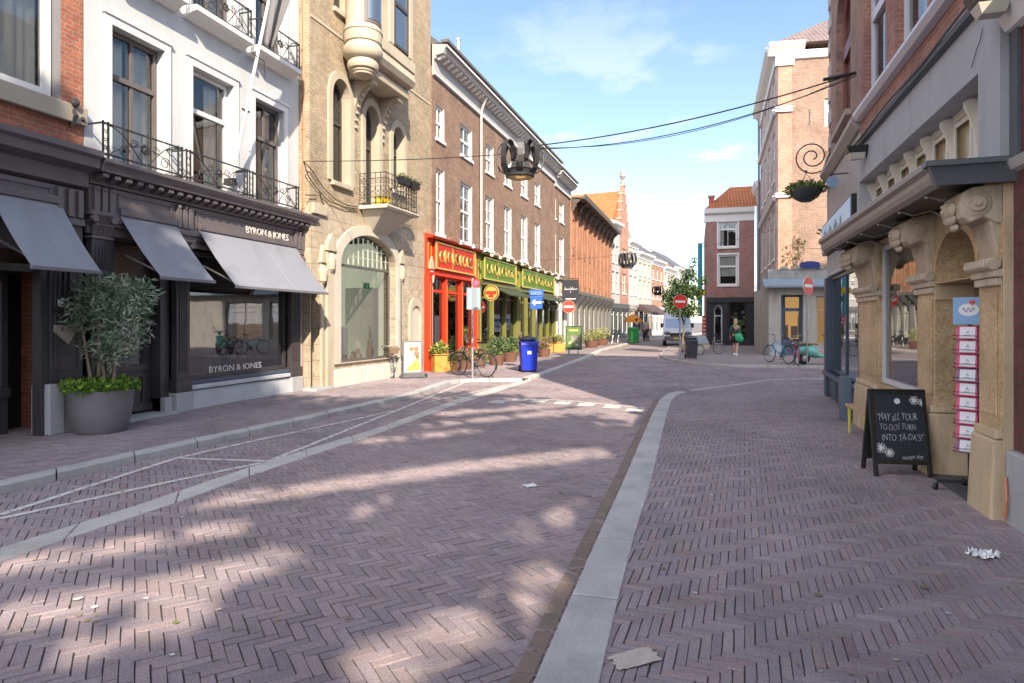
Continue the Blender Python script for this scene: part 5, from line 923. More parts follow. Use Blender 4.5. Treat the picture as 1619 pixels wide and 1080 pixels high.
m = MB(); x0, x1 = p3[1]+.025, L-.02; m.box(x0, x1, -.03, .3, -.02, ZC-.03); m.build('side_strip', OCHRE, I.root, bevel=.01)
# show window between the piers
o = window(I, p1[1]+.01, p2[0]-.01, .78, 2.72, pmat('lilac_white', (.60, .60, .63), .5, .05, 3, .03), SHOPG, .02, .07, 1, (), name='shop_window')
m = MB(); m.box(p1[1]+.005, p2[0]-.005, -.04, .3, -.02, .77); m.build('window_base', TERR, I.root); m = MB(); m.box(p1[1]+.005, p2[0]-.005, -.02, .3, 2.73, ZC-.04); m.build('window_head', TERR, I.root)
m = MB(); m.box(p1[1]+.005, p1[1]+.25, .12, .5, .8, 2.9); m.build('inner_column', pmat('beige_column', (.42, .37, .29), .7, .1, 2, .05), o)
m = MB(); m.box(p1[1]-.5, p2[0]+.5, 1.8, 1.84, .5, 3.0); m.box(p1[1], p2[0], .1, 1.8, .72, .77); m.build('shop_interior', pmat('shop_taupe', (.10, .085, .07), .8, .3, 2, 0), o)
m = MB()                                                             # lace pattern hung in the window
lx, lz = ip(1444, 440)[0], 2.1
for k in range(15): a = PI*k/14; m.tube([(lx+.11*math.cos(a+t), .10, 2.42+.16*math.sin(a)*1.0+.02*math.cos(t)) for t in (0, .1, .2)], .006, 4)
for r_ in range(5):
    for i in range(-4, 5):
        h = .34-.03*abs(i)-.07*r_
        if h > .05: m.tube([(lx+i*.026-.012, .10, 1.62+.07*r_+.03*abs(i)), (lx+i*.026, .10, 1.60+.07*r_+.03*abs(i)), (lx+i*.026+.012, .10, 1.62+.07*r_+.03*abs(i))], .005, 4)
m.build('lace_motif', WHITEP, o)
m = MB(); rg = np.random.default_rng(5)
for k in range(14): m.ball((p1[1]+.3+.9*rg.random(), .25+.3*rg.random(), .84+.1*rg.random()), (.06, .06, .05+.05*rg.random()), 7, 0, tuple([(.5, .05, .08), (.6, .5, .45), (.3, .25, .12), (.55, .2, .2)][k % 4]))
m.build('window_display', MATS['display'], o)
# arched doorway between the last two piers
d0, d1 = p2[1]+.005, p3[0]-.005
m = MB(); m.wall([(d0, 2.05), (d1, 2.05), (d1, ZC-.04), (d0, ZC-.04)], [[(d0+.03, 2.06)]+[(d1-.03, 2.06)]+[((d0+d1)/2+(d1-d0-.06)/2*math.cos(a), 2.06+.50*math.sin(a)**.8) for a in np.linspace(.12, PI-.12, 12)]], -.04, .34); m.build('door_arch', TERR, I.root)
m = MB(); m.box(d0-.05, d0+.0, .302, 1.4, .0, 2.9); m.build('porch_wall', TERR, I.root)
m = MB(); m.box(d0-.06, d0+.012, .29, 1.39, 1.86, 2.04); m.build('porch_band', OCHRE, I.root); m = MB(); m.box(d0-.01, d0+.03, -.03, .33, 1.88, 2.045); m.build('impost', OCHRE, I.root)
m = MB(); m.box(d1, d1+.05, .302, 1.4, 0, 2.9); m.box(d0, d1, .302, 1.4, 2.9, 2.94); m.build('porch_side', TERR, I.root)
m = MB(); m.wall(rect(d0, d1, 0, 2.9), [rect(d0+.12, d1-.12, .9, 2.3)], 1.41, 1.46); dd = m.build('door', pmat('brown_door', (.10, .06, .035), .4, .2, 3, .1), I.root); m = MB(); m.box(d0+.1, d1-.1, 1.43, 1.436, .88, 2.32); m.build('pane', GLASS, dd)
m = MB(); m.box(d0-.0, d1, -.10, 1.4, -.02, .012); m.build('threshold', pmat('dark_mat', (.09, .09, .095), .9, .2, 5, .2), I.root)
# lantern, spot lamps, small blue lamp
for k, (px, py, nm) in enumerate(((1352, 243, 'square black wall lantern at the far corner of the grey plaster lintel'), (1562, 8, 'black wall floodlight at the top right, above the grey plaster lintel'))):
    q = ip(px, py, .22); t = thing('wall_lantern', nm, 'lamp', I.w(q[0], -.06, q[1]), I.root.rotation_euler.z)
    m = MB(); m.hull([(-.09, -.26, .0), (.09, -.26, .0), (.09, -.02, .0), (-.09, -.02, .0)], [(-.12, -.3, .1), (.12, -.3, .1), (.12, .0, .1), (-.12, .0, .1)]); m.box(-.04, .04, -.02, .0, -.06, .02); m.build('housing', BLACK, t, bevel=.006)
    m = MB(); m.hull([(-.06, -.22, -.09), (.06, -.22, -.09), (.06, -.06, -.09), (-.06, -.06, -.09)], [(-.085, -.255, -.002), (.085, -.255, -.002), (.085, -.03, -.002), (-.085, -.03, -.002)]); m.build('lens', pmat('lamp_glass', (.45, .43, .36), .3, .1, 4, 0), t)
# neighbour past the right edge
J = Fac('dark_brick_house', 'dark red glazed brick house front at the right edge beside the stone portal', (2.50, 6.12), (2.50, -1.2))
jb = brickmat('glazed_brick', (.16, .055, .05), (.13, .045, .045), (.10, .08, .08)); w = MB(); w.wall(rect(0, J.L, .6, 4.3), [rect(2, 4, .9, 3.0), rect(4.6, 6.6, .9, 3.0)], 0, .3); w.build('wall', jb, J.root); shell(J, 4.3, jb, DARK, 6, inner=1.2)
for q in ((2, 4, .9, 3.0), (4.6, 6.6, .9, 3.0)): window(J, q[0]+.01, q[1]-.01, q[2]+.01, q[3]-.01, BLACKW, SHOPG, .08, .08, 2, ())
m = MB(); m.box(0, J.L, -.06, .3, -.02, .595); m.build('stone_base', BLUESTONE, J.root, bevel=.02)
m = MB(); m.prism([(0, 2.86), (-.05, 2.88), (-.09, 2.95), (0, 2.975)], 0, J.L, 'x'); m.build('shop_cornice', pmat('white_stone_band', (.5, .48, .45), .7, .1, 3, .1), J.root)
m = MB(); m.box(.0, .13, -.03, -.002, 2.98, 4.1); m.build('painted_panel', PLASTD, J.root); m = MB(); m.prism([(0, 4.0), (-.06, 4.02), (-.16, 4.2), (-.16, 4.3), (0, 4.32)], 0, J.L, 'x'); m.build('roof_cornice', WHITEP, J.root)
m = MB(); m.tube([(.07, -.09, .05), (.1, -.09, .2), (.06, -.08, .38)], .012, 6); m.build('orange_pipe', pmat('orange_pipe', (.5, .2, .1), .5, .1, 4, 0), J.root)

# ------------------------------------------------------------ blue corner shop beyond the portal
Hh = Fac('blue_corner_shop', 'narrow brick corner house with dark blue shopfront and pale blue sign', (2.86, 15.55), (2.60, 11.40))
hp = Hh.p; L = Hh.L; NAVY = pmat('navy_paint', (.045, .065, .10), .4, .12, 3, .05); zb = hp(1313, 270)[1]
WH = [(hp(1322, 60)[0], hp(1345, 60)[0])]
w = MB(); w.wall(rect(0, L, zb, 11.2), [archhole(a, b, zb+.5, 7.6, 8.3) for a, b in WH]+[rect(a, b, 9.2, 10.4) for a, b in WH], 0, .3); hb = brickmat('mauve_brick', (.36, .22, .17), (.30, .18, .14), (.34, .30, .28)); w.build('wall', hb, Hh.root); shell(Hh, 11.2, hb, DARK, 8)
for a, b in WH:
    window(Hh, a+.01, b-.01, zb+.51, 8.29, pmat('oxblood_wood', (.20, .06, .045), .5, .15, 3, .05), GLASS, .12, .22, 2, (), rise=.7, trans=.55, sill=.1, sillm=SAND); window(Hh, a+.01, b-.01, 9.21, 10.39, WHITEP, GLASS, .1, .08, 2, ())
for k in range(12):
    m = MB(); z = zb+.5+k*.52; m.box(-.01, .42 if k % 2 else .3, -.02, -.002, z, z+.3); m.build('quoin', pmat('pale_quoin', (.46, .44, .42), .8, .1, 3, .2), Hh.root)
m = MB(); m.prism([(0, zb-.22), (-.08, zb-.2), (-.18, zb-.08), (-.18, zb), (0, zb+.06)], -.05, L, 'x'); m.build('shop_cornice', pmat('taupe_paint', (.34, .30, .27), .6, .1, 3, .1), Hh.root)
m = MB(); m.box(0, L, -.04, .28, 2.62, zb-.225); m.build('shop_fascia', pmat('taupe_paint', (.34, .30, .27)), Hh.root)
sx0, sx1, sz0, sz1 = .06, L-.25, 3.15, 3.72; m = MB(); m.box(sx0-.03, sx1+.03, -.14, -.041, sz0-.05, sz1+.05); sg = m.build('sign_frame', BLACK, Hh.root, bevel=.008)
m = MB(); m.box(sx0, sx1, -.155, -.141, sz0, sz1); sb = m.build('sign_board', pmat('sky_blue_sign', (.34, .48, .66), .3, .12, 2, 0), sg)
m = MB(); rg = np.random.default_rng(9)
for k in range(16): m.ball((sx0+.4+k*.16, -.157, sz0+.28+.1*math.sin(k*1.3)), (.11, .006, .09), 7)
m.build('sign_foliage', pmat('teal_motif', (.05, .16, .22), .4, .3, 6, 0), sb)
for i in range(7): pass
f = window(Hh, .1, L-.15, 2.64, 3.06, pmat('pale_blue_paint', (.42, .48, .55), .5, .08, 3, 0), FARG, -.05, .05, 14, (), bar=.03, name='transom_window', ft=.05)
m = MB(); m.box(-.02, .28, -.1, .3, 0, 2.6); m.box(L-.12, L-.0, -.06, .3, 0, 2.6); m.box(.28, L-.12, -.02, .28, 0, .52); m.box(.0, L-.14, -.14, -.021, .48, .56); m.build('shopfront_frame', NAVY, Hh.root, bevel=.01)
for k in range(3):
    m = MB(); a = .32+k*(L-.5)/3; m.box(a, a+(L-.5)/3-.06, -.04, -.021, .06, .44); panel(m, a+.05, a+(L-.5)/3-.11, .1, .4, -.04, .015, .03); m.build('stall_riser', NAVY, Hh.root)
o = window(Hh, .29, L-.13, .57, 2.6, NAVY, SHOPG, .02, .06, 2, (), name='shop_window')
m = MB(); m.box(.2, L-.1, 1.0, 1.04, .3, 2.6); m.box(.29, L-.13, .1, 1.0, .5, .55); m.build('shop_interior', pmat('shop_taupe', (.10, .085, .07)), o)
m = MB(); m.box(L-.55, L-.16, -.28, -.142, 0, .72); m.build('meter_cabinet', pmat('blue_cabinet', (.10, .14, .19), .45, .1, 3, 0), Hh.root, bevel=.01)
m = MB(); m.lathe([(.14, -.03), (.15, 0), (.14, .03)], n=16); q = hp(1316, 287, .3)
t = thing('round_sign', 'small round blue hanging sign beside the flower basket', 'sign', Hh.w(q[0], -.3, q[1]), Hh.root.rotation_euler.z); m = MB(); m.M = Matrix.Rotation(PI/2, 4, 'Y'); m.lathe([(.001, -.02), (.10, -.02), (.10, .02), (.001, .02)], n=20); m.M = None; m.build('disc', pmat('pale_blue_disc', (.20, .28, .42), .4, .1, 5, 0), t); m = MB(); m.tube([(0, .3, .13), (0, -.05, .13), (0, 0, .09)], .012, 5); m.build('bracket', IRON, t)
# hanging basket on a spiral bracket
yb_ = 15.35; pt = on_y(1274, 304, yb_); bk = thing('hanging_basket', 'dark round flower basket hanging from a spiral iron bracket on the corner house', 'hanging basket', pt)
m = MB(); m.lathe([(.0, -.22), (.12, -.21), (.26, -.12), (.33, 0), (.35, .06), (.30, .06), (0, .02)], n=24); m.build('bowl', pmat('slate_bowl', (.045, .06, .065), .45, .2, 4, .1), bk, smooth=True)
m = MB(); leafcloud(m, [((0, 0, .12), (.36, .34, .12)), ((-.28, 0, .05), (.14, .2, .12)), ((.28, 0, .08), (.14, .2, .12))], 1100, .075, [(.10, .2, .04), (.14, .26, .05), (.07, .14, .03), (.2, .26, .06), (.34, .24, .14)], aspect=.5); m.build('plant', LEAF, bk, recalc=False)
sc_ = on_y(1284, 248, yb_)-pt; at_ = on_y(1313, 240, yb_)-pt; m = MB(); k_ = .0143; cx_, cz_ = sc_.x, sc_.z
pts = []
for t_ in np.linspace(0, 1, 44): a = R(-70)+t_*4*PI*1.02; r_ = .06+.32*t_; pts.append((cx_-r_*math.cos(a)*-1, 0, cz_+r_*math.sin(a)))
m.tube(pts+[(at_.x, 0, at_.z)], .015, 6); m.tube([(at_.x, .03, at_.z+.1), (at_.x, .03, at_.z-.7)], .018, 6); m.build('spiral_bracket', IRON, bk)
m = MB()
for a in range(3): m.tube([(.3*math.cos(a*2.1), .3*math.sin(a*2.1), .05), (0, 0, .42)], .006, 4)
m.tube([(0, 0, .42), (0, 0, cz_-.36)], .01, 5); m.ball((0, 0, .46), .035, 6); m.build('chain', IRON, bk)

# ------------------------------------------------------------ across the side street
FB = brickmat('rose_tan_brick', (.300, .192, .140), (.245, .150, .110), (.33, .28, .24), .25, .085, .02, .3, .6); FBr = brickmat('rose_red_brick', (.43, .24, .165), (.37, .205, .14), (.42, .34, .30), .22, .066, .012, .2, .35)
F2 = Fac('corner_house', 'tall rose brick corner house with tiled roof, white bands and blank side wall', (3.62, 31.4), (13.0, 32.4))
fp_ = F2.p; ZT = fp_(1230, 88)[1]
w = MB(); wx = fp_(1304, 250)[0]; wz0, wz1 = fp_(1304, 290)[1], fp_(1304, 200)[1]
w.wall(rect(0, F2.L, 3.55, ZT), [rect(wx, wx+1.4, wz0, wz1), rect(wx+3, wx+4.4, wz0, wz1), rect(wx, wx+1.4, 9.4, 11.8), rect(wx+3, wx+4.4, 9.4, 11.8)], 0, .3); w.build('wall', FB, F2.root)
for x in (wx, wx+3):
    for z0, z1 in ((wz0, wz1), (9.4, 11.8)): window(F2, x+.01, x+1.39, z0+.01, z1-.01, WHITEP, FARG, .1, .12, 2, (), trans=.5)
b = MB(); b.box(1.5, F2.L, .31, 11, ZT-.1, ZT); b.box(F2.L-.2, F2.L, .31, 11, 0, ZT-.1); b.box(1.9, F2.L-.2, 10.8, 11, 0, ZT-.1); b.build('side_wall', FB, F2.root); q = MB(); q.box(.5, F2.L-.3, 2.2, 2.25, 0, ZT-.2); q.build('dark_backing', DARK, F2.root)
xs0, xs1 = 0, fp_(1252, 200)[0]
m = MB(); m.box(.0, xs1, -.06, -.002, 4.0, ZT-.5); m.build('brick_pier', FBr, F2.root)
for (py0, py1, xx, d) in ((81, 105, xs1+.08, .14), (170, 178, xs1, .16), (306, 313, xs1, .16)):
    z1, z0 = fp_(1240, py0)[1], fp_(1240, py1)[1]; m = MB(); m.box(-.12, xx, -d, -.061, z0, z1); m.box(-.16, xx+.05, -d-.05, -.061, z1-.07, z1+.001); m.build('white_band', WHITEP, F2.root, bevel=.01)
m = MB(); m.prism([(0, ZT-.25), (-.1, ZT-.22), (-.2, ZT-.05), (-.24, ZT+.1), (0, ZT+.15)], xs1+.1, F2.L, 'x'); m.build('verge_board', WHITEP, F2.root)
m = MB(); m.prism([(0, ZT-.1), (-.1, ZT-.05), (-.3, ZT+.2), (-.42, ZT+.34), (-.42, ZT+.48), (0, ZT+.5)], -.45, xs1+.5, 'x'); m.build('eave_return', WHITEP, F2.root, bevel=.01)
m = MB(); m.add([(-.3, -.2, ZT+.47), (F2.L, -.2, ZT+.47), (F2.L, 10.9, ZT+.47), (1.0, 10.9, ZT+.47), (4.6, 4.5, ZT+3.9), (F2.L, 4.5, ZT+3.9), (4.6, 7, ZT+3.9)], [(0, 1, 5, 4), (0, 4, 6, 3), (3, 6, 5, 2), (1, 2, 5), (0, 3, 2, 1), (4, 5, 6)]); m.build('roof', TILEB, F2.root)
m = MB(); q = fp_(1280, 185); m.box(q[0]-.02, q[0]+.02, -.03, -.002, q[1]-.35, q[1]+.35); m.build('wall_anchor', IRON, F2.root)
F3 = Fac('street_side_front', 'shaded street front of the rose brick corner house, seen end on', (3.78, 41.2), (3.56, 31.45))
q3 = F3.p; m = MB(); hs = [rect(F3.L*(i+.5)/4-.55, F3.L*(i+.5)/4+.55, z0, z1) for i in range(4) for z0, z1 in ((4.6, 7.0), (8.3, 10.6), (11.5, 13.2))]
m.wall(rect(0, F3.L, 3.5, ZT), hs, 0, .3); m.build('wall', brickmat('pale_lilac_brick', (.50, .41, .37), (.44, .35, .32), (.5, .46, .43)), F3.root)
for h in hs: window(F3, h[0][0]+.01, h[1][0]-.01, h[0][1]+.01, h[2][1]-.01, WHITEP, FARG, .06, .12, 2, (), trans=.5, sill=.05)
m = MB(); m.prism([(0, ZT-.5), (-.06, ZT-.5), (-.08, ZT-.1), (-.3, ZT+.1), (-.45, ZT+.3), (-.45, ZT+.45), (0, ZT+.5)], 0, F3.L, 'x'); m.build('cornice', pmat('pale_grey_paint', (.52, .50, .47), .6, .08, 2, .05), F3.root)
for z in (fp_(1240, 172)[1], fp_(1240, 309)[1]): m = MB(); m.prism([(0, z-.25), (-.12, z-.2), (-.18, z), (0, z+.05)], 0, F3.L, 'x'); m.build('string_course', pmat('pale_grey_paint', (.52, .50, .47)), F3.root)
m = MB(); m.wall(rect(0, F3.L, 0, 3.49), [rect(.5+i*2.3, 2.2+i*2.3, .7, 2.8) for i in range(4)], -.04, .3); m.build('shop_wall', pmat('worn_cream', (.34, .32, .285), .8, .2, 2, .2, dirt=((.16, .155, .15), .7)), F3.root)
for i in range(4): window(F3, .51+i*2.3, 2.19+i*2.3, .71, 2.79, pmat('worn_cream', (.46, .43, .38)), FARG, .1, .08, 2, (), trans=.75, name='shop_window')
m = MB(); m.tube([(.15, -.1, 0), (.15, -.1, ZT)], .06, 8); m.build('downpipe', pmat('grey_pipe', (.16, .16, .17), .5, .1, 3, 0), F3.root)
F4 = Fac('low_grey_front', 'lower pale fronted house squeezed between the corner house and the orange roofed one', (3.80, 44.0), (3.76, 41.25))
m = MB(); m.wall(rect(0, F4.L, 0, 10.2), [rect(.8, 1.9, 4.4, 6.2), rect(.8, 1.9, 7.2, 8.8), rect(.7, 2.0, .3, 2.6)], 0, .3); m.build('wall', pmat('pale_grey_render', (.50, .50, .50), .8, .08, 1, .1), F4.root)
for q in ((.8, 1.9, 4.4, 6.2), (.8, 1.9, 7.2, 8.8), (.7, 2.0, .3, 2.6)): window(F4, q[0]+.01, q[1]-.01, q[2]+.01, q[3]-.01, WHITEP, FARG, .08, .1, 2, ())
m = MB(); m.prism([(0, 9.7), (-.2, 9.9), (-.34, 10.2), (0, 10.3)], 0, F4.L, 'x'); m.build('cornice', WHITEP, F4.root); b = MB(); b.box(.1, F4.L, .31, 8, 0, 10.1); b.build('body', pmat('pale_grey_render', (.50, .50, .50)), F4.root)
# shop on the ground floor of the corner house
fs = thing('corner_shop', 'worn cream corner shop with orange lit door and pale blue canopy board', 'shopfront', F2.w(0, 0, PZ), F2.root.rotation_euler.z)
cream2 = pmat('worn_cream', (.46, .43, .38)); X = lambda px: fp_(px, 500, .3)[0]; dx0, dx1, ww0, ww1 = X(1235), X(1270), X(1290), X(1312)+.6; Z = lambda py: fp_(1270, py, .3)[1]-PZ
m = MB(); m.wall(rect(-.45, F2.L, 0, Z(455)), [rect(dx0, dx1, .02, Z(466)), rect(ww0, ww1, .5, Z(468)), rect(ww1+.6, ww1+3.4, .5, Z(468))], -.3, .28); m.box(-.45, .4, .29, 3, 0, Z(455)); m.build('shop_wall', cream2, fs)
m = MB(); m.prism([(-.3, Z(455)), (-.75, Z(455)), (-.75, Z(452)), (-.45, Z(441)), (.28, Z(441))], -.75, F2.L, 'x'); m.build('canopy_board', pmat('faded_blue', (.17, .215, .26), .5, .25, 2, .1), fs)
m = MB(); m.box(-.5, F2.L, -.38, .2, Z(440.8), Z(426)); m.build('frieze', pmat('weathered_frieze', (.27, .265, .25), .8, .35, 3, .3, dirt=((.12, .12, .11), .7)), fs)
for i in range(9): x = .2+i*.5; m = MB(); m.prism([(x-.2, Z(426)), (x+.2, Z(426)), (x+.1, Z(421)), (x-.1, Z(421))], -.42, -.2); m.build('cresting', pmat('weathered_frieze', (.42, .41, .38)), fs)
m = MB(); q = fp_(1281, 419, .5); m.prism([(q[0]-.42+.84*t, q[1]-PZ-.14+.06*math.sin(t*PI)*0) for t in (0, 1)]+[(q[0]+.42-.84*t, q[1]-PZ+.1+.08*math.sin(t*PI)) for t in np.linspace(0, 1, 9)], -.48, -.43); m.build('name_plate', pmat('enamel_blue', (.03, .05, .16), .3, .1, 5, 0), fs)
dm = pmat('blue_door', (.06, .085, .12), .45, .15, 3, .05); m = MB(); zt_ = Z(466); m.wall(rect(dx0+.01, dx1-.01, .02, zt_-.01), [rect(dx0+.16, dx1-.14, .75, zt_-.75), rect(dx0+.12, dx1-.12, zt_-.6, zt_-.1)], -.1, -.04); do = m.build('shop_door', dm, fs)
for i in range(1, 5): pass
m = MB(); m.box(dx0+.12, dx1-.1, -.075, -.069, .7, zt_-.05); m.build('pane', GLASS, do)
lit = bpy.data.materials.new('lit_shop'); lit.use_nodes = True; b_ = lit.node_tree.nodes['Principled BSDF']; b_.inputs['Base Color'].default_value = (.45, .24, .08, 1); b_.inputs['Emission Color'].default_value = (1, .55, .2, 1); b_.inputs['Emission Strength'].default_value = .22
m = MB(); m.box(dx0-.3, dx1+.3, .6, .65, 0, zt_); m.build('lit_back_wall', lit, do)
m = MB()
for k, (x, z, h) in enumerate(((.3, .9, .5), (.7, 1.0, .35), (1.0, 1.2, .6))): m.box(dx0+x-.12, dx0+x+.12, .2, .4, z-.2, z+h)
m.build('display', FIG, do)
for (a, b) in ((ww0, ww1), (ww1+.6, ww1+3.4)):
    o = window(F2, a+.01, b-.01, .51, Z(468)-.01, cream2, SHOPG, -.2, .08, 2, (.72, .86), parent=fs, name='shop_window')
    m = MB(); m.box(a, b, .6, .65, .3, 3); m.build('lit_back_wall', lit, o)
for a, b in ((-.4, .1), (dx1+.04, ww0-.04)): m = MB(); m.box(a, b, -.36, -.301, 0, .5); m.build('stone_plinth', BLUESTONE, fs)
rg = np.random.default_rng(11)
t = thing('wall_creeper', 'thin creeper climbing the brick wall over the corner shop', 'plant', F2.w(fp_(1252, 440)[0], -.05, 3.7), F2.root.rotation_euler.z)
m = MB(); m.tube([(0, 0, 0), (.1, -.02, .6), (-.1, -.02, 1.2), (.15, -.02, 1.9)], .02, 5); m.tube([(.1, -.02, .6), (.5, -.03, 1.2), (.6, -.03, 1.7)], .015, 5); m.build('stem', pmat('olive_bark', (.22, .17, .13)), t)
m = MB(); leafcloud(m, [((0, -.08, .9), (.5, .1, .7)), ((.35, -.08, 1.4), (.4, .1, .5)), ((-.3, -.1, .2), (.4, .15, .3))], 160, .13, [(.20, .12, .07), (.16, .14, .05), (.12, .14, .05)], aspect=.6); m.build('leaves', LEAF, t, recalc=False)
# orange roofed house facing down the street
G = Fac('orange_roof_house', 'small purple brick house with orange tile roof and black shop, facing down the street', (.69, 43.8), (3.66, 43.8))
gp_ = G.p; gb = brickmat('purple_brick', (.36, .18, .16), (.30, .15, .14), (.34, .27, .26), .22, .066, .012, .25, .35); zc = gp_(1150, 335)[1]; zs_ = gp_(1150, 470)[1]
gw = [(gp_(1136, 400)[0], gp_(1166, 400)[0], gp_(1150, 391)[1], gp_(1150, 351)[1]), (gp_(1136, 400)[0], gp_(1166, 400)[0], gp_(1150, 451)[1], gp_(1150, 403)[1])]
w = MB(); w.wall(rect(0, G.L, zs_, zc), [rect(*q) for q in gw], 0, .3); w.build('wall', gb, G.root); shell(G, zc, gb, DARK, 14)
for k, q in enumerate(gw):
    o = window(G, q[0]+.01, q[1]-.01, q[2]+.01, q[3]-.01, WHITEP, GLASS, .08, .1, 2 if k == 0 else 1, (), trans=.62 if k else .72, sill=.08, curtain=(CURT, [(.03, .3, .02, .97)] if k == 0 else [(.03, .97, .3, .97)]))
    c = MB(); c.wall(rect(q[0]-.1, q[1]+.1, q[2]-.06, q[3]+.12), [rect(q[0], q[1], q[2], q[3])], -.04, -.002); c.build('window_casing', WHITEP, o)
m = MB(); m.prism([(0, zc-.65), (-.06, zc-.62), (-.08, zc-.2), (-.28, zc-.08), (-.34, zc+.2), (0, zc+.3)], -.15, G.L, 'x'); m.build('cornice', WHITEP, G.root)
za = gp_(1165, 291, -2)[1]; m = MB(); m.add([(-.1, -.2, zc+.25), (G.L+.2, -.2, zc+.25), (G.L+.2, 3.0, za), (1.6, 3.0, za), (-.1, 6.5, zc+.25), (G.L+.2, 12, zc+.25), (1.6, 9, za)], [(0, 1, 2, 3), (0, 3, 6, 4), (3, 2, 5, 6)]); m.build('roof', TILE, G.root)
m = MB(); m.box(.15, .5, .6, 1.0, zc+.1, zc+1.15); ch = m.build('chimney', pmat('red_chimney', (.42, .09, .07), .8, .15, 3, .2), G.root); m = MB(); m.box(.1, .55, .55, 1.05, zc+1.152, zc+1.25); m.build('chimney_cap', SAND, ch)
bw = pmat('black_shop_wood', (.018, .018, .024), .35, .2, 3, .05); m = MB(); hs = [archhole(.45, 1.0, .12, 2.3, 2.75), archhole(1.38, 2.5, .5, 2.6, 3.0)]; m.wall(rect(-.02, G.L+.02, 0, zs_-.01), hs, -.06, .28); m.box(-.04, G.L+.04, -.24, -.061, zs_-.35, zs_-.02)
for x in (.2, 1.2, 2.72): m.box(x-.1, x+.1, -.14, -.061, .05, zs_-.36)
m.build('shopfront', bw, G.root, bevel=.01)
o = window(G, .46, .99, .13, 2.74, pmat('pale_blue_paint', (.42, .48, .55)), GLASS, .05, .07, 1, (), rise=.44, trans=.72, name='shop_door'); o = window(G, 1.39, 2.49, .51, 2.99, bw, GLASS, .05, .06, 1, (), rise=.38, name='shop_window')
m = MB(); rg = np.random.default_rng(3)
for k in range(22): m.ball((1.45+rg.random(), .4+.2*rg.random(), .7+1.6*rg.random()), .12, 6, 0, tuple(rg.random(3)*np.array((.35, .4, .25))+.03))
m.build('window_display', MATS['display'], o)
# ------------------------------------------------------------ street furniture
def cyl(m, x, y, z0, z1, r, n=10, mi=0): m.lathe([(.001, z0), (r, z0), (r, z1), (.001, z1)], (x, y, 0), n, mi=mi)
REDS = pmat('sign_red', (.62, .045, .025), .4, .06, 4, 0); WHITES = pmat('sign_white', (.74, .74, .73), .45, .04, 4, 0); GALV = pmat('galvanised', (.34, .34, .34), .45, .15, 6, .1, metal=.5); BLUES = pmat('sign_blue', (.015, .09, .48), .4, .06, 4, 0)
def noentry(px, py, bx, by, label, rz=0.0, r=.27, z=PZ):
    b = gp(bx, by, z); d = ray(bx, by); t = (z-H)/d.z; zc = H+(508-py)/1000*t
    o = thing('no_entry_sign', label, 'road sign', b, TH+rz, 'no entry signs'); m = MB(); cyl(m, 0, 0, 0, zc-z+r*.8, .03, 10); m.build('post', GALV, o, smooth=True)
    m = MB(); m.M = Matrix.Translation((0, -.045, zc-z)) @ Matrix.Rotation(PI/2, 4, 'X'); m.lathe([(.001, -.006), (r, -.006), (r, .006), (.001, .006)], n=28); s = m.build('disc', REDS, o)
    m = MB(); m.box(-r*.74, r*.74, -.056, -.052, zc-z-r*.16, zc-z+r*.16); m.build('bar', WHITES, s)
    m = MB(); m.M = Matrix.Translation((0, -.043, zc-z)) @ Matrix.Rotation(PI/2, 4, 'X'); m.lathe([(r*.96, -.0075), (r*1.02, -.0075), (r*1.02, .0075), (r*.96, .0075)], n=28); m.build('rim', WHITES, s)
    m = MB(); m.box(-.05, .05, -.04, .04, zc-z-.03, zc-z+.03); m.build('clamp', GALV, o); return o
noentry(1075, 477, 1075, 576, 'red no entry disc on a post in front of the white van', 0, .25)
noentry(899, 485, 899, 561, 'red no entry disc beside the green poster board', -.1, .29)
no3 = noentry(1273, 452, 1276, 577, 'red no entry disc seen at a slant beside the mint scooter', .62, .33)
def pix_thing(name, label, cat, px, py, z=PZ, rz=0, group=None): return thing(name, label, cat, gp(px, py, z), TH+rz, group)
def dep(py, z=PZ): return (H-z)*1000/(py-508)
# blue arrow sign with its finger plate
o = pix_thing('arrow_sign', 'blue square road sign with white arrow pointing left above the blue bin', 'road sign', 848, 588); d = dep(588); k = d/1000
m = MB(); cyl(m, 0, 0, 0, (588-462)*k, .03); m.build('post', GALV, o, smooth=True)
z1, z0 = (588-476)*k, (588-488.5)*k; m = MB(); m.box(-.19, .19, -.05, -.035, z0, z0+.40); pl = m.build('arrow_plate', BLUES, o, bevel=.01); zc = z0+.2
m = MB(); m.prism([(-.15, zc), (-.04, zc+.10), (-.04, zc+.03), (.15, zc+.03), (.15, zc-.03), (-.04, zc-.03), (-.04, zc-.10)], -.056, -.051); m.build('arrow', WHITES, pl)
m = MB(); m.box(-.22, .22, -.05, -.035, z0+.42, z0+.58); m.hull([(-.22, -.05, z0+.581), (.22, -.05, z0+.581), (.22, -.035, z0+.581), (-.22, -.035, z0+.581)], [(-.2, -.05, z0+.6), (.2, -.05, z0+.6), (.2, -.035, z0+.6), (-.2, -.035, z0+.6)]); tp = m.build('text_plate', BLUES, o)
m = MB()
for r_ in range(2):
    for i in range(6): m.box(-.17+i*.058, -.13+i*.058, -.054, -.051, z0+.45+r_*.06, z0+.475+r_*.06)
m.build('small_text', pmat('pale_blue_text', (.3, .45, .75), .4, .05, 4, 0), tp)
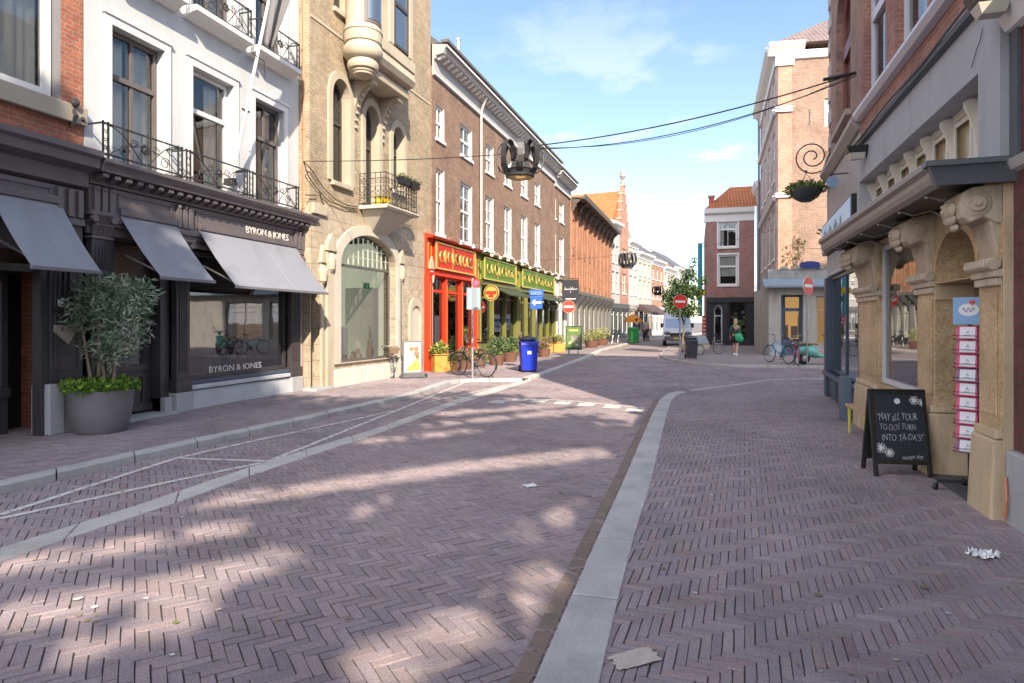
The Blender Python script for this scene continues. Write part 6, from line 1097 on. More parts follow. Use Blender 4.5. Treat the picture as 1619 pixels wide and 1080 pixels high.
# parking plate on a pole, seen from behind
o = pix_thing('parking_sign', 'grey road sign plate with a small red disc on a pole by the leaning bicycle', 'road sign', 747, 599); k = dep(599)/1000
m = MB(); cyl(m, 0, 0, 0, (599-440)*k, .032); m.build('pole', GALV, o, smooth=True); m = MB(); m.box(-.16, .22, -.05, -.038, (599-490)*k, (599-455)*k); m.build('plate', pmat('plate_grey', (.22, .25, .29), .35, .1, 5, .02), o, bevel=.01)
m = MB(); m.box(.12, .2, -.056, -.051, (599-490)*k, (599-455)*k); m.box(-.12, -.02, -.056, -.051, (599-488)*k, (599-457)*k); m.build('plate_stripe', pmat('plate_teal', (.25, .38, .42), .4, .1, 5, 0), o)
m = MB(); zc = (599-448)*k; m.M = Matrix.Translation((.1, -.05, zc)) @ Matrix.Rotation(PI/2, 4, 'X'); m.lathe([(.001, -.006), (.10, -.006), (.10, .006), (.001, .006)], n=20); r_ = m.build('disc', REDS, o); m = MB(); m.M = Matrix.Translation((.1, -.05, zc)) @ Matrix.Rotation(PI/2, 4, 'X'); m.lathe([(.001, -.002), (.065, -.002), (.065, .010), (.001, .010)], n=20); m.build('disc_centre', pmat('dull_blue', (.12, .14, .35), .4, .1, 4, 0), r_); m = MB(); m.M = Matrix.Translation((.1, -.062, zc)) @ Matrix.Rotation(R(45), 4, 'Y'); m.box(-.09, .09, -.003, .003, -.014, .014); m.build('disc_bar', REDS, r_)
# hanging signs on the brown house
q = D2.p(886, 455, .6)
o = thing('hanging_sign', 'black square hanging sign with white script on the brown house', 'sign', D2.w(1.2, -.1, D2.p(880, 455, .6)[1]), D2.root.rotation_euler.z-PI/2)
m = MB(); w_ = .96; m.box(.12, .12+w_, -.03, .03, -.62, .62); bd = m.build('board', pmat('black_sign', (.035, .035, .045), .4, .15, 4, .02), o, bevel=.01)
m = MB(); m.tube([(0, 0, .68), (1.1, 0, .68)], .02, 6); m.tube([(0, 0, .9), (.8, 0, .68)], .012, 5); m.build('bracket', IRON, o)
m = MB()
for i in range(7):
    x = .24+i*.11; hh = .1 if i not in (0, 3, 4) else .2; m.tube([(x, -.036, .02), (x+.03, -.036, .02+hh), (x+.07, -.036, .03), (x+.09, -.036, .1)], .013, 4)
m.tube([(.58, -.036, -.14), (.6, -.036, -.02)], .012, 4); m.build('script_lettering', WHITES, bd)
m = MB(); m.box(.3, .9, -.035, -.031, -.52, -.47); m.build('small_text', WHITES, bd)
def discsign(F, px, py, d, r, label, c1, c2, c3, name='round_sign'):
    q = F.p(px, py, d); o = thing(name, label, 'sign', F.w(q[0], -d, q[1]), F.root.rotation_euler.z-PI/2)
    m = MB(); m.M = Matrix.Rotation(PI/2, 4, 'X'); m.lathe([(.001, -.03), (r, -.03), (r, .03), (.001, .03)], n=26); b = m.build('disc', c1, o); m = MB(); m.M = Matrix.Rotation(PI/2, 4, 'X'); m.lathe([(r*.8, .031), (r*.86, .036), (r*.92, .031)], n=26); m.build('ring', c2, b)
    m = MB(); m.box(-r*.7, r*.7, -.045, -.032, -r*.18, r*.22); m.ball((0, -.034, -r*.4), (r*.4, .01, r*.2), 8); m.build('emblem', c3, b); m = MB(); m.tube([(-d, 0, r+.1), (r*.5, 0, r+.1)], .014, 5); m.tube([(0, 0, r), (0, 0, r+.1)], .01, 4); m.build('bracket', IRON, o); return o
discsign(D2, 875, 484.5, .35, .26, 'dark round hanging sign with pale ring beside the no entry disc', pmat('dark_disc', (.10, .10, .10), .4, .1, 4, 0), WHITES, pmat('grey_emblem', (.4, .4, .4), .4, .1, 4, 0))
discsign(D, 777, 463, .75, .30, 'round gold and red hanging sign over the green shop door', pmat('gold_disc', (.50, .34, .08), .4, .25, 6, 0), pmat('black_ring', (.03, .03, .03), .4, .1, 4, 0), pmat('deep_red', (.35, .04, .02), .4, .15, 6, 0))
# poster stands
o = pix_thing('poster_stand', 'black framed food poster stand on wheels before the tan house', 'poster stand', 652, 597, PZ, .42); k = dep(597)/1000
w_, h0, h1 = .27, .12, 1.02; m = MB(); m.wall(rect(-w_, w_, h0, h1), [rect(-w_+.035, w_-.035, h0+.035, h1-.035)], -.03, .03); m.build('frame', DGREY, o, bevel=.006)
def posterm(name, stops, sc_):
    m, n, l, b = _nt(name); v = _obj(n, l); f = _noise(n, l, v, sc_, 3, .5); c = _ramp(n, l, f, stops); l.new(c, b.inputs['Base Color']); b.inputs['Roughness'].default_value = .25; return m
m = MB(); m.box(-w_+.03, w_-.03, -.02, .02, h0+.03, h1-.03); pp = m.build('poster', pmat('poster_cream', (.72, .64, .54), .3, .05, 2, 0), o)
m = MB()
for (x, z, r_, s) in ((-.03, .80, .07, 0), (.11, .80, .07, 0), (.12, .66, .09, 1), (.14, .55, .06, 1)): m.M = Matrix.Translation((x, -.021, z)) @ Matrix.Rotation(PI/2, 4, 'X'); m.lathe([(.001, .0), (r_, 0), (r_, .002), (.001, .002)], n=18)
m.M = None; m.build('picture_dark', pmat('picture_brown', (.28, .20, .12), .4, .5, 14, 0), pp)
m = MB(); m.prism([(-.2, .2), (.2, .2), (.22, .36), (.1, .55), (-.02, .36), (-.12, .3)], -.0235, -.021); m.build('picture_warm', pmat('picture_orange', (.72, .34, .08), .4, .5, 12, 0), pp)
m = MB(); m.hull([(-.34, -.26, .02), (.34, -.26, .02), (.34, .26, .02), (-.34, .26, .02)], [(-.27, -.1, .12), (.27, -.1, .12), (.27, .1, .12), (-.27, .1, .12)]); m.build('base', pmat('grey_base', (.10, .10, .11), .6, .2, 4, .1), o, bevel=.015)
m = MB(); m.M = Matrix.Translation((.36, -.1, .05)) @ Matrix.Rotation(PI/2, 4, 'Y'); m.lathe([(.001, -.03), (.06, -.03), (.06, .03), (.001, .03)], n=14); m.build('wheel', BLACK, o)
o = pix_thing('poster_stand', 'dark green framed poster board with pictures on the far pavement', 'poster stand', 907, 563, PZ, -.1); m = MB(); w_, h0, h1 = .37, .28, 1.36
m.wall(rect(-w_, w_, h0, h1), [rect(-w_+.05, w_-.05, h0+.12, h1-.04)], -.03, .03); fr_ = m.build('frame', pmat('bottle_green', (.02, .06, .03), .45, .15, 4, .02), o, bevel=.006)
m = MB(); m.box(-w_+.04, w_-.04, -.015, .02, h0+.1, h1-.03); pp = m.build('poster', pmat('poster_green', (.11, .17, .05), .35, .5, 5, 0), o)
m = MB(); rg = np.random.default_rng(4)
for i in range(12): x, z = -.27+.54*rg.random(), .5+.38*rg.random(); m.box(x-.05, x+.05, -.02, -.016, z-.045, z+.045, 0, tuple(rg.random(3)*.5+.08))
m.build('pictures', MATS['display'], pp)
m = MB()
for i in range(9): m.box(-.2+i*.045, -.17+i*.045, -.02, -.016, 1.12, 1.2)
m.build('heading', pmat('heading_yellow', (.6, .6, .15), .4, .1, 4, 0), pp)
for s in (-1, 1): m = MB(); m.box(s*.2-.03, s*.2+.03, -.03, .03, 0, h0-.002); m.build('leg', GALV, o)
# bins
def wheelie(px, py, label, mat, w=.58, d=.66, h=1.02, rz=0.0, nm='wheelie_bin', bag=None, sticker=True):
    o = pix_thing(nm, label, 'bin', px, py, PZ, rz); q = w/2; e = d/2
    m = MB(); m.hull([(-q*.8, -e*.75, .05), (q*.8, -e*.75, .05), (q*.8, e*.75, .05), (-q*.8, e*.75, .05)], [(-q*.97, -e*.95, h*.88), (q*.97, -e*.95, h*.88), (q*.97, e*.95, h*.88), (-q*.97, e*.95, h*.88)]); m.box(-q, q, -e, e, h*.86, h*.905); m.build('body', mat, o, bevel=.025)
    m = MB(); m.hull([(-q*1.02, -e*1.04, h*.91), (q*1.02, -e*1.04, h*.91), (q*1.02, e*1.04, h*.91), (-q*1.02, e*1.04, h*.91)], [(-q*.9, -e*.85, h*.985), (q*.9, -e*.85, h*.985), (q*.9, e*.95, h*1.01), (-q*.9, e*.95, h*1.01)]); m.build('lid', mat, o, bevel=.02)
    m = MB(); m.tube([(-q*.8, e*1.1, h*.93), (q*.8, e*1.1, h*.93)], .02, 6); m.build('handle', mat, o)
    for s in (-1, 1): m = MB(); m.M = Matrix.Translation((s*q*.86, e*.8, .1)) @ Matrix.Rotation(PI/2, 4, 'Y'); m.lathe([(.001, -.03), (.1, -.03), (.1, .03), (.001, .03)], n=16); m.build('wheel', BLACK, o)
    if sticker: m = MB(); m.hull([(-.07, -e*.925, h*.58), (.05, -e*.925, h*.58), (.05, -e*.915, h*.58), (-.07, -e*.915, h*.58)], [(-.07, -e*.955, h*.68), (.05, -e*.955, h*.68), (.05, -e*.94, h*.68), (-.07, -e*.94, h*.68)]); m.build('sticker', pmat('sticker_pale', (.6, .65, .75), .4, .1, 5, 0), o)
    if bag:
        t = thing('bin_bag', bag, 'bag', gp(px, py, PZ)+Vector((-.02, 0, h*.98)), TH); m = MB(); rg = np.random.default_rng(len(bag)); 
        m.ball((-.02, 0, .07), (.26, .22, .10), 14); m.ball((-.2, -.02, .12), (.1, .1, .08), 10); m.ball((.14, .03, .04), (.14, .14, .07), 10)
        b = m.build('sack', pmat('bag_plastic', (.06, .06, .065), .3, .4, 6, .5), t, smooth=True); ds = b.modifiers.new('crumple', 'DISPLACE'); tx = bpy.data.textures.new('crumple', 'CLOUDS'); tx.noise_scale = .12; ds.texture = tx; ds.strength = .07
        m = MB(); m.tube([(-.2, -.02, .17), (-.22, 0, .25), (-.18, .02, .28)], [.03, .02, .03], 6); m.build('knot', pmat('bag_plastic', (.06, .06, .065)), t)
    return o
wheelie(835.5, 588, 'bright blue wheelie bin with a bag on its lid at the kerb', pmat('bin_blue', (.008, .030, .42), .4, .08, 3, .03), .56, .62, .97, .12, bag='crumpled black bag lying on the lid of the blue bin')
wheelie(1093, 567, 'dark grey bin on the far corner beside the cargo bike', pmat('bin_dark', (.035, .037, .045), .5, .12, 3, .03), .5, .5, .82, -.1, bag='pale grey bag on top of the dark bin by the cargo bike', sticker=False)
wheelie(1001, 543, 'green bin standing on the far left pavement by the walkers', pmat('bin_green', (.03, .26, .06), .45, .1, 3, .03), .6, .7, 1.15, .3, sticker=False)
MATS['bag_plastic'].node_tree.nodes['Principled BSDF'].inputs['Roughness'].default_value = .35
# planters by the shops
def shrub_cols(k): return [[(.20, .24, .05), (.30, .30, .07), (.12, .17, .04), (.40, .34, .10)], [(.08, .15, .05), (.13, .2, .07), (.05, .1, .04), (.2, .22, .12)], [(.34, .22, .14), (.42, .28, .2), (.22, .2, .09), (.16, .18, .06)]][k]
def planter(px, py, label, w, h, hp_, cols, mat, box=True, n=420, rz=.3, group='planters outside the shops', rr=1.0):
    o = pix_thing('planter', label, 'planter', px, py, PZ, rz, group); m = MB()
    if box:
        m.hull([(-w*.46, -w*.46, 0), (w*.46, -w*.46, 0), (w*.46, w*.46, 0), (-w*.46, w*.46, 0)], [(-w/2, -w/2, h), (w/2, -w/2, h), (w/2, w/2, h), (-w/2, w/2, h)]); m.build('box', mat, o, bevel=.015)
        m = MB(); m.wall(rect(-w/2-.015, w/2+.015, -w/2-.015, w/2+.015), [rect(-w/2+.03, w/2-.03, -w/2+.03, w/2-.03)], 0, .03); rim = m.build('rim', mat, o); rim.rotation_euler.x = PI/2; rim.location.z = h+.031
    else: m.lathe([(.001, 0), (w*.36, 0), (w*.5, h), (w*.44, h), (.001, h-.05)], n=18); m.build('pot', mat, o, smooth=True)
    m = MB(); leafcloud(m, [((0, 0, h+hp_*.45), (w*.62*rr, w*.62*rr, hp_*.5)), ((-w*.25, 0, h+hp_*.3), (w*.4, w*.4, hp_*.35)), ((w*.3, .05, h+hp_*.55), (w*.4, w*.4, hp_*.4))], n, .10, cols, aspect=.5); m.build('plant', LEAF, o, recalc=False); return o
ORG = pmat('orange_planter', (.62, .27, .06), .55, .1, 2, .1); BRN = pmat('rust_planter', (.16, .075, .05), .7, .2, 3, .2)
planter(694, 588, 'tall orange box planter with yellow green shrub before the red shopfront', .42, .50, .42, shrub_cols(0), ORG, n=700, rz=.45)
planter(712, 586, 'low orange box planter beside the tall one, half behind the bicycle', .40, .24, .30, shrub_cols(0), ORG, n=400, rz=.45)
planter(735, 584, 'planter with faded pink flowers behind the leaning bicycle', .5, .3, .42, shrub_cols(2), BRN, False, 500)
planter(757, 582, 'second planter with dry pink flowers, behind the bicycle rear wheel', .5, .3, .4, shrub_cols(2), BRN, False, 500)
planter(785, 577, 'rust round pot with a broad leafy plant before the green shop', .62, .36, .72, shrub_cols(1), BRN, False, 700)
planter(806, 572, 'rust round pot with a dark leafy plant left of the blue bin', .65, .38, .62, shrub_cols(1), BRN, False, 700)
planter(860, 564, 'planter with reddish flowers just behind the blue bin', .6, .34, .6, shrub_cols(2), BRN, False, 500)
planter(876, 556.5, 'orange trough with a clipped yellow green shrub beside the green poster board', .95, .42, .5, shrub_cols(0), ORG, n=600, rz=.2)
planter(935, 549.5, 'wide tub with yellow flowers at the grey arcade', .9, .4, .75, shrub_cols(0), BRN, False, 500); planter(951, 546, 'tub of pale yellow flowers further along the grey arcade', 1.0, .4, .8, [(.5, .45, .2), (.4, .4, .12), (.2, .26, .08)], BRN, False, 500)
# bench beside the portal, chalk board, card rack
b0 = gp(1334, 686); o = thing('bench', 'small wooden bench with bright yellow hairpin legs by the stone pier', 'bench', (b0.x+.02, b0.y, 0), R(90)); L_ = 1.0
WOOD = pmat('pine_board', (.46, .32, .18), .6, .15, 3, .1); m = MB(); m.box(-1.0, .1, -.42, -.225, .40, .44); m.build('seat_board', WOOD, o, bevel=.006); m = MB(); m.box(-1.0, .1, -.215, -.02, .40, .44); m.build('seat_board', WOOD, o, bevel=.006)
YEL = pmat('yellow_steel', (.62, .58, .03), .4, .08, 4, 0)
for x in (-.9, .02):
    for y in (-.36, -.06): m = MB(); m.tube([(x-.06, y, .398), (x, y, .01), (x+.02, y, .01), (x+.06, y, .398)], .012, 6); m.build('leg', YEL, o)
f0, f1 = gp(1383, 753), gp(1476, 756); ang = math.atan2(f1.y-f0.y, f1.x-f0.x); W_ = (f1-f0).length
o = thing('chalk_board', 'black A-frame chalk board with handwritten white message by the stone portal', 'sandwich board', f0, ang)
CHALKB = pmat('slate_board', (.022, .027, .036), .55, .25, 4, .06); FRB = pmat('black_stained_wood', (.018, .018, .018), .5, .25, 5, .15); CHK = pmat('chalk', (.66, .67, .68), .9, .2, 40, 0)
hb = .93; lean = R(11)
def face(M, back=False):
    q = thing('front_panel' if not back else 'back_panel', None, None); q.parent = o; q.matrix_local = M
    return q
Mf = Matrix.Translation((W_/2, 0, 0)) @ Matrix.Rotation(-lean, 4, 'X'); hw = W_/2
m = MB(); m.M = Mf
for x0, x1 in ((-hw, -hw+.045), (hw-.045, hw)): m.box(x0, x1, 0, .03, 0, hb)
m.box(-hw+.045, hw-.045, 0, .03, hb-.05, hb); m.box(-hw+.045, hw-.045, 0, .03, .13, .18); m.build('frame', FRB, o, bevel=.004)
m = MB(); m.M = Mf; m.box(-hw+.04, hw-.04, .008, .022, .175, hb-.045); bd = m.build('slate', CHALKB, o)
Mb = Matrix.Translation((W_/2, 2*hb*math.sin(lean)+.02, 0)) @ Matrix.Rotation(lean, 4, 'X'); m = MB(); m.M = Mb
for x0, x1 in ((-hw, -hw+.045), (hw-.045, hw)): m.box(x0, x1, -.03, 0, 0, hb)
m.box(-hw+.045, hw-.045, -.03, 0, hb-.05, hb); m.box(-hw+.045, hw-.045, -.03, 0, .13, .18); m.box(-hw+.04, hw-.04, -.022, -.008, .175, hb-.045); m.build('back_leaf', FRB, o, bevel=.004)
for s, x, z, sz, wd in (('"MAY aLL YOUR', -.02, .63, .115, .50), ('TO-DOS TURN', -.02, .52, .10, .44), ("INTO TA-DA'S!\"", .03, .41, .105, .52), ("nickys day", .12, .21, .06, .26)):
    text_mesh('chalk_writing', s, sz, CHK, bd, Mf @ Matrix.Translation((x*W_/.64, .005, z)) @ Matrix.Rotation(R(-2), 4, 'Y') @ FACE, .001, width=wd*W_/.72, shear=.12, thin=.0028 if sz > .08 else .001, hand=.0045)
m = MB(); m.M = Mf @ Matrix.Translation((-.0, .006, .80)) @ Matrix.Rotation(PI/2, 4, 'X'); m.lathe([(.001, -.002), (.03, -.002), (.03, .002), (.001, .002)], n=16); m.build('chalk_dot', CHK, bd)
m = MB(); m.M = Mf
for fx, fz, r_ in ((.17, .81, .035), (.25, .79, .03), (-.2, .30, .04), (-.12, .25, .035)):
    for a in range(6): m.tube([(fx, .004, fz)]+[(fx+r_*1.3*math.cos(a*PI/3+t), .004, fz+r_*1.3*math.sin(a*PI/3+t)) for t in (-.3, 0, .3)]+[(fx, .004, fz)], .0035, 4)
    for k in range(9): a = k*.7; m.tube([(fx+r_*.2*math.cos(a), .004, fz+r_*.2*math.sin(a)), (fx+r_*.8*math.cos(a), .004, fz+r_*.8*math.sin(a))], .004, 4)
m.build('chalk_flower', CHK, bd)
rb = Vector((2.53, 7.06, 0)); o = thing('card_rack', 'rotating postcard rack with pink edged cards in the stone doorway', 'display rack', rb, R(-38))
m = MB(); cyl(m, 0, 0, .08, 1.62, .02, 10); m.build('pole', BLACK, o, smooth=True)
for k in range(4):
    a = k*PI/2+.5; l_ = MB(); l_.tube([(0, 0, .11), (.27*math.cos(a), .27*math.sin(a), .085)], .016, 6); lg = l_.build('foot', BLACK, o); c_ = MB(); c_.M = Matrix.Translation((.28*math.cos(a), .28*math.sin(a), .036)) @ Matrix.Rotation(PI/2, 4, 'Y') ; c_.lathe([(.001, -.014), (.034, -.014), (.034, .014), (.001, .014)], n=14); c_.build('castor', BLACK, lg)
PINK = pmat('pink_card', (.62, .05, .16), .4, .15, 6, 0); CARD = pmat('white_card', (.70, .72, .76), .4, .06, 8, 0); PURP = pmat('purple_card', (.22, .06, .18), .4, .2, 6, 0)
MARK = pmat('card_mark', (.10, .11, .16), .5, .3, 9, 0)
for s in range(4):
    for k in range(9):
        z = .40+k*.135; Mx = Matrix.Rotation(s*PI/2, 4, 'Z') @ Matrix.Translation((0, -.095, z)) @ Matrix.Rotation(R(-9), 4, 'X')
        m = MB(); m.M = Mx; m.box(-.085, .085, -.004, .004, 0, .125); cd_ = m.build('card', PINK if (s+k) % 5 else PURP, o)
        m = MB(); m.M = Mx; m.box(-.055, .072, -.0065, -.0042, .010, .115); m.build('card_face', CARD, cd_)
        m = MB(); m.M = Mx; z_ = .055; m.tube([(.0, -.008, z_), (.008+.006*math.sin(k), -.008, z_+.025), (.02, -.008, z_+.004)], .003, 4); m.box(-.02, .03, -.0078, -.0066, .038, .042); m.build('card_print', MARK, cd_)
        m = MB(); m.M = Mx; m.tube([(-.09, .0, -.004), (-.09, -.022, -.004), (.09, -.022, -.004), (.09, 0, -.004)], .0025, 4); m.tube([(-.09, .0, .03), (-.09, -.022, .03), (.09, -.022, .03), (.09, 0, .03)], .0025, 4); m.build('wire_pocket', BLACK, o)
m = MB(); m.M = Matrix.Translation((0, -.03, 1.62)); m.box(-.13, .13, -.006, .006, 0, .26); hd = m.build('header_board', pmat('header_blue', (.20, .38, .62), .4, .06, 4, 0), o)
m = MB(); m.M = Matrix.Translation((.0, -.037, 1.76)) @ Matrix.Rotation(PI/2, 4, 'X'); m.lathe([(.001, -.001), (.085, -.001), (.085, .001), (.001, .001)], n=24, sy=.7); m.build('header_oval', WHITES, hd)
m = MB(); m.tube([(-.05+.1*t, -.0405, 1.76+.022*math.sin(t*16)) for t in np.linspace(0, 1, 18)], .003, 4); m.build('header_script', pmat('header_ink', (.15, .2, .4), .5, .1, 5, 0), hd)
m = MB(); 
for s in (-1, 1): m.ball((.03+s*.012, -.0405, 1.835), (.014, .003, .014), 8)
m.prism([(.005, 1.83), (.055, 1.83), (.03, 1.798)], -.042, -.039); m.build('header_heart', REDS, hd)

# ------------------------------------------------------------ overhead cables and crown ornaments
def cable(name, label, P, r, sag, n=24):
    a, b = Vector(P[0]), Vector(P[1]); m = MB(); m.tube([a.lerp(b, t)-Vector((0, 0, sag*4*t*(1-t))) for t in np.linspace(0, 1, n)], r, 5); return tag(m.build(name, BLACK, smooth=True), label, 'cable', 'overhead cables')
CR = pmat('crown_metal', (.05, .05, .055), .5, .3, 8, .1, metal=.3); CRG = pmat('crown_gold', (.50, .34, .12), .35, .3, 8, .05, metal=.6)
def crown(c, r, h, label, detail=True):
    o = thing('crown_ornament', label, 'street ornament', c, .3, 'crown ornaments over the street'); n = 8
    m = MB(); m.lathe([(r*.62, 0), (r*.70, .02), (r*.72, h*.12), (r*.80, h*.20), (r*.78, h*.22), (r*.66, h*.16), (r*.62, 0)], n=28); b = m.build('rim', CR, o, smooth=True)
    m = MB(); m.lathe([(r*.60, .005), (r*.66, h*.15), (r*.5, h*.1), (r*.3, .02), (r*.60, .005)], n=28); m.build('gilt_lining', CRG, b, smooth=True)
    for i in range(n):
        a = 2*PI*i/n; m = MB(); P = []
        for t in np.linspace(0, 1, 13): ph = R(-112+300*t); q = r*(.78+.36*math.cos(ph)); P.append((q*math.cos(a), q*math.sin(a), h*(.57+.43*math.sin(ph)) if t < .85 else h*(.57+.43*math.sin(ph))))
        Q = [Vector(p) for p in P]; tw = Vector((-math.sin(a), math.cos(a), 0)); vs = []
        for k, p in enumerate(Q):
            wd = r*(.15-.06*abs(k/12-.5)); nr = Vector((math.cos(a), math.sin(a), .25)).normalized()*.012; vs += [p-tw*wd-nr, p+tw*wd-nr, p+tw*wd+nr, p-tw*wd+nr]
        m.add(vs, [(4*k+j, 4*k+(j+1) % 4, 4*k+4+(j+1) % 4, 4*k+4+j) for k in range(12) for j in range(4)]+[(0, 3, 2, 1), (48, 49, 50, 51)]); m.build('arch_band', CR, o)
        m = MB(); m.prism([(-r*.17, h*.2), (r*.17, h*.2), (r*.1, h*.32), (0, h*.38), (-r*.1, h*.32)], -.01, .01); 
        q = m.build('leaf_point', CR, o); q.rotation_euler.z = a+PI/2+PI/n; q.location = (r*.8*math.cos(a+PI/n), r*.8*math.sin(a+PI/n), 0)
    m = MB(); m.ball((0, 0, h*.96), r*.12, 10); m.build('orb', CR, o)
    m = MB(); m.tube([(0, 0, h*.95), (0, 0, h*1.06)], .015, 6); m.build('hook', CR, o); return o
ca_, cb_ = C.w(C.p(480, 255)[0], -.02, C.p(480, 255)[1]), Hh.w(Hh.L-.35, -.05, on_x(1348, 122, 2.56).z)
yc = 11.8; cc = at_depth(822, 252, 12.25); crown((cc.x, cc.y, cc.z-.36), .40, .68, 'big dark metal crown hanging over the street on cables')
def drop(label, P, r=.009): m = MB(); m.tube(P, r, 5); return tag(m.build('cable', BLACK, smooth=True), label, 'cable', 'overhead cables')
top = Vector((cc.x, cc.y, cc.z+.36))
def catn(a, b, sag, n=16): return [a.lerp(b, t)-Vector((0, 0, sag*4*t*(1-t))) for t in np.linspace(0, 1, n)]
drop('cable from the tan house to the big crown', catn(Vector(ca_), top-Vector((.3, 0, .24)), .04)); drop('upper cable from the big crown to the blue corner shop', catn(top-Vector((-.3, 0, .12)), Vector(cb_), .16), .012)
drop('lower slack cable under the upper one, right of the big crown', catn(top-Vector((-.3, 0, .18)), Vector(cb_)-Vector((0, 0, .05)), .30), .009); drop('thin lowest wire right of the big crown', catn(top-Vector((-.35, .02, .16)), Vector(cb_)-Vector((0, .03, .02)), .36), .006)
m = MB(); m.tube([(cb_.x-.5, cb_.y, cb_.z-.06), (cb_.x, cb_.y, cb_.z)], .03, 6); tag(m.build('cable_clamp', BLACK), 'black clamp where the street cables meet the corner house wall', 'cable clamp')
c2 = at_depth(992, 412, 30.5); crown((c2.x, c2.y, c2.z-.36), .40, .7, 'second crown, further down the street before the white houses')
drop('cable carrying the second crown across the street', catn(E.w(.3, 0, 4.7)-Vector((0, 9.4, 0)), c2+Vector((0, 0, .35)), .1)); drop('cable from the second crown to the corner house', catn(c2+Vector((0, 0, .35)), Vector((3.6, 31.36, 5.9)), .25))
c3 = at_depth(1040, 460, 50); crown((c3.x, c3.y, c3.z-.35), .40, .7, 'third and smallest crown, far down the street'); drop('cable of the third crown', catn(E.w(10.5, 0, 4.9), c3+Vector((0, 0, .35)), .1)); drop('cable from the third crown to the orange roofed house', catn(c3+Vector((0, 0, .35)), Vector((.66, 46.5, 4.8)), .1))
# banner, yellow sign, card flags at the orange roofed house
bp = at_depth(1107, 440, 44.5); o = thing('tall_banner', 'tall turquoise blue banner hung edge on from the orange roofed house', 'banner', (bp.x, bp.y, 0), TH); m = MB(); z0, z1 = H+8*.0445, H+123*.0445
m.box(-.16, .16, -.02, .02, z0, z1); m.build('cloth', pmat('turquoise', (.04, .33, .46), .7, .15, 1, .05), o); m = MB(); 
for z in (z0, z1): m.tube([(-.2, 0, z), (.5, 0, z)], .025, 6)
m.build('rod', GALV, o)
bp = at_depth(1107, 463, 43.9); o = thing('yellow_sign', 'small yellow projecting sign below the turquoise banner', 'sign', bp, TH); m = MB(); m.box(-.34, .34, -.04, .04, -.2, .2); m.build('board', pmat('sign_yellow', (.65, .50, .02), .5, .1, 4, 0), o, bevel=.02); m = MB(); m.tube([(.3, .05, .22), (.6, .1, .22)], .02, 5); m.build('bracket', IRON, o)
for px, lab in ((1113.5, 'red flag with white marks left of the black shop door'), (1142.5, 'red flag with white marks between the black shop door and window')):
    bp = at_depth(px, 516, 42.9); o = thing('shop_flag', lab, 'flag', (bp.x, bp.y, PZ), TH, 'red flags of the black shop'); m = MB(); m.box(-.13, .13, -.01, .01, .55, 1.95); f = m.build('cloth', REDS, o)
    for k in range(5): m = MB(); m.box(-.08, .08, -.014, -.0105, .68+k*.25, .80+k*.25); m.build('white_mark', WHITES, f)
    m = MB(); m.tube([(-.14, 0, 0), (-.14, 0, 2.0)], .012, 5); m.build('pole', GALV, o)
# dustbin sacks and orange parasol far off
pp_ = gp(1001, 541.5, PZ); o = thing('parasol', 'orange parasol standing on the far left pavement', 'parasol', (pp_.x-.25, pp_.y+2.6, PZ), 0); m = MB(); m.lathe([(.72, 1.5), (.62, 1.75), (.36, 2.0), (.04, 2.12)], n=8); m.build('canopy', pmat('orange_cloth', (.70, .26, .03), .8, .1, 2, .05), o); m = MB(); cyl(m, 0, 0, 0, 2.1, .03); m.build('pole', GALV, o)
pm_ = gp(1017, 540.5, PZ); m = MB(); o = thing('shop_awning', 'dark brown awning over a shop beyond the orange parasol', 'awning', (-4.9, 67.5, 2.9), R(73)); m.prism([(0, .5), (-1.6, -.4), (-1.6, -.6), (0, -.1)], -2.2, 2.2, 'x'); m.build('canvas', pmat('brown_canvas', (.07, .045, .045), .8, .1, 2, .05), o); m = MB(); m.tube([(-2.2, -1.6, -.6), (2.2, -1.6, -.6)], .03, 5); m.build('front_rail', DGREY, o)
# ------------------------------------------------------------ bicycles, scooter, van
RUB = pmat('tyre_rubber', (.022, .022, .023), .8, .2, 6, .1); SADDLE = pmat('saddle_black', (.02, .018, .017), .5, .2, 6, .05)
def wheelmesh(par, x, r, mat_rim, tw=.018, y=0):
    m = MB(); m.M = Matrix.Translation((x, y, r)) @ Matrix.Rotation(PI/2, 4, 'X'); m.tube([(r*.955*math.cos(a), r*.955*math.sin(a), 0) for a in np.linspace(0, 2*PI, 29)[:-1]], tw, 6, True); w = m.build('wheel', RUB, par, smooth=True)
    m = MB(); m.M = Matrix.Translation((x, y, r)) @ Matrix.Rotation(PI/2, 4, 'X'); m.tube([(r*.9*math.cos(a), r*.9*math.sin(a), 0) for a in np.linspace(0, 2*PI, 29)[:-1]], .010, 5, True)
    for k in range(20): a = 2*PI*k/20; m.tube([(.02*math.cos(a+.8), .02*math.sin(a+.8), .02*(-1)**k), (r*.9*math.cos(a), r*.9*math.sin(a), 0)], .0022, 3)
    m.lathe([(.001, -.04), (.022, -.04), (.022, .04), (.001, .04)], n=10); m.build('rim', mat_rim, w); return w
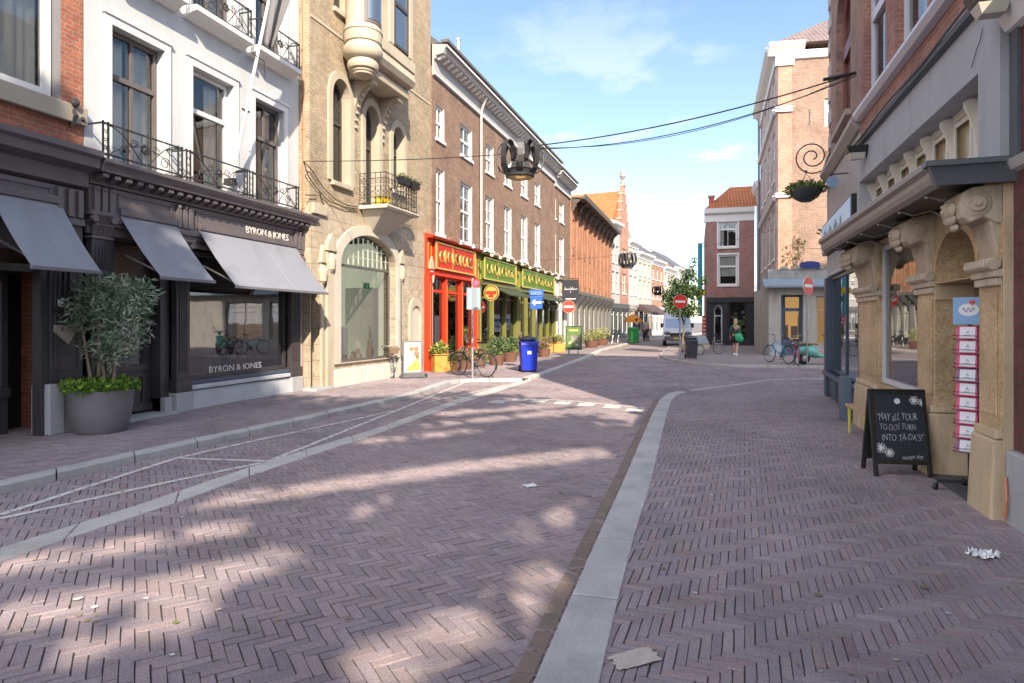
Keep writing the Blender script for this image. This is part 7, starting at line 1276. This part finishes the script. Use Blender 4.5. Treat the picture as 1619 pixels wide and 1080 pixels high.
def bicycle(px, py, label, paint, heading, s=1.0, basket=False, z=PZ, lean=.06, name='bicycle'):
    o = thing(name, label, 'bicycle', gp(px, py, z), heading); o.scale = (s,)*3; o.rotation_euler = (lean, 0, heading); r = .345
    wheelmesh(o, -.54, r, CHROME); wheelmesh(o, .54, r, CHROME)
    BB = Vector((-.08, 0, .29)); st = Vector((-.24, 0, .78)); hd = Vector((.33, 0, .80)); hb = Vector((.37, 0, .62)); ra = Vector((-.54, 0, r)); fa_ = Vector((.54, 0, r))
    m = MB(); m.tube([BB, st], .018, 7); m.tube([BB, hb], .02, 7); m.tube([Vector((-.19, 0, .62)), Vector((.31, 0, .86))], .017, 7); m.tube([hb, Vector((.29, 0, .95))], .02, 7)
    for y in (-.045, .045): m.tube([BB+Vector((0, y*.6, 0)), ra+Vector((0, y, 0))], .010, 5); m.tube([Vector((-.2, y*.5, .66)), ra+Vector((0, y, 0))], .009, 5); m.tube([hb+Vector((0, y*.7, 0)), Vector((.44, y, .56)), fa_+Vector((0, y, 0))], .012, 5)
    m.build('frame', paint, o, smooth=True)
    for x in (-.54, .54):
        m = MB(); m.M = Matrix.Translation((x, 0, r)); a0, a1 = (R(20), R(200)) if x < 0 else (R(10), R(150)); A = np.linspace(a0, a1, 12); vs = []
        for a in A: vs += [((r+.02)*math.cos(a), -.025, (r+.02)*math.sin(a)), ((r+.028)*math.cos(a), 0, (r+.028)*math.sin(a)), ((r+.02)*math.cos(a), .025, (r+.02)*math.sin(a))]
        m.add(vs, [(3*i+j, 3*i+j+1, 3*i+4+j, 3*i+3+j) for i in range(11) for j in range(2)]); m.build('mudguard', paint, o)
    m = MB(); m.tube([st, Vector((-.275, 0, .93))], .013, 6); m.build('seat_post', CHROME, o); m = MB(); m.hull([(-.42, -.09, .94), (-.42, .09, .94), (-.2, .05, .94), (-.12, .015, .94), (-.12, -.015, .94), (-.2, -.05, .94)], [(-.43, -.1, .995), (-.43, .1, .995), (-.2, .055, .985), (-.12, .018, .975), (-.12, -.018, .975), (-.2, -.055, .985)]); m.build('saddle', SADDLE, o, bevel=.01)
    m = MB(); m.tube([Vector((.29, 0, .94)), Vector((.27, 0, 1.06)), Vector((.32, 0, 1.08))], .012, 6); m.tube([(.06, -.28, 1.07), (.22, -.25, 1.10), (.32, -.1, 1.09), (.32, .1, 1.09), (.22, .25, 1.10), (.06, .28, 1.07)], .011, 6); m.build('handlebar', CHROME, o, smooth=True)
    for y in (-.28, .28): m = MB(); m.tube([(.04, y, 1.065), (.15, y*.97, 1.085)], .017, 6); m.build('grip', SADDLE, o)
    m = MB(); m.M = Matrix.Translation(BB) @ Matrix.Rotation(PI/2, 4, 'X'); m.lathe([(.001, .04), (.09, .04), (.09, .046), (.001, .046)], n=20); m.M = None
    m.tube([BB+Vector((0, -.07, 0)), BB+Vector((.1, -.07, -.13))], .009, 5); m.tube([BB+Vector((0, .07, 0)), BB+Vector((-.1, .07, .13))], .009, 5); m.box(-.03, .09, -.15, -.07, .14, .165); m.box(-.23, -.12, .07, .15, .405, .43); m.build('crankset', DGREY, o)
    m = MB(); m.box(-.78, -.34, -.06, .06, .735, .75); m.tube([(-.7, -.05, .735), (-.54, -.05, r)], .006, 4); m.tube([(-.7, .05, .735), (-.54, .05, r)], .006, 4); m.build('rear_rack', SADDLE, o)
    m = MB(); m.lathe([(.001, -.04), (.04, -.03), (.05, .04), (.001, .05)], n=12); h = m.build('headlight', CHROME, o, loc=(.42, 0, .80)); h.rotation_euler.y = PI/2
    m = MB(); m.tube([(-.42, .06, .3), (-.40, .2, .012)], .009, 5); m.build('kickstand', DGREY, o)
    if basket:
        m = MB(); m.hull([(.40, -.14, .84), (.62, -.14, .84), (.62, .14, .84), (.40, .14, .84)], [(.36, -.2, 1.06), (.7, -.2, 1.06), (.7, .2, 1.06), (.36, .2, 1.06)]); b = m.build('basket', pmat('wicker', (.20, .14, .09), .8, .35, 20, .5), o)
    return o
bicycle(746, 595, 'black city bicycle parked askew at the sign pole before the red shopfront', pmat('bike_black', (.03, .03, .033), .35, .15, 4, .02), TH+R(142), 1.0, lean=.08)
bicycle(612, 596, 'small grey bicycle with wicker front basket against the tan stone plinth', pmat('bike_grey', (.13, .13, .14), .4, .15, 4, .02), TH+R(-62), .80, True, lean=-.06)
bicycle(1231, 574, 'light blue city bicycle outside the corner shop door', pmat('bike_blue', (.08, .30, .50), .35, .1, 4, .02), TH+R(106), .97, lean=.07)
bicycle(1259, 577, 'dark red bicycle seen from behind between the blue one and the mint scooter', pmat('bike_red', (.26, .03, .06), .4, .15, 4, .02), TH+R(73), .95, lean=-.05)
bicycle(972, 545, 'black bicycle leaning at the end of the grey arcade', pmat('bike_black', (.03, .03, .033)), TH+R(60), 1.0); bicycle(1050, 531, 'dark bicycle far down the left pavement beyond the walkers', pmat('bike_black', (.03, .03, .033)), TH+R(70), 1.0)
MINT = pmat('mint_paint', (.17, .50, .42), .25, .05, 3, 0)
o = thing('scooter', 'mint green motor scooter parked beside the corner shop door', 'scooter', gp(1294, 576, PZ), TH+R(8)); o.rotation_euler.x = .05
for x in (-.58, .62):
    r = .235; m = MB(); m.M = Matrix.Translation((x, 0, r)) @ Matrix.Rotation(PI/2, 4, 'X'); m.lathe([(.12, -.045), (.2, -.05), (.235, -.02), (.235, .02), (.2, .05), (.12, .045)], n=24); w = m.build('wheel', RUB, o, smooth=True)
    m = MB(); m.M = Matrix.Translation((x, 0, r)) @ Matrix.Rotation(PI/2, 4, 'X'); m.lathe([(.001, -.04), (.05, -.045), (.125, -.03), (.13, 0), (.125, .03), (.05, .045), (.001, .04)], n=20); m.build('rim', CHROME, w, smooth=True)
def loft(m, secs, n=14, tint=None):
    vs = []
    for (x, z, wy, hz) in secs: vs += [(x, wy*math.cos(2*PI*j/n), z+hz*math.sin(2*PI*j/n)) for j in range(n)]
    m.add(vs, [(i*n+j, i*n+(j+1) % n, (i+1)*n+(j+1) % n, (i+1)*n+j) for i in range(len(secs)-1) for j in range(n)]+[tuple(range(n)), tuple(range((len(secs)-1)*n, len(secs)*n))])
m = MB(); loft(m, [(-.92, .48, .03, .04), (-.85, .50, .14, .12), (-.6, .52, .20, .20), (-.35, .50, .20, .22), (-.15, .42, .17, .2), (-.08, .32, .15, .08), (.3, .27, .16, .04), (.36, .29, .15, .03)]); b = m.build('body', MINT, o, smooth=True)
m = MB(); m.hull([(.30, -.2, .26), (.36, -.2, .26), (.36, .2, .26), (.30, .2, .26)], [(.48, -.19, .86), (.54, -.15, .86), (.54, .15, .86), (.48, .19, .86)]); m.build('leg_shield', MINT, o, bevel=.03)
m = MB(); loft(m, [(.38, .50, .05, .03), (.5, .52, .09, .06), (.68, .50, .09, .06), (.84, .42, .06, .05), (.88, .36, .02, .02)]); m.build('front_mudguard', MINT, o, smooth=True)
m = MB(); m.tube([(.62, .06, .235), (.54, .05, .6), (.44, 0, .98)], .03, 7); m.build('fork', CHROME, o)
m = MB(); loft(m, [(.34, 1.0, .05, .05), (.44, 1.02, .09, .08), (.56, 1.02, .07, .07), (.58, 1.02, .02, .02)]); m.build('headset', MINT, o, smooth=True); m = MB(); m.ball((.57, 0, 1.02), (.03, .06, .06), 10); m.build('headlight', WHITES, o)
m = MB(); m.tube([(.32, -.33, 1.04), (.42, -.1, 1.05), (.42, .1, 1.05), (.32, .33, 1.04)], .016, 6); m.build('handlebar', SADDLE, o)
m = MB(); loft(m, [(-.8, .76, .1, .03), (-.7, .78, .15, .05), (-.4, .76, .15, .05), (-.15, .76, .13, .05), (-.08, .72, .08, .03)]); m.build('seat', pmat('tan_seat', (.28, .17, .10), .5, .1, 5, .05), o, smooth=True)
for y in (-.3, .3): m = MB(); m.tube([(.38, y*.6, 1.05), (.36, y, 1.24)], .007, 5); m.ball((.36, y, 1.27), (.015, .06, .045), 8); m.build('mirror', CHROME, o)
m = MB(); m.box(-.95, -.92, -.08, .08, .42, .54); m.build('number_plate', pmat('plate_blue', (.1, .2, .5), .4, .05, 4, 0), o); m = MB(); m.ball((-.90, 0, .62), (.04, .06, .04), 8); m.build('tail_light', REDS, o)
# cargo bike
o = thing('cargo_bike', 'grey covered cargo bike with pale wooden box on the far corner', 'cargo bike', gp(1113, 560, PZ), TH+R(200)); m = MB()
m.hull([(0, -.36, .26), (.95, -.3, .26), (.95, .3, .26), (0, .36, .26)], [(-.05, -.4, .48), (1.05, -.36, .48), (1.05, .36, .48), (-.05, .4, .48)]); m.build('box', pmat('pale_ply', (.50, .43, .33), .6, .1, 3, .1), o, bevel=.01)
m = MB(); m.hull([(-.06, -.41, .485), (1.06, -.37, .485), (1.06, .37, .485), (-.06, .41, .485)], [(.1, -.25, .92), (.75, -.22, .80), (.75, .22, .80), (.1, .25, .92)]); m.build('cover', pmat('grey_tarp', (.24, .25, .28), .55, .25, 4, .5), o, bevel=.06)
wheelmesh(o, -.85, .34, CHROME); wheelmesh(o, .55, .25, CHROME, y=-.42); wheelmesh(o, .55, .25, CHROME, y=.42)
m = MB(); m.tube([(-.85, 0, .34), (-.45, 0, .3), (0, 0, .3)], .02, 6); m.tube([(-.45, 0, .3), (-.6, 0, .9)], .018, 6); m.tube([(0, 0, .35), (-.15, 0, 1.02)], .018, 6); m.build('frame', DGREY, o); m = MB(); m.hull([(-.74, -.08, .9), (-.5, -.03, .9), (-.5, .03, .9), (-.74, .08, .9)], [(-.75, -.09, .95), (-.5, -.03, .95), (-.5, .03, .95), (-.75, .09, .95)]); m.build('saddle', SADDLE, o); m = MB(); m.tube([(-.3, -.3, 1.04), (-.15, -.1, 1.03), (-.15, .1, 1.03), (-.3, .3, 1.04)], .014, 6); m.build('handlebar', SADDLE, o)
# van
vg = gp(1071, 547.5); o = thing('delivery_van', 'white delivery van facing the camera behind the no entry sign', 'van', (vg.x, vg.y, 0), -PI/2+R(3)); VANW = pmat('van_white', (.58, .60, .64), .3, .04, 2, 0)
Wd = .93; side = [(.0, .42), (.02, .72), (.12, .98), (.55, 1.12), (1.22, 1.86), (1.75, 2.12), (2.2, 2.2), (5.1, 2.2), (5.25, 2.0), (5.25, .42)]
m = MB(); n = len(side); vs = []
for y, k in ((-Wd, 0), (-Wd*.93, 1), (Wd*.93, 1), (Wd, 0)):
    for (x, z) in side: vs.append((-(x if k or x > 4 else x+.06), y*(1 if z < 1.2 else 1-.10*(z-1.2)), z if k or z < 1 else z-.06))
m.add(vs, [(r_*n+i, r_*n+(i+1) % n, (r_+1)*n+(i+1) % n, (r_+1)*n+i) for r_ in range(3) for i in range(n)]+[tuple(range(n)), tuple(range(3*n, 4*n))]); m.build('body', VANW, o, bevel=.05)
VG = glassmat('van_glass', refl=.25, dark=(.03, .10, .2)); m = MB(); m.hull([(-.66, -.78, 1.17), (-.66, .78, 1.17), (-.70, .78, 1.17), (-.70, -.78, 1.17)], [(-1.22, -.74, 1.80), (-1.22, .74, 1.80), (-1.30, .74, 1.80), (-1.30, -.74, 1.80)]); m.build('windscreen', VG, o).location = (.055, 0, .03)
for s in (-1, 1):
    m = MB(); m.hull([(-.85, s*.935, 1.22), (-1.9, s*.935, 1.22), (-1.9, s*.92, 1.22), (-.85, s*.92, 1.22)], [(-1.4, s*.90, 1.85), (-1.9, s*.90, 1.85), (-1.9, s*.87, 1.85), (-1.4, s*.87, 1.85)]); m.build('side_window', VG, o)
    m = MB(); m.ball((-.03, s*.66, .86), (.07, .2, .13), 12); m.build('headlight', pmat('van_lamp', (.10, .11, .13), .15, .1, 4, 0), o, smooth=True)
    m = MB(); m.box(-.95, -.80, s*1.0-.09, s*1.0+.09, 1.22, 1.52); m.build('mirror', BLACK, o, bevel=.03)
    for x in (-.85, -4.2):
        m = MB(); m.M = Matrix.Translation((x, s*.82, .34)) @ Matrix.Rotation(PI/2, 4, 'X'); m.lathe([(.001, -.1), (.22, -.11), (.31, -.11), (.34, -.07), (.34, .07), (.31, .11), (.22, .11), (.001, .1)], n=24); w = m.build('wheel', RUB, o, smooth=True); m = MB(); m.M = Matrix.Translation((x, s*.83, .34)) @ Matrix.Rotation(PI/2, 4, 'X'); m.lathe([(.001, -.113), (.2, -.115), (.2, .115), (.001, .113)], n=18); m.build('rim', GALV, w)
m = MB(); m.box(-.06, .05, -.5, .5, .70, .88); 
for k in range(4): m.box(.05, .06, -.48, .48, .72+k*.04, .735+k*.04)
m.build('grille', BLACK, o); m = MB(); m.hull([(-.3, -.93, .36), (.08, -.84, .36), (.08, .84, .36), (-.3, .93, .36)], [(-.3, -.93, .66), (.07, -.84, .66), (.07, .84, .66), (-.3, .93, .66)]); m.build('bumper', pmat('bumper_grey', (.09, .09, .1), .6, .1, 4, .05), o, bevel=.04)
m = MB(); m.box(.085, .095, -.26, .26, .46, .57); m.build('number_plate', pmat('plate_yellow', (.6, .45, .03), .4, .05, 4, 0), o)
m = MB(); m.tube([(-.6, -.6, 1.14), (-.72, .1, 1.26)], .012, 4); m.tube([(-.6, .1, 1.14), (-.72, .7, 1.26)], .012, 4); m.build('wiper', BLACK, o)

# ------------------------------------------------------------ people
def skinned(name, V, E_, root, mat, parent, sub=2):
    """limbs grown as one continuous surface round a jointed line"""
    ks = list(V); me = bpy.data.meshes.new(name); me.from_pydata([V[k][0] for k in ks], [(ks.index(a), ks.index(b)) for a, b in E_], [])
    o = bpy.data.objects.new(name, me); COL.objects.link(o); s = o.modifiers.new('skin', 'SKIN'); s.use_smooth_shade = True
    for k, sv in zip(ks, me.skin_vertices[0].data): r = V[k][1]; sv.radius = r if isinstance(r, tuple) else (r, r); sv.use_root = (k == root)
    u = o.modifiers.new('smooth', 'SUBSURF'); u.levels = sub; u.render_levels = sub; bpy.context.view_layer.update()
    dg = bpy.context.evaluated_depsgraph_get(); m2 = bpy.data.meshes.new_from_object(o.evaluated_get(dg)); m2.name = name; o.modifiers.clear(); o.data = m2; m2.materials.clear(); m2.materials.append(mat); o.parent = parent
    m2.polygons.foreach_set('use_smooth', [True]*len(m2.polygons)); return o
SKIN = pmat('skin', (.46, .27, .19), .5, .06, 6, .03)
def person(loc, rz, h, label, top, bottom, hair, stride=.2, longhair=False, shorts=True, shoes=WHITES):
    k = h/1.70; o = thing('person', label, 'person', loc, rz); o.scale = (k,)*3; s = stride
    J = {'pel': ((0, 0, .93), (.13, .10)), 'wai': ((.01, 0, 1.08), (.12, .09)), 'che': ((.0, 0, 1.28), (.15, .10)), 'nek': ((0, 0, 1.43), .055), 'hd0': ((.01, 0, 1.50), .055), 'hd1': ((.015, 0, 1.60), (.085, .095)), 'hd2': ((.01, 0, 1.665), .06)}
    E_ = [('pel', 'wai'), ('wai', 'che'), ('che', 'nek'), ('nek', 'hd0'), ('hd0', 'hd1'), ('hd1', 'hd2')]
    for n_, y, q in (('l', 1, s), ('r', -1, -s)):
        J.update({n_+'hip': ((0, y*.09, .88), .085), n_+'kne': ((q*.55+.03, y*.095, .49), .058), n_+'cal': ((q*.75-.02, y*.095, .33), .052), n_+'ank': ((q*1.0-.04 if q < 0 else q*1.0, y*.09, .085), .036), n_+'toe': ((q*1.0+.14 if q > 0 else q*1.0+.08, y*.10, .035), .03),
                  n_+'sho': ((0, y*.17, 1.37), .055), n_+'elb': ((-q*.35-.03, y*.225, 1.10), .04), n_+'wri': ((-q*.5+.05, y*.23, .87), .028), n_+'hnd': ((-q*.5+.07, y*.23, .80), (.022, .04))})
        E_ += [('pel', n_+'hip'), (n_+'hip', n_+'kne'), (n_+'kne', n_+'cal'), (n_+'cal', n_+'ank'), (n_+'ank', n_+'toe'), ('che', n_+'sho'), (n_+'sho', n_+'elb'), (n_+'elb', n_+'wri'), (n_+'wri', n_+'hnd')]
    b = skinned('body', J, E_, 'pel', SKIN, o)
    bm = bmesh.new(); bm.from_mesh(b.data); ex = MB()
    for n_, y, q in (('l', 1, s), ('r', -1, -s)):
        w = Vector(J[n_+'hnd'][0])
        for f in range(4): x0 = (f-1.5)*.018; L = (.07, .082, .078, .06)[f]; ex.tube([w+Vector((x0, 0, -.0)), w+Vector((x0+.004, -y*.005, -L*.5)), w+Vector((x0+.002, -y*.018, -L))], [.009, .0085, .006], 6)
        ex.tube([w+Vector((.02, -y*.0, .035)), w+Vector((.045, -y*.015, .0)), w+Vector((.05, -y*.02, -.03))], [.011, .009, .007], 6)
    ex.ball((.10, 0, 1.59), (.018, .014, .02), 8)
    for y in (-1, 1): ex.ball((.0, y*.085, 1.585), (.02, .01, .03), 8)
    em = bpy.data.meshes.new('extra'); em.from_pydata(ex.v, [], ex.f); bm.from_mesh(em); bm.to_mesh(b.data); bm.free(); b.data.polygons.foreach_set('use_smooth', [True]*len(b.data.polygons))
    for y in (-1, 1): e = MB(); e.ball((.083, y*.033, 1.61), .011, 8); e.build('eye', pmat('eye_dark', (.03, .02, .02), .2, .1, 9, 0), o)
    e = MB(); e.tube([(.09, -.022, 1.548), (.097, 0, 1.545), (.09, .022, 1.548)], .006, 5); e.build('mouth', pmat('lip', (.36, .12, .10), .5, .1, 9, 0), o)
    T = {'p': ((0, 0, .96), (.15, .125)), 'w': ((.01, 0, 1.08), (.135, .105)), 'c': ((0, 0, 1.28), (.165, .118)), 'n': ((0, 0, 1.41), .07)}; TE = [('p', 'w'), ('w', 'c'), ('c', 'n')]
    for n_, y, q in (('l', 1, s), ('r', -1, -s)): T.update({n_+'s': ((0, y*.175, 1.37), .072), n_+'e': ((-q*.35-.03, y*.225, 1.11), .055), n_+'u': ((-q*.45+.02, y*.23, .95), .042)}); TE += [('c', n_+'s'), (n_+'s', n_+'e'), (n_+'e', n_+'u')]
    skinned('shirt', T, TE, 'p', top, o)
    Lg = {'p': ((0, 0, .98), (.14, .115)), 'q': ((0, 0, .88), (.15, .12))}; LE = [('p', 'q')]
    for n_, y, q in (('l', 1, s), ('r', -1, -s)):
        Lg.update({n_+'h': ((q*.1, y*.09, .80), .098), n_+'k': ((q*.45+.02, y*.095, .56 if shorts else .49), .085 if shorts else .07)}); LE += [('q', n_+'h'), (n_+'h', n_+'k')]
        if not shorts: Lg.update({n_+'c': ((q*.8-.02, y*.095, .28), .062), n_+'a': ((q*1.0-.03, y*.09, .11), .055)}); LE += [(n_+'k', n_+'c'), (n_+'c', n_+'a')]
    skinned('shorts' if shorts else 'trousers', Lg, LE, 'p', bottom, o)
    for n_, y, q in (('l', 1, s), ('r', -1, -s)):
        a, t = Vector(J[n_+'ank'][0]), Vector(J[n_+'toe'][0]); m = MB(); loft_ = [(a.x-.06, .055, .035, .05), (a.x, .07, .045, .065), ((a.x+t.x)/2+.02, .055, .047, .048), (t.x+.02, .042, .042, .036), (t.x+.07, .035, .02, .02)]; m.M = Matrix.Translation((0, y*.095, 0)); loft(m, loft_, 12); m.build('shoe', shoes, o, smooth=True)
    m = MB(); m.ball((-.018, 0, 1.625), (.10, .092, .105), 14)
    if longhair: m.ball((-.06, 0, 1.52), (.06, .085, .14), 12)
    m.build('hair', hair, o, smooth=True); return o
BLOND = pmat('blond_hair', (.42, .30, .15), .5, .2, 30, .2); DKH = pmat('dark_hair', (.05, .035, .025), .5, .2, 30, .2); NAVYC = pmat('navy_cloth', (.03, .04, .065), .85, .15, 8, .2); GREENC = pmat('dark_green_cloth2', (.035, .05, .045), .85, .15, 8, .2)
pb = gp(1163, 562, PZ); person(pb, TH+PI/2-R(30), 1.66, 'walker in dark top and shorts with white shoes and a green shoulder bag', GREENC, pmat('black_cloth', (.02, .02, .022), .85, .2, 8, .2), BLOND, .2, True)
bg_ = thing('shoulder_bag', 'bright green shoulder bag hanging at the hip of the blond walker', 'bag', pb+Vector((CT*.12-.02, ST*.12-.16, 0)), TH)
m = MB(); m.ball((.02, -.06, .84), (.19, .09, .19), 14); m.ball((.05, -.06, .76), (.2, .09, .14), 14); m.build('pouch', pmat('green_bag', (.015, .30, .11), .6, .12, 6, .2), bg_, smooth=True)
m = MB(); m.tube([(.1, -.06, .95), (0, -.10, 1.2), (-.15, -.04, 1.40), (-.20, .06, 1.42)], .017, 6); m.build('strap', pmat('green_bag', (.015, .30, .11)), bg_)
person(gp(1006, 541.5, PZ), TH+PI/2, 1.78, 'man in dark jacket and trousers walking away by the green bin', NAVYC, NAVYC, DKH, .18, shorts=False, shoes=BLACK); person(gp(1013, 540, PZ)+Vector((.3, 2.2, 0)), TH-PI/2+.2, 1.72, 'walker in a beige top under the orange parasol', pmat('beige_cloth', (.42, .34, .25), .85, .1, 8, .2), NAVYC, DKH, .15, shorts=False, shoes=BLACK)
person(gp(1020, 538.2, PZ), TH+PI/2, 1.70, 'walker in a grey top further along the far left pavement', pmat('grey_cloth', (.22, .22, .24), .85, .1, 8, .2), pmat('black_cloth', (.02, .02, .022)), DKH, .2, shorts=False, shoes=BLACK)

# ------------------------------------------------------------ trees
BARK = pmat('tree_bark', (.13, .10, .075), .9, .3, 6, .6)
def tree(name, label, loc, h, r0, limbs, blobs, n, size, cols, cat='tree', aspect=.55, shell=.3, seed=1, keep=None):
    o = thing(name, label, cat, loc, 0); g = np.random.default_rng(seed); m = MB(); P = [Vector((g.normal(0, .05)*i, g.normal(0, .05)*i, h*i/5)) for i in range(6)]; m.tube(P, [r0*(1-.13*i) for i in range(6)], 9)
    for (t, b) in limbs:
        a = P[min(5, int(t*5))]; b = Vector(b); c = a.lerp(b, .5)+Vector((0, 0, .12*(b-a).length)); m.tube([a, c, b], [r0*.45, r0*.3, r0*.08], 6)
        for k in range(3): d = c.lerp(b, .3*k)+Vector(tuple(g.normal(0, .28*(b-a).length, 3))); m.tube([c.lerp(b, .25*k), d], [r0*.16, r0*.04], 5)
    m.build('trunk', BARK, o, smooth=True); m = MB(); leafcloud(m, blobs, n, size, cols, g, .2, shell, aspect, keep); m.build('crown', LEAF, o, recalc=False); return o
GRN = [(.075, .14, .03), (.055, .11, .03), (.10, .17, .04), (.05, .09, .035), (.13, .19, .05)]
tb = gp(1079, 566, PZ); tl = [(.6, (-.7, 0, 2.9)), (.6, (.6, .2, 3.1)), (.8, (-.4, -.3, 3.9)), (1, (.5, .1, 4.5)), (.5, (.3, -.7, 2.8)), (.8, (.2, .8, 3.6)), (1, (.9, 0, 4.75))]
tree('street_tree', 'young street tree behind the no entry sign by the white van', (tb.x-.1, tb.y+5, PZ), 3.4, .07, tl, [((-.65, 0, 2.8), (.45, .5, .45)), ((.6, .1, 3.0), (.5, .5, .45)), ((0, 0, 3.2), (.65, .6, .55)), ((-.35, 0, 2.3), (.6, .5, .4)), ((.35, 0, 3.9), (.4, .4, .4)), ((.55, 0, 4.5), (.2, .2, .35)), ((.95, 0, 3.6), (.25, .3, .25)), ((-.5, 0, 3.6), (.25, .25, .3)), ((.4, -.3, 2.2), (.55, .4, .4)), ((.0, -.2, 2.0), (.6, .4, .3))], 4200, .13, [(.05, .10, .03), (.04, .08, .025), (.08, .13, .035), (.035, .065, .03), (.11, .16, .05)])
sb_ = Vector((4.9, 22.0, 0)); tree('side_tree', 'slender leafy tree in the side street, half hidden by the blue corner shop', sb_, 4.6, .07, [(.5, (-.7, 0, 3.4)), (.7, (-.8, .1, 4.4)), (.9, (.6, 0, 5.2)), (.6, (.9, .2, 3.8)), (.4, (-.6, 0, 2.4))], [((-.6, 0, 3.4), (.45, .4, .3)), ((-.75, 0, 4.4), (.4, .4, .3)), ((-.5, 0, 2.5), (.4, .4, .25)), ((.3, 0, 5), (.6, .5, .5)), ((.7, 0, 3.9), (.6, .5, .5)), ((0, 0, 4.2), (.5, .5, .5))], 620, .17, [(.16, .22, .05), (.11, .17, .04), (.22, .24, .06)])
# ------------------------------------------------------------ the square behind the camera: tree crowns shaped to throw streaked shade on the road
GAPS = []                                                            # openings cut in the crowns to lay light streaks on the road
for P, w_ in (([(-60, 908), (200, 863), (390, 828)], 20), ([(300, 797), (540, 766), (745, 737), (960, 714)], 15), ([(-20, 978), (170, 950), (333, 915), (470, 872)], 34), ([(0, 1062), (200, 993), (330, 960)], 36),
               ([(500, 1090), (740, 993), (830, 945), (905, 893)], 56), ([(800, 855), (957, 795), (985, 775)], 24), ([(540, 812), (673, 782)], 12), ([(640, 676), (850, 655), (930, 648)], 5), ([(690, 655), (900, 640)], 4), ([(560, 700), (760, 680)], 6), ([(750, 622), (1000, 602)], 6)):
    for a, b in zip(P, P[1:]): GAPS.append([tuple(gp(*q).xy) for q in ((a[0], a[1]-w_*.5), (b[0], b[1]-w_*.5), (b[0], b[1]+w_*.5), (a[0], a[1]+w_*.5))])
GAPS.append([tuple(gp(*q).xy) for q in ((515, 628), (560, 604), (700, 588), (930, 560), (960, 575), (760, 600), (640, 630))])
def big_crown(blobs, n, size, cols, g, base):
    """leaves of a large crown, left out wherever they would close one of the openings"""
    c = np.array([b[0] for b in blobs]); r = np.array([b[1] for b in blobs]); w = r.prod(1); k = g.choice(len(c), n, p=w/w.sum())
    d = g.normal(size=(n, 3)); d /= np.linalg.norm(d, axis=1)[:, None]; p = c[k]+d*r[k]*(g.random((n, 1))**.5)
    a = g.normal(size=(n, 3)); a /= np.linalg.norm(a, axis=1)[:, None]; u = np.cross(a, g.normal(size=(n, 3))); u /= np.linalg.norm(u, axis=1)[:, None]
    s = size*(.6+.8*g.random((n, 1))); V = np.stack([p, p+a*s*.5+u*s*.38, p+a*s, p+a*s*.5-u*s*.38], 1)
    W = V+np.array([base.x, base.y, 0]); hx = SUN_DIR.x/math.tan(SUN_EL); hy = SUN_DIR.y/math.tan(SUN_EL); keep = np.ones(n, bool)
    for j in range(4):
        q = np.stack([W[:, j, 0]-hx*W[:, j, 2], W[:, j, 1]-hy*W[:, j, 2]], 1)
        for gp_ in GAPS: keep &= ~inside(q, gp_)
    keep |= g.random(n) < .003; V = V[keep]; n = len(V); m = MB(); m.v = [tuple(x) for x in V.reshape(-1, 3)]; m.f = [(4*i, 4*i+1, 4*i+2, 4*i+3) for i in range(n)]; m.m = [0]*n
    cc = np.array(cols)[g.integers(0, len(cols), n)]*(.65+.7*g.random((n, 1))); m.tint = [tuple(x) for x in cc]; return m
def bigtree(label, x, y, h, r, seed, n=15000, low=.36, nb=26):
    g = np.random.default_rng(seed); bl = []
    for k in range(nb):
        a = g.random()*6.28; q = r*math.sqrt(g.random())*.9; z = h*(low+(.94-low)*g.random()); e = r*(.28+.15*g.random())*(1.15-.5*abs(z/h-.65)); bl.append(((q*math.cos(a), q*math.sin(a), z), (e, e, e*.62)))
    lm = [(.55+.1*g.random(), b[0]) for b in bl[:4]]
    o = tree('plane_tree', label, (x, y, 0), h*.72, .2, lm, bl[:1], 1, .1, GRN, seed=seed); bpy.data.objects.remove([c for c in o.children if c.name.startswith('crown')][0])
    big_crown(bl, n, .30, GRN, g, Vector((x, y, 0))).build('crown', LEAF, o, recalc=False)
bigtree('plane tree on the square behind the viewpoint, nearest the dark brick house', 4.2, -4.6, 11.0, 4.3, 21); bigtree('plane tree in the middle of the square behind the viewpoint', -.8, -6.2, 11.0, 4.1, 22)
bigtree('tall plane tree behind the first one on the square', 6.8, -9.5, 14.0, 4.6, 23); bigtree('tallest plane tree, deep in the square behind the viewpoint', 1.2, -9.0, 16.4, 5.0, 24, 24000, .5, 34)
S = Fac('shade_block', 'unseen tall brick block added behind the portal house to shade the corner shop', (11.0, 15.4), (11.0, 6.0))  # added out of view to shade the foot of the corner house
m = MB(); m.box(0, S.L, 0, 8.5, 0, 15.2); m.build('wall', SIDEB, S.root); m = MB(); m.add([(-.2, -.2, 15.21), (S.L+.2, -.2, 15.21), (S.L+.2, 8.7, 15.21), (-.2, 8.7, 15.21), (-.2, 4.2, 16.4), (S.L+.2, 4.2, 16.4)], [(0, 1, 5, 4), (2, 3, 4, 5), (0, 4, 3), (1, 2, 5), (0, 3, 2, 1)]); m.build('roof', TILEB, S.root)
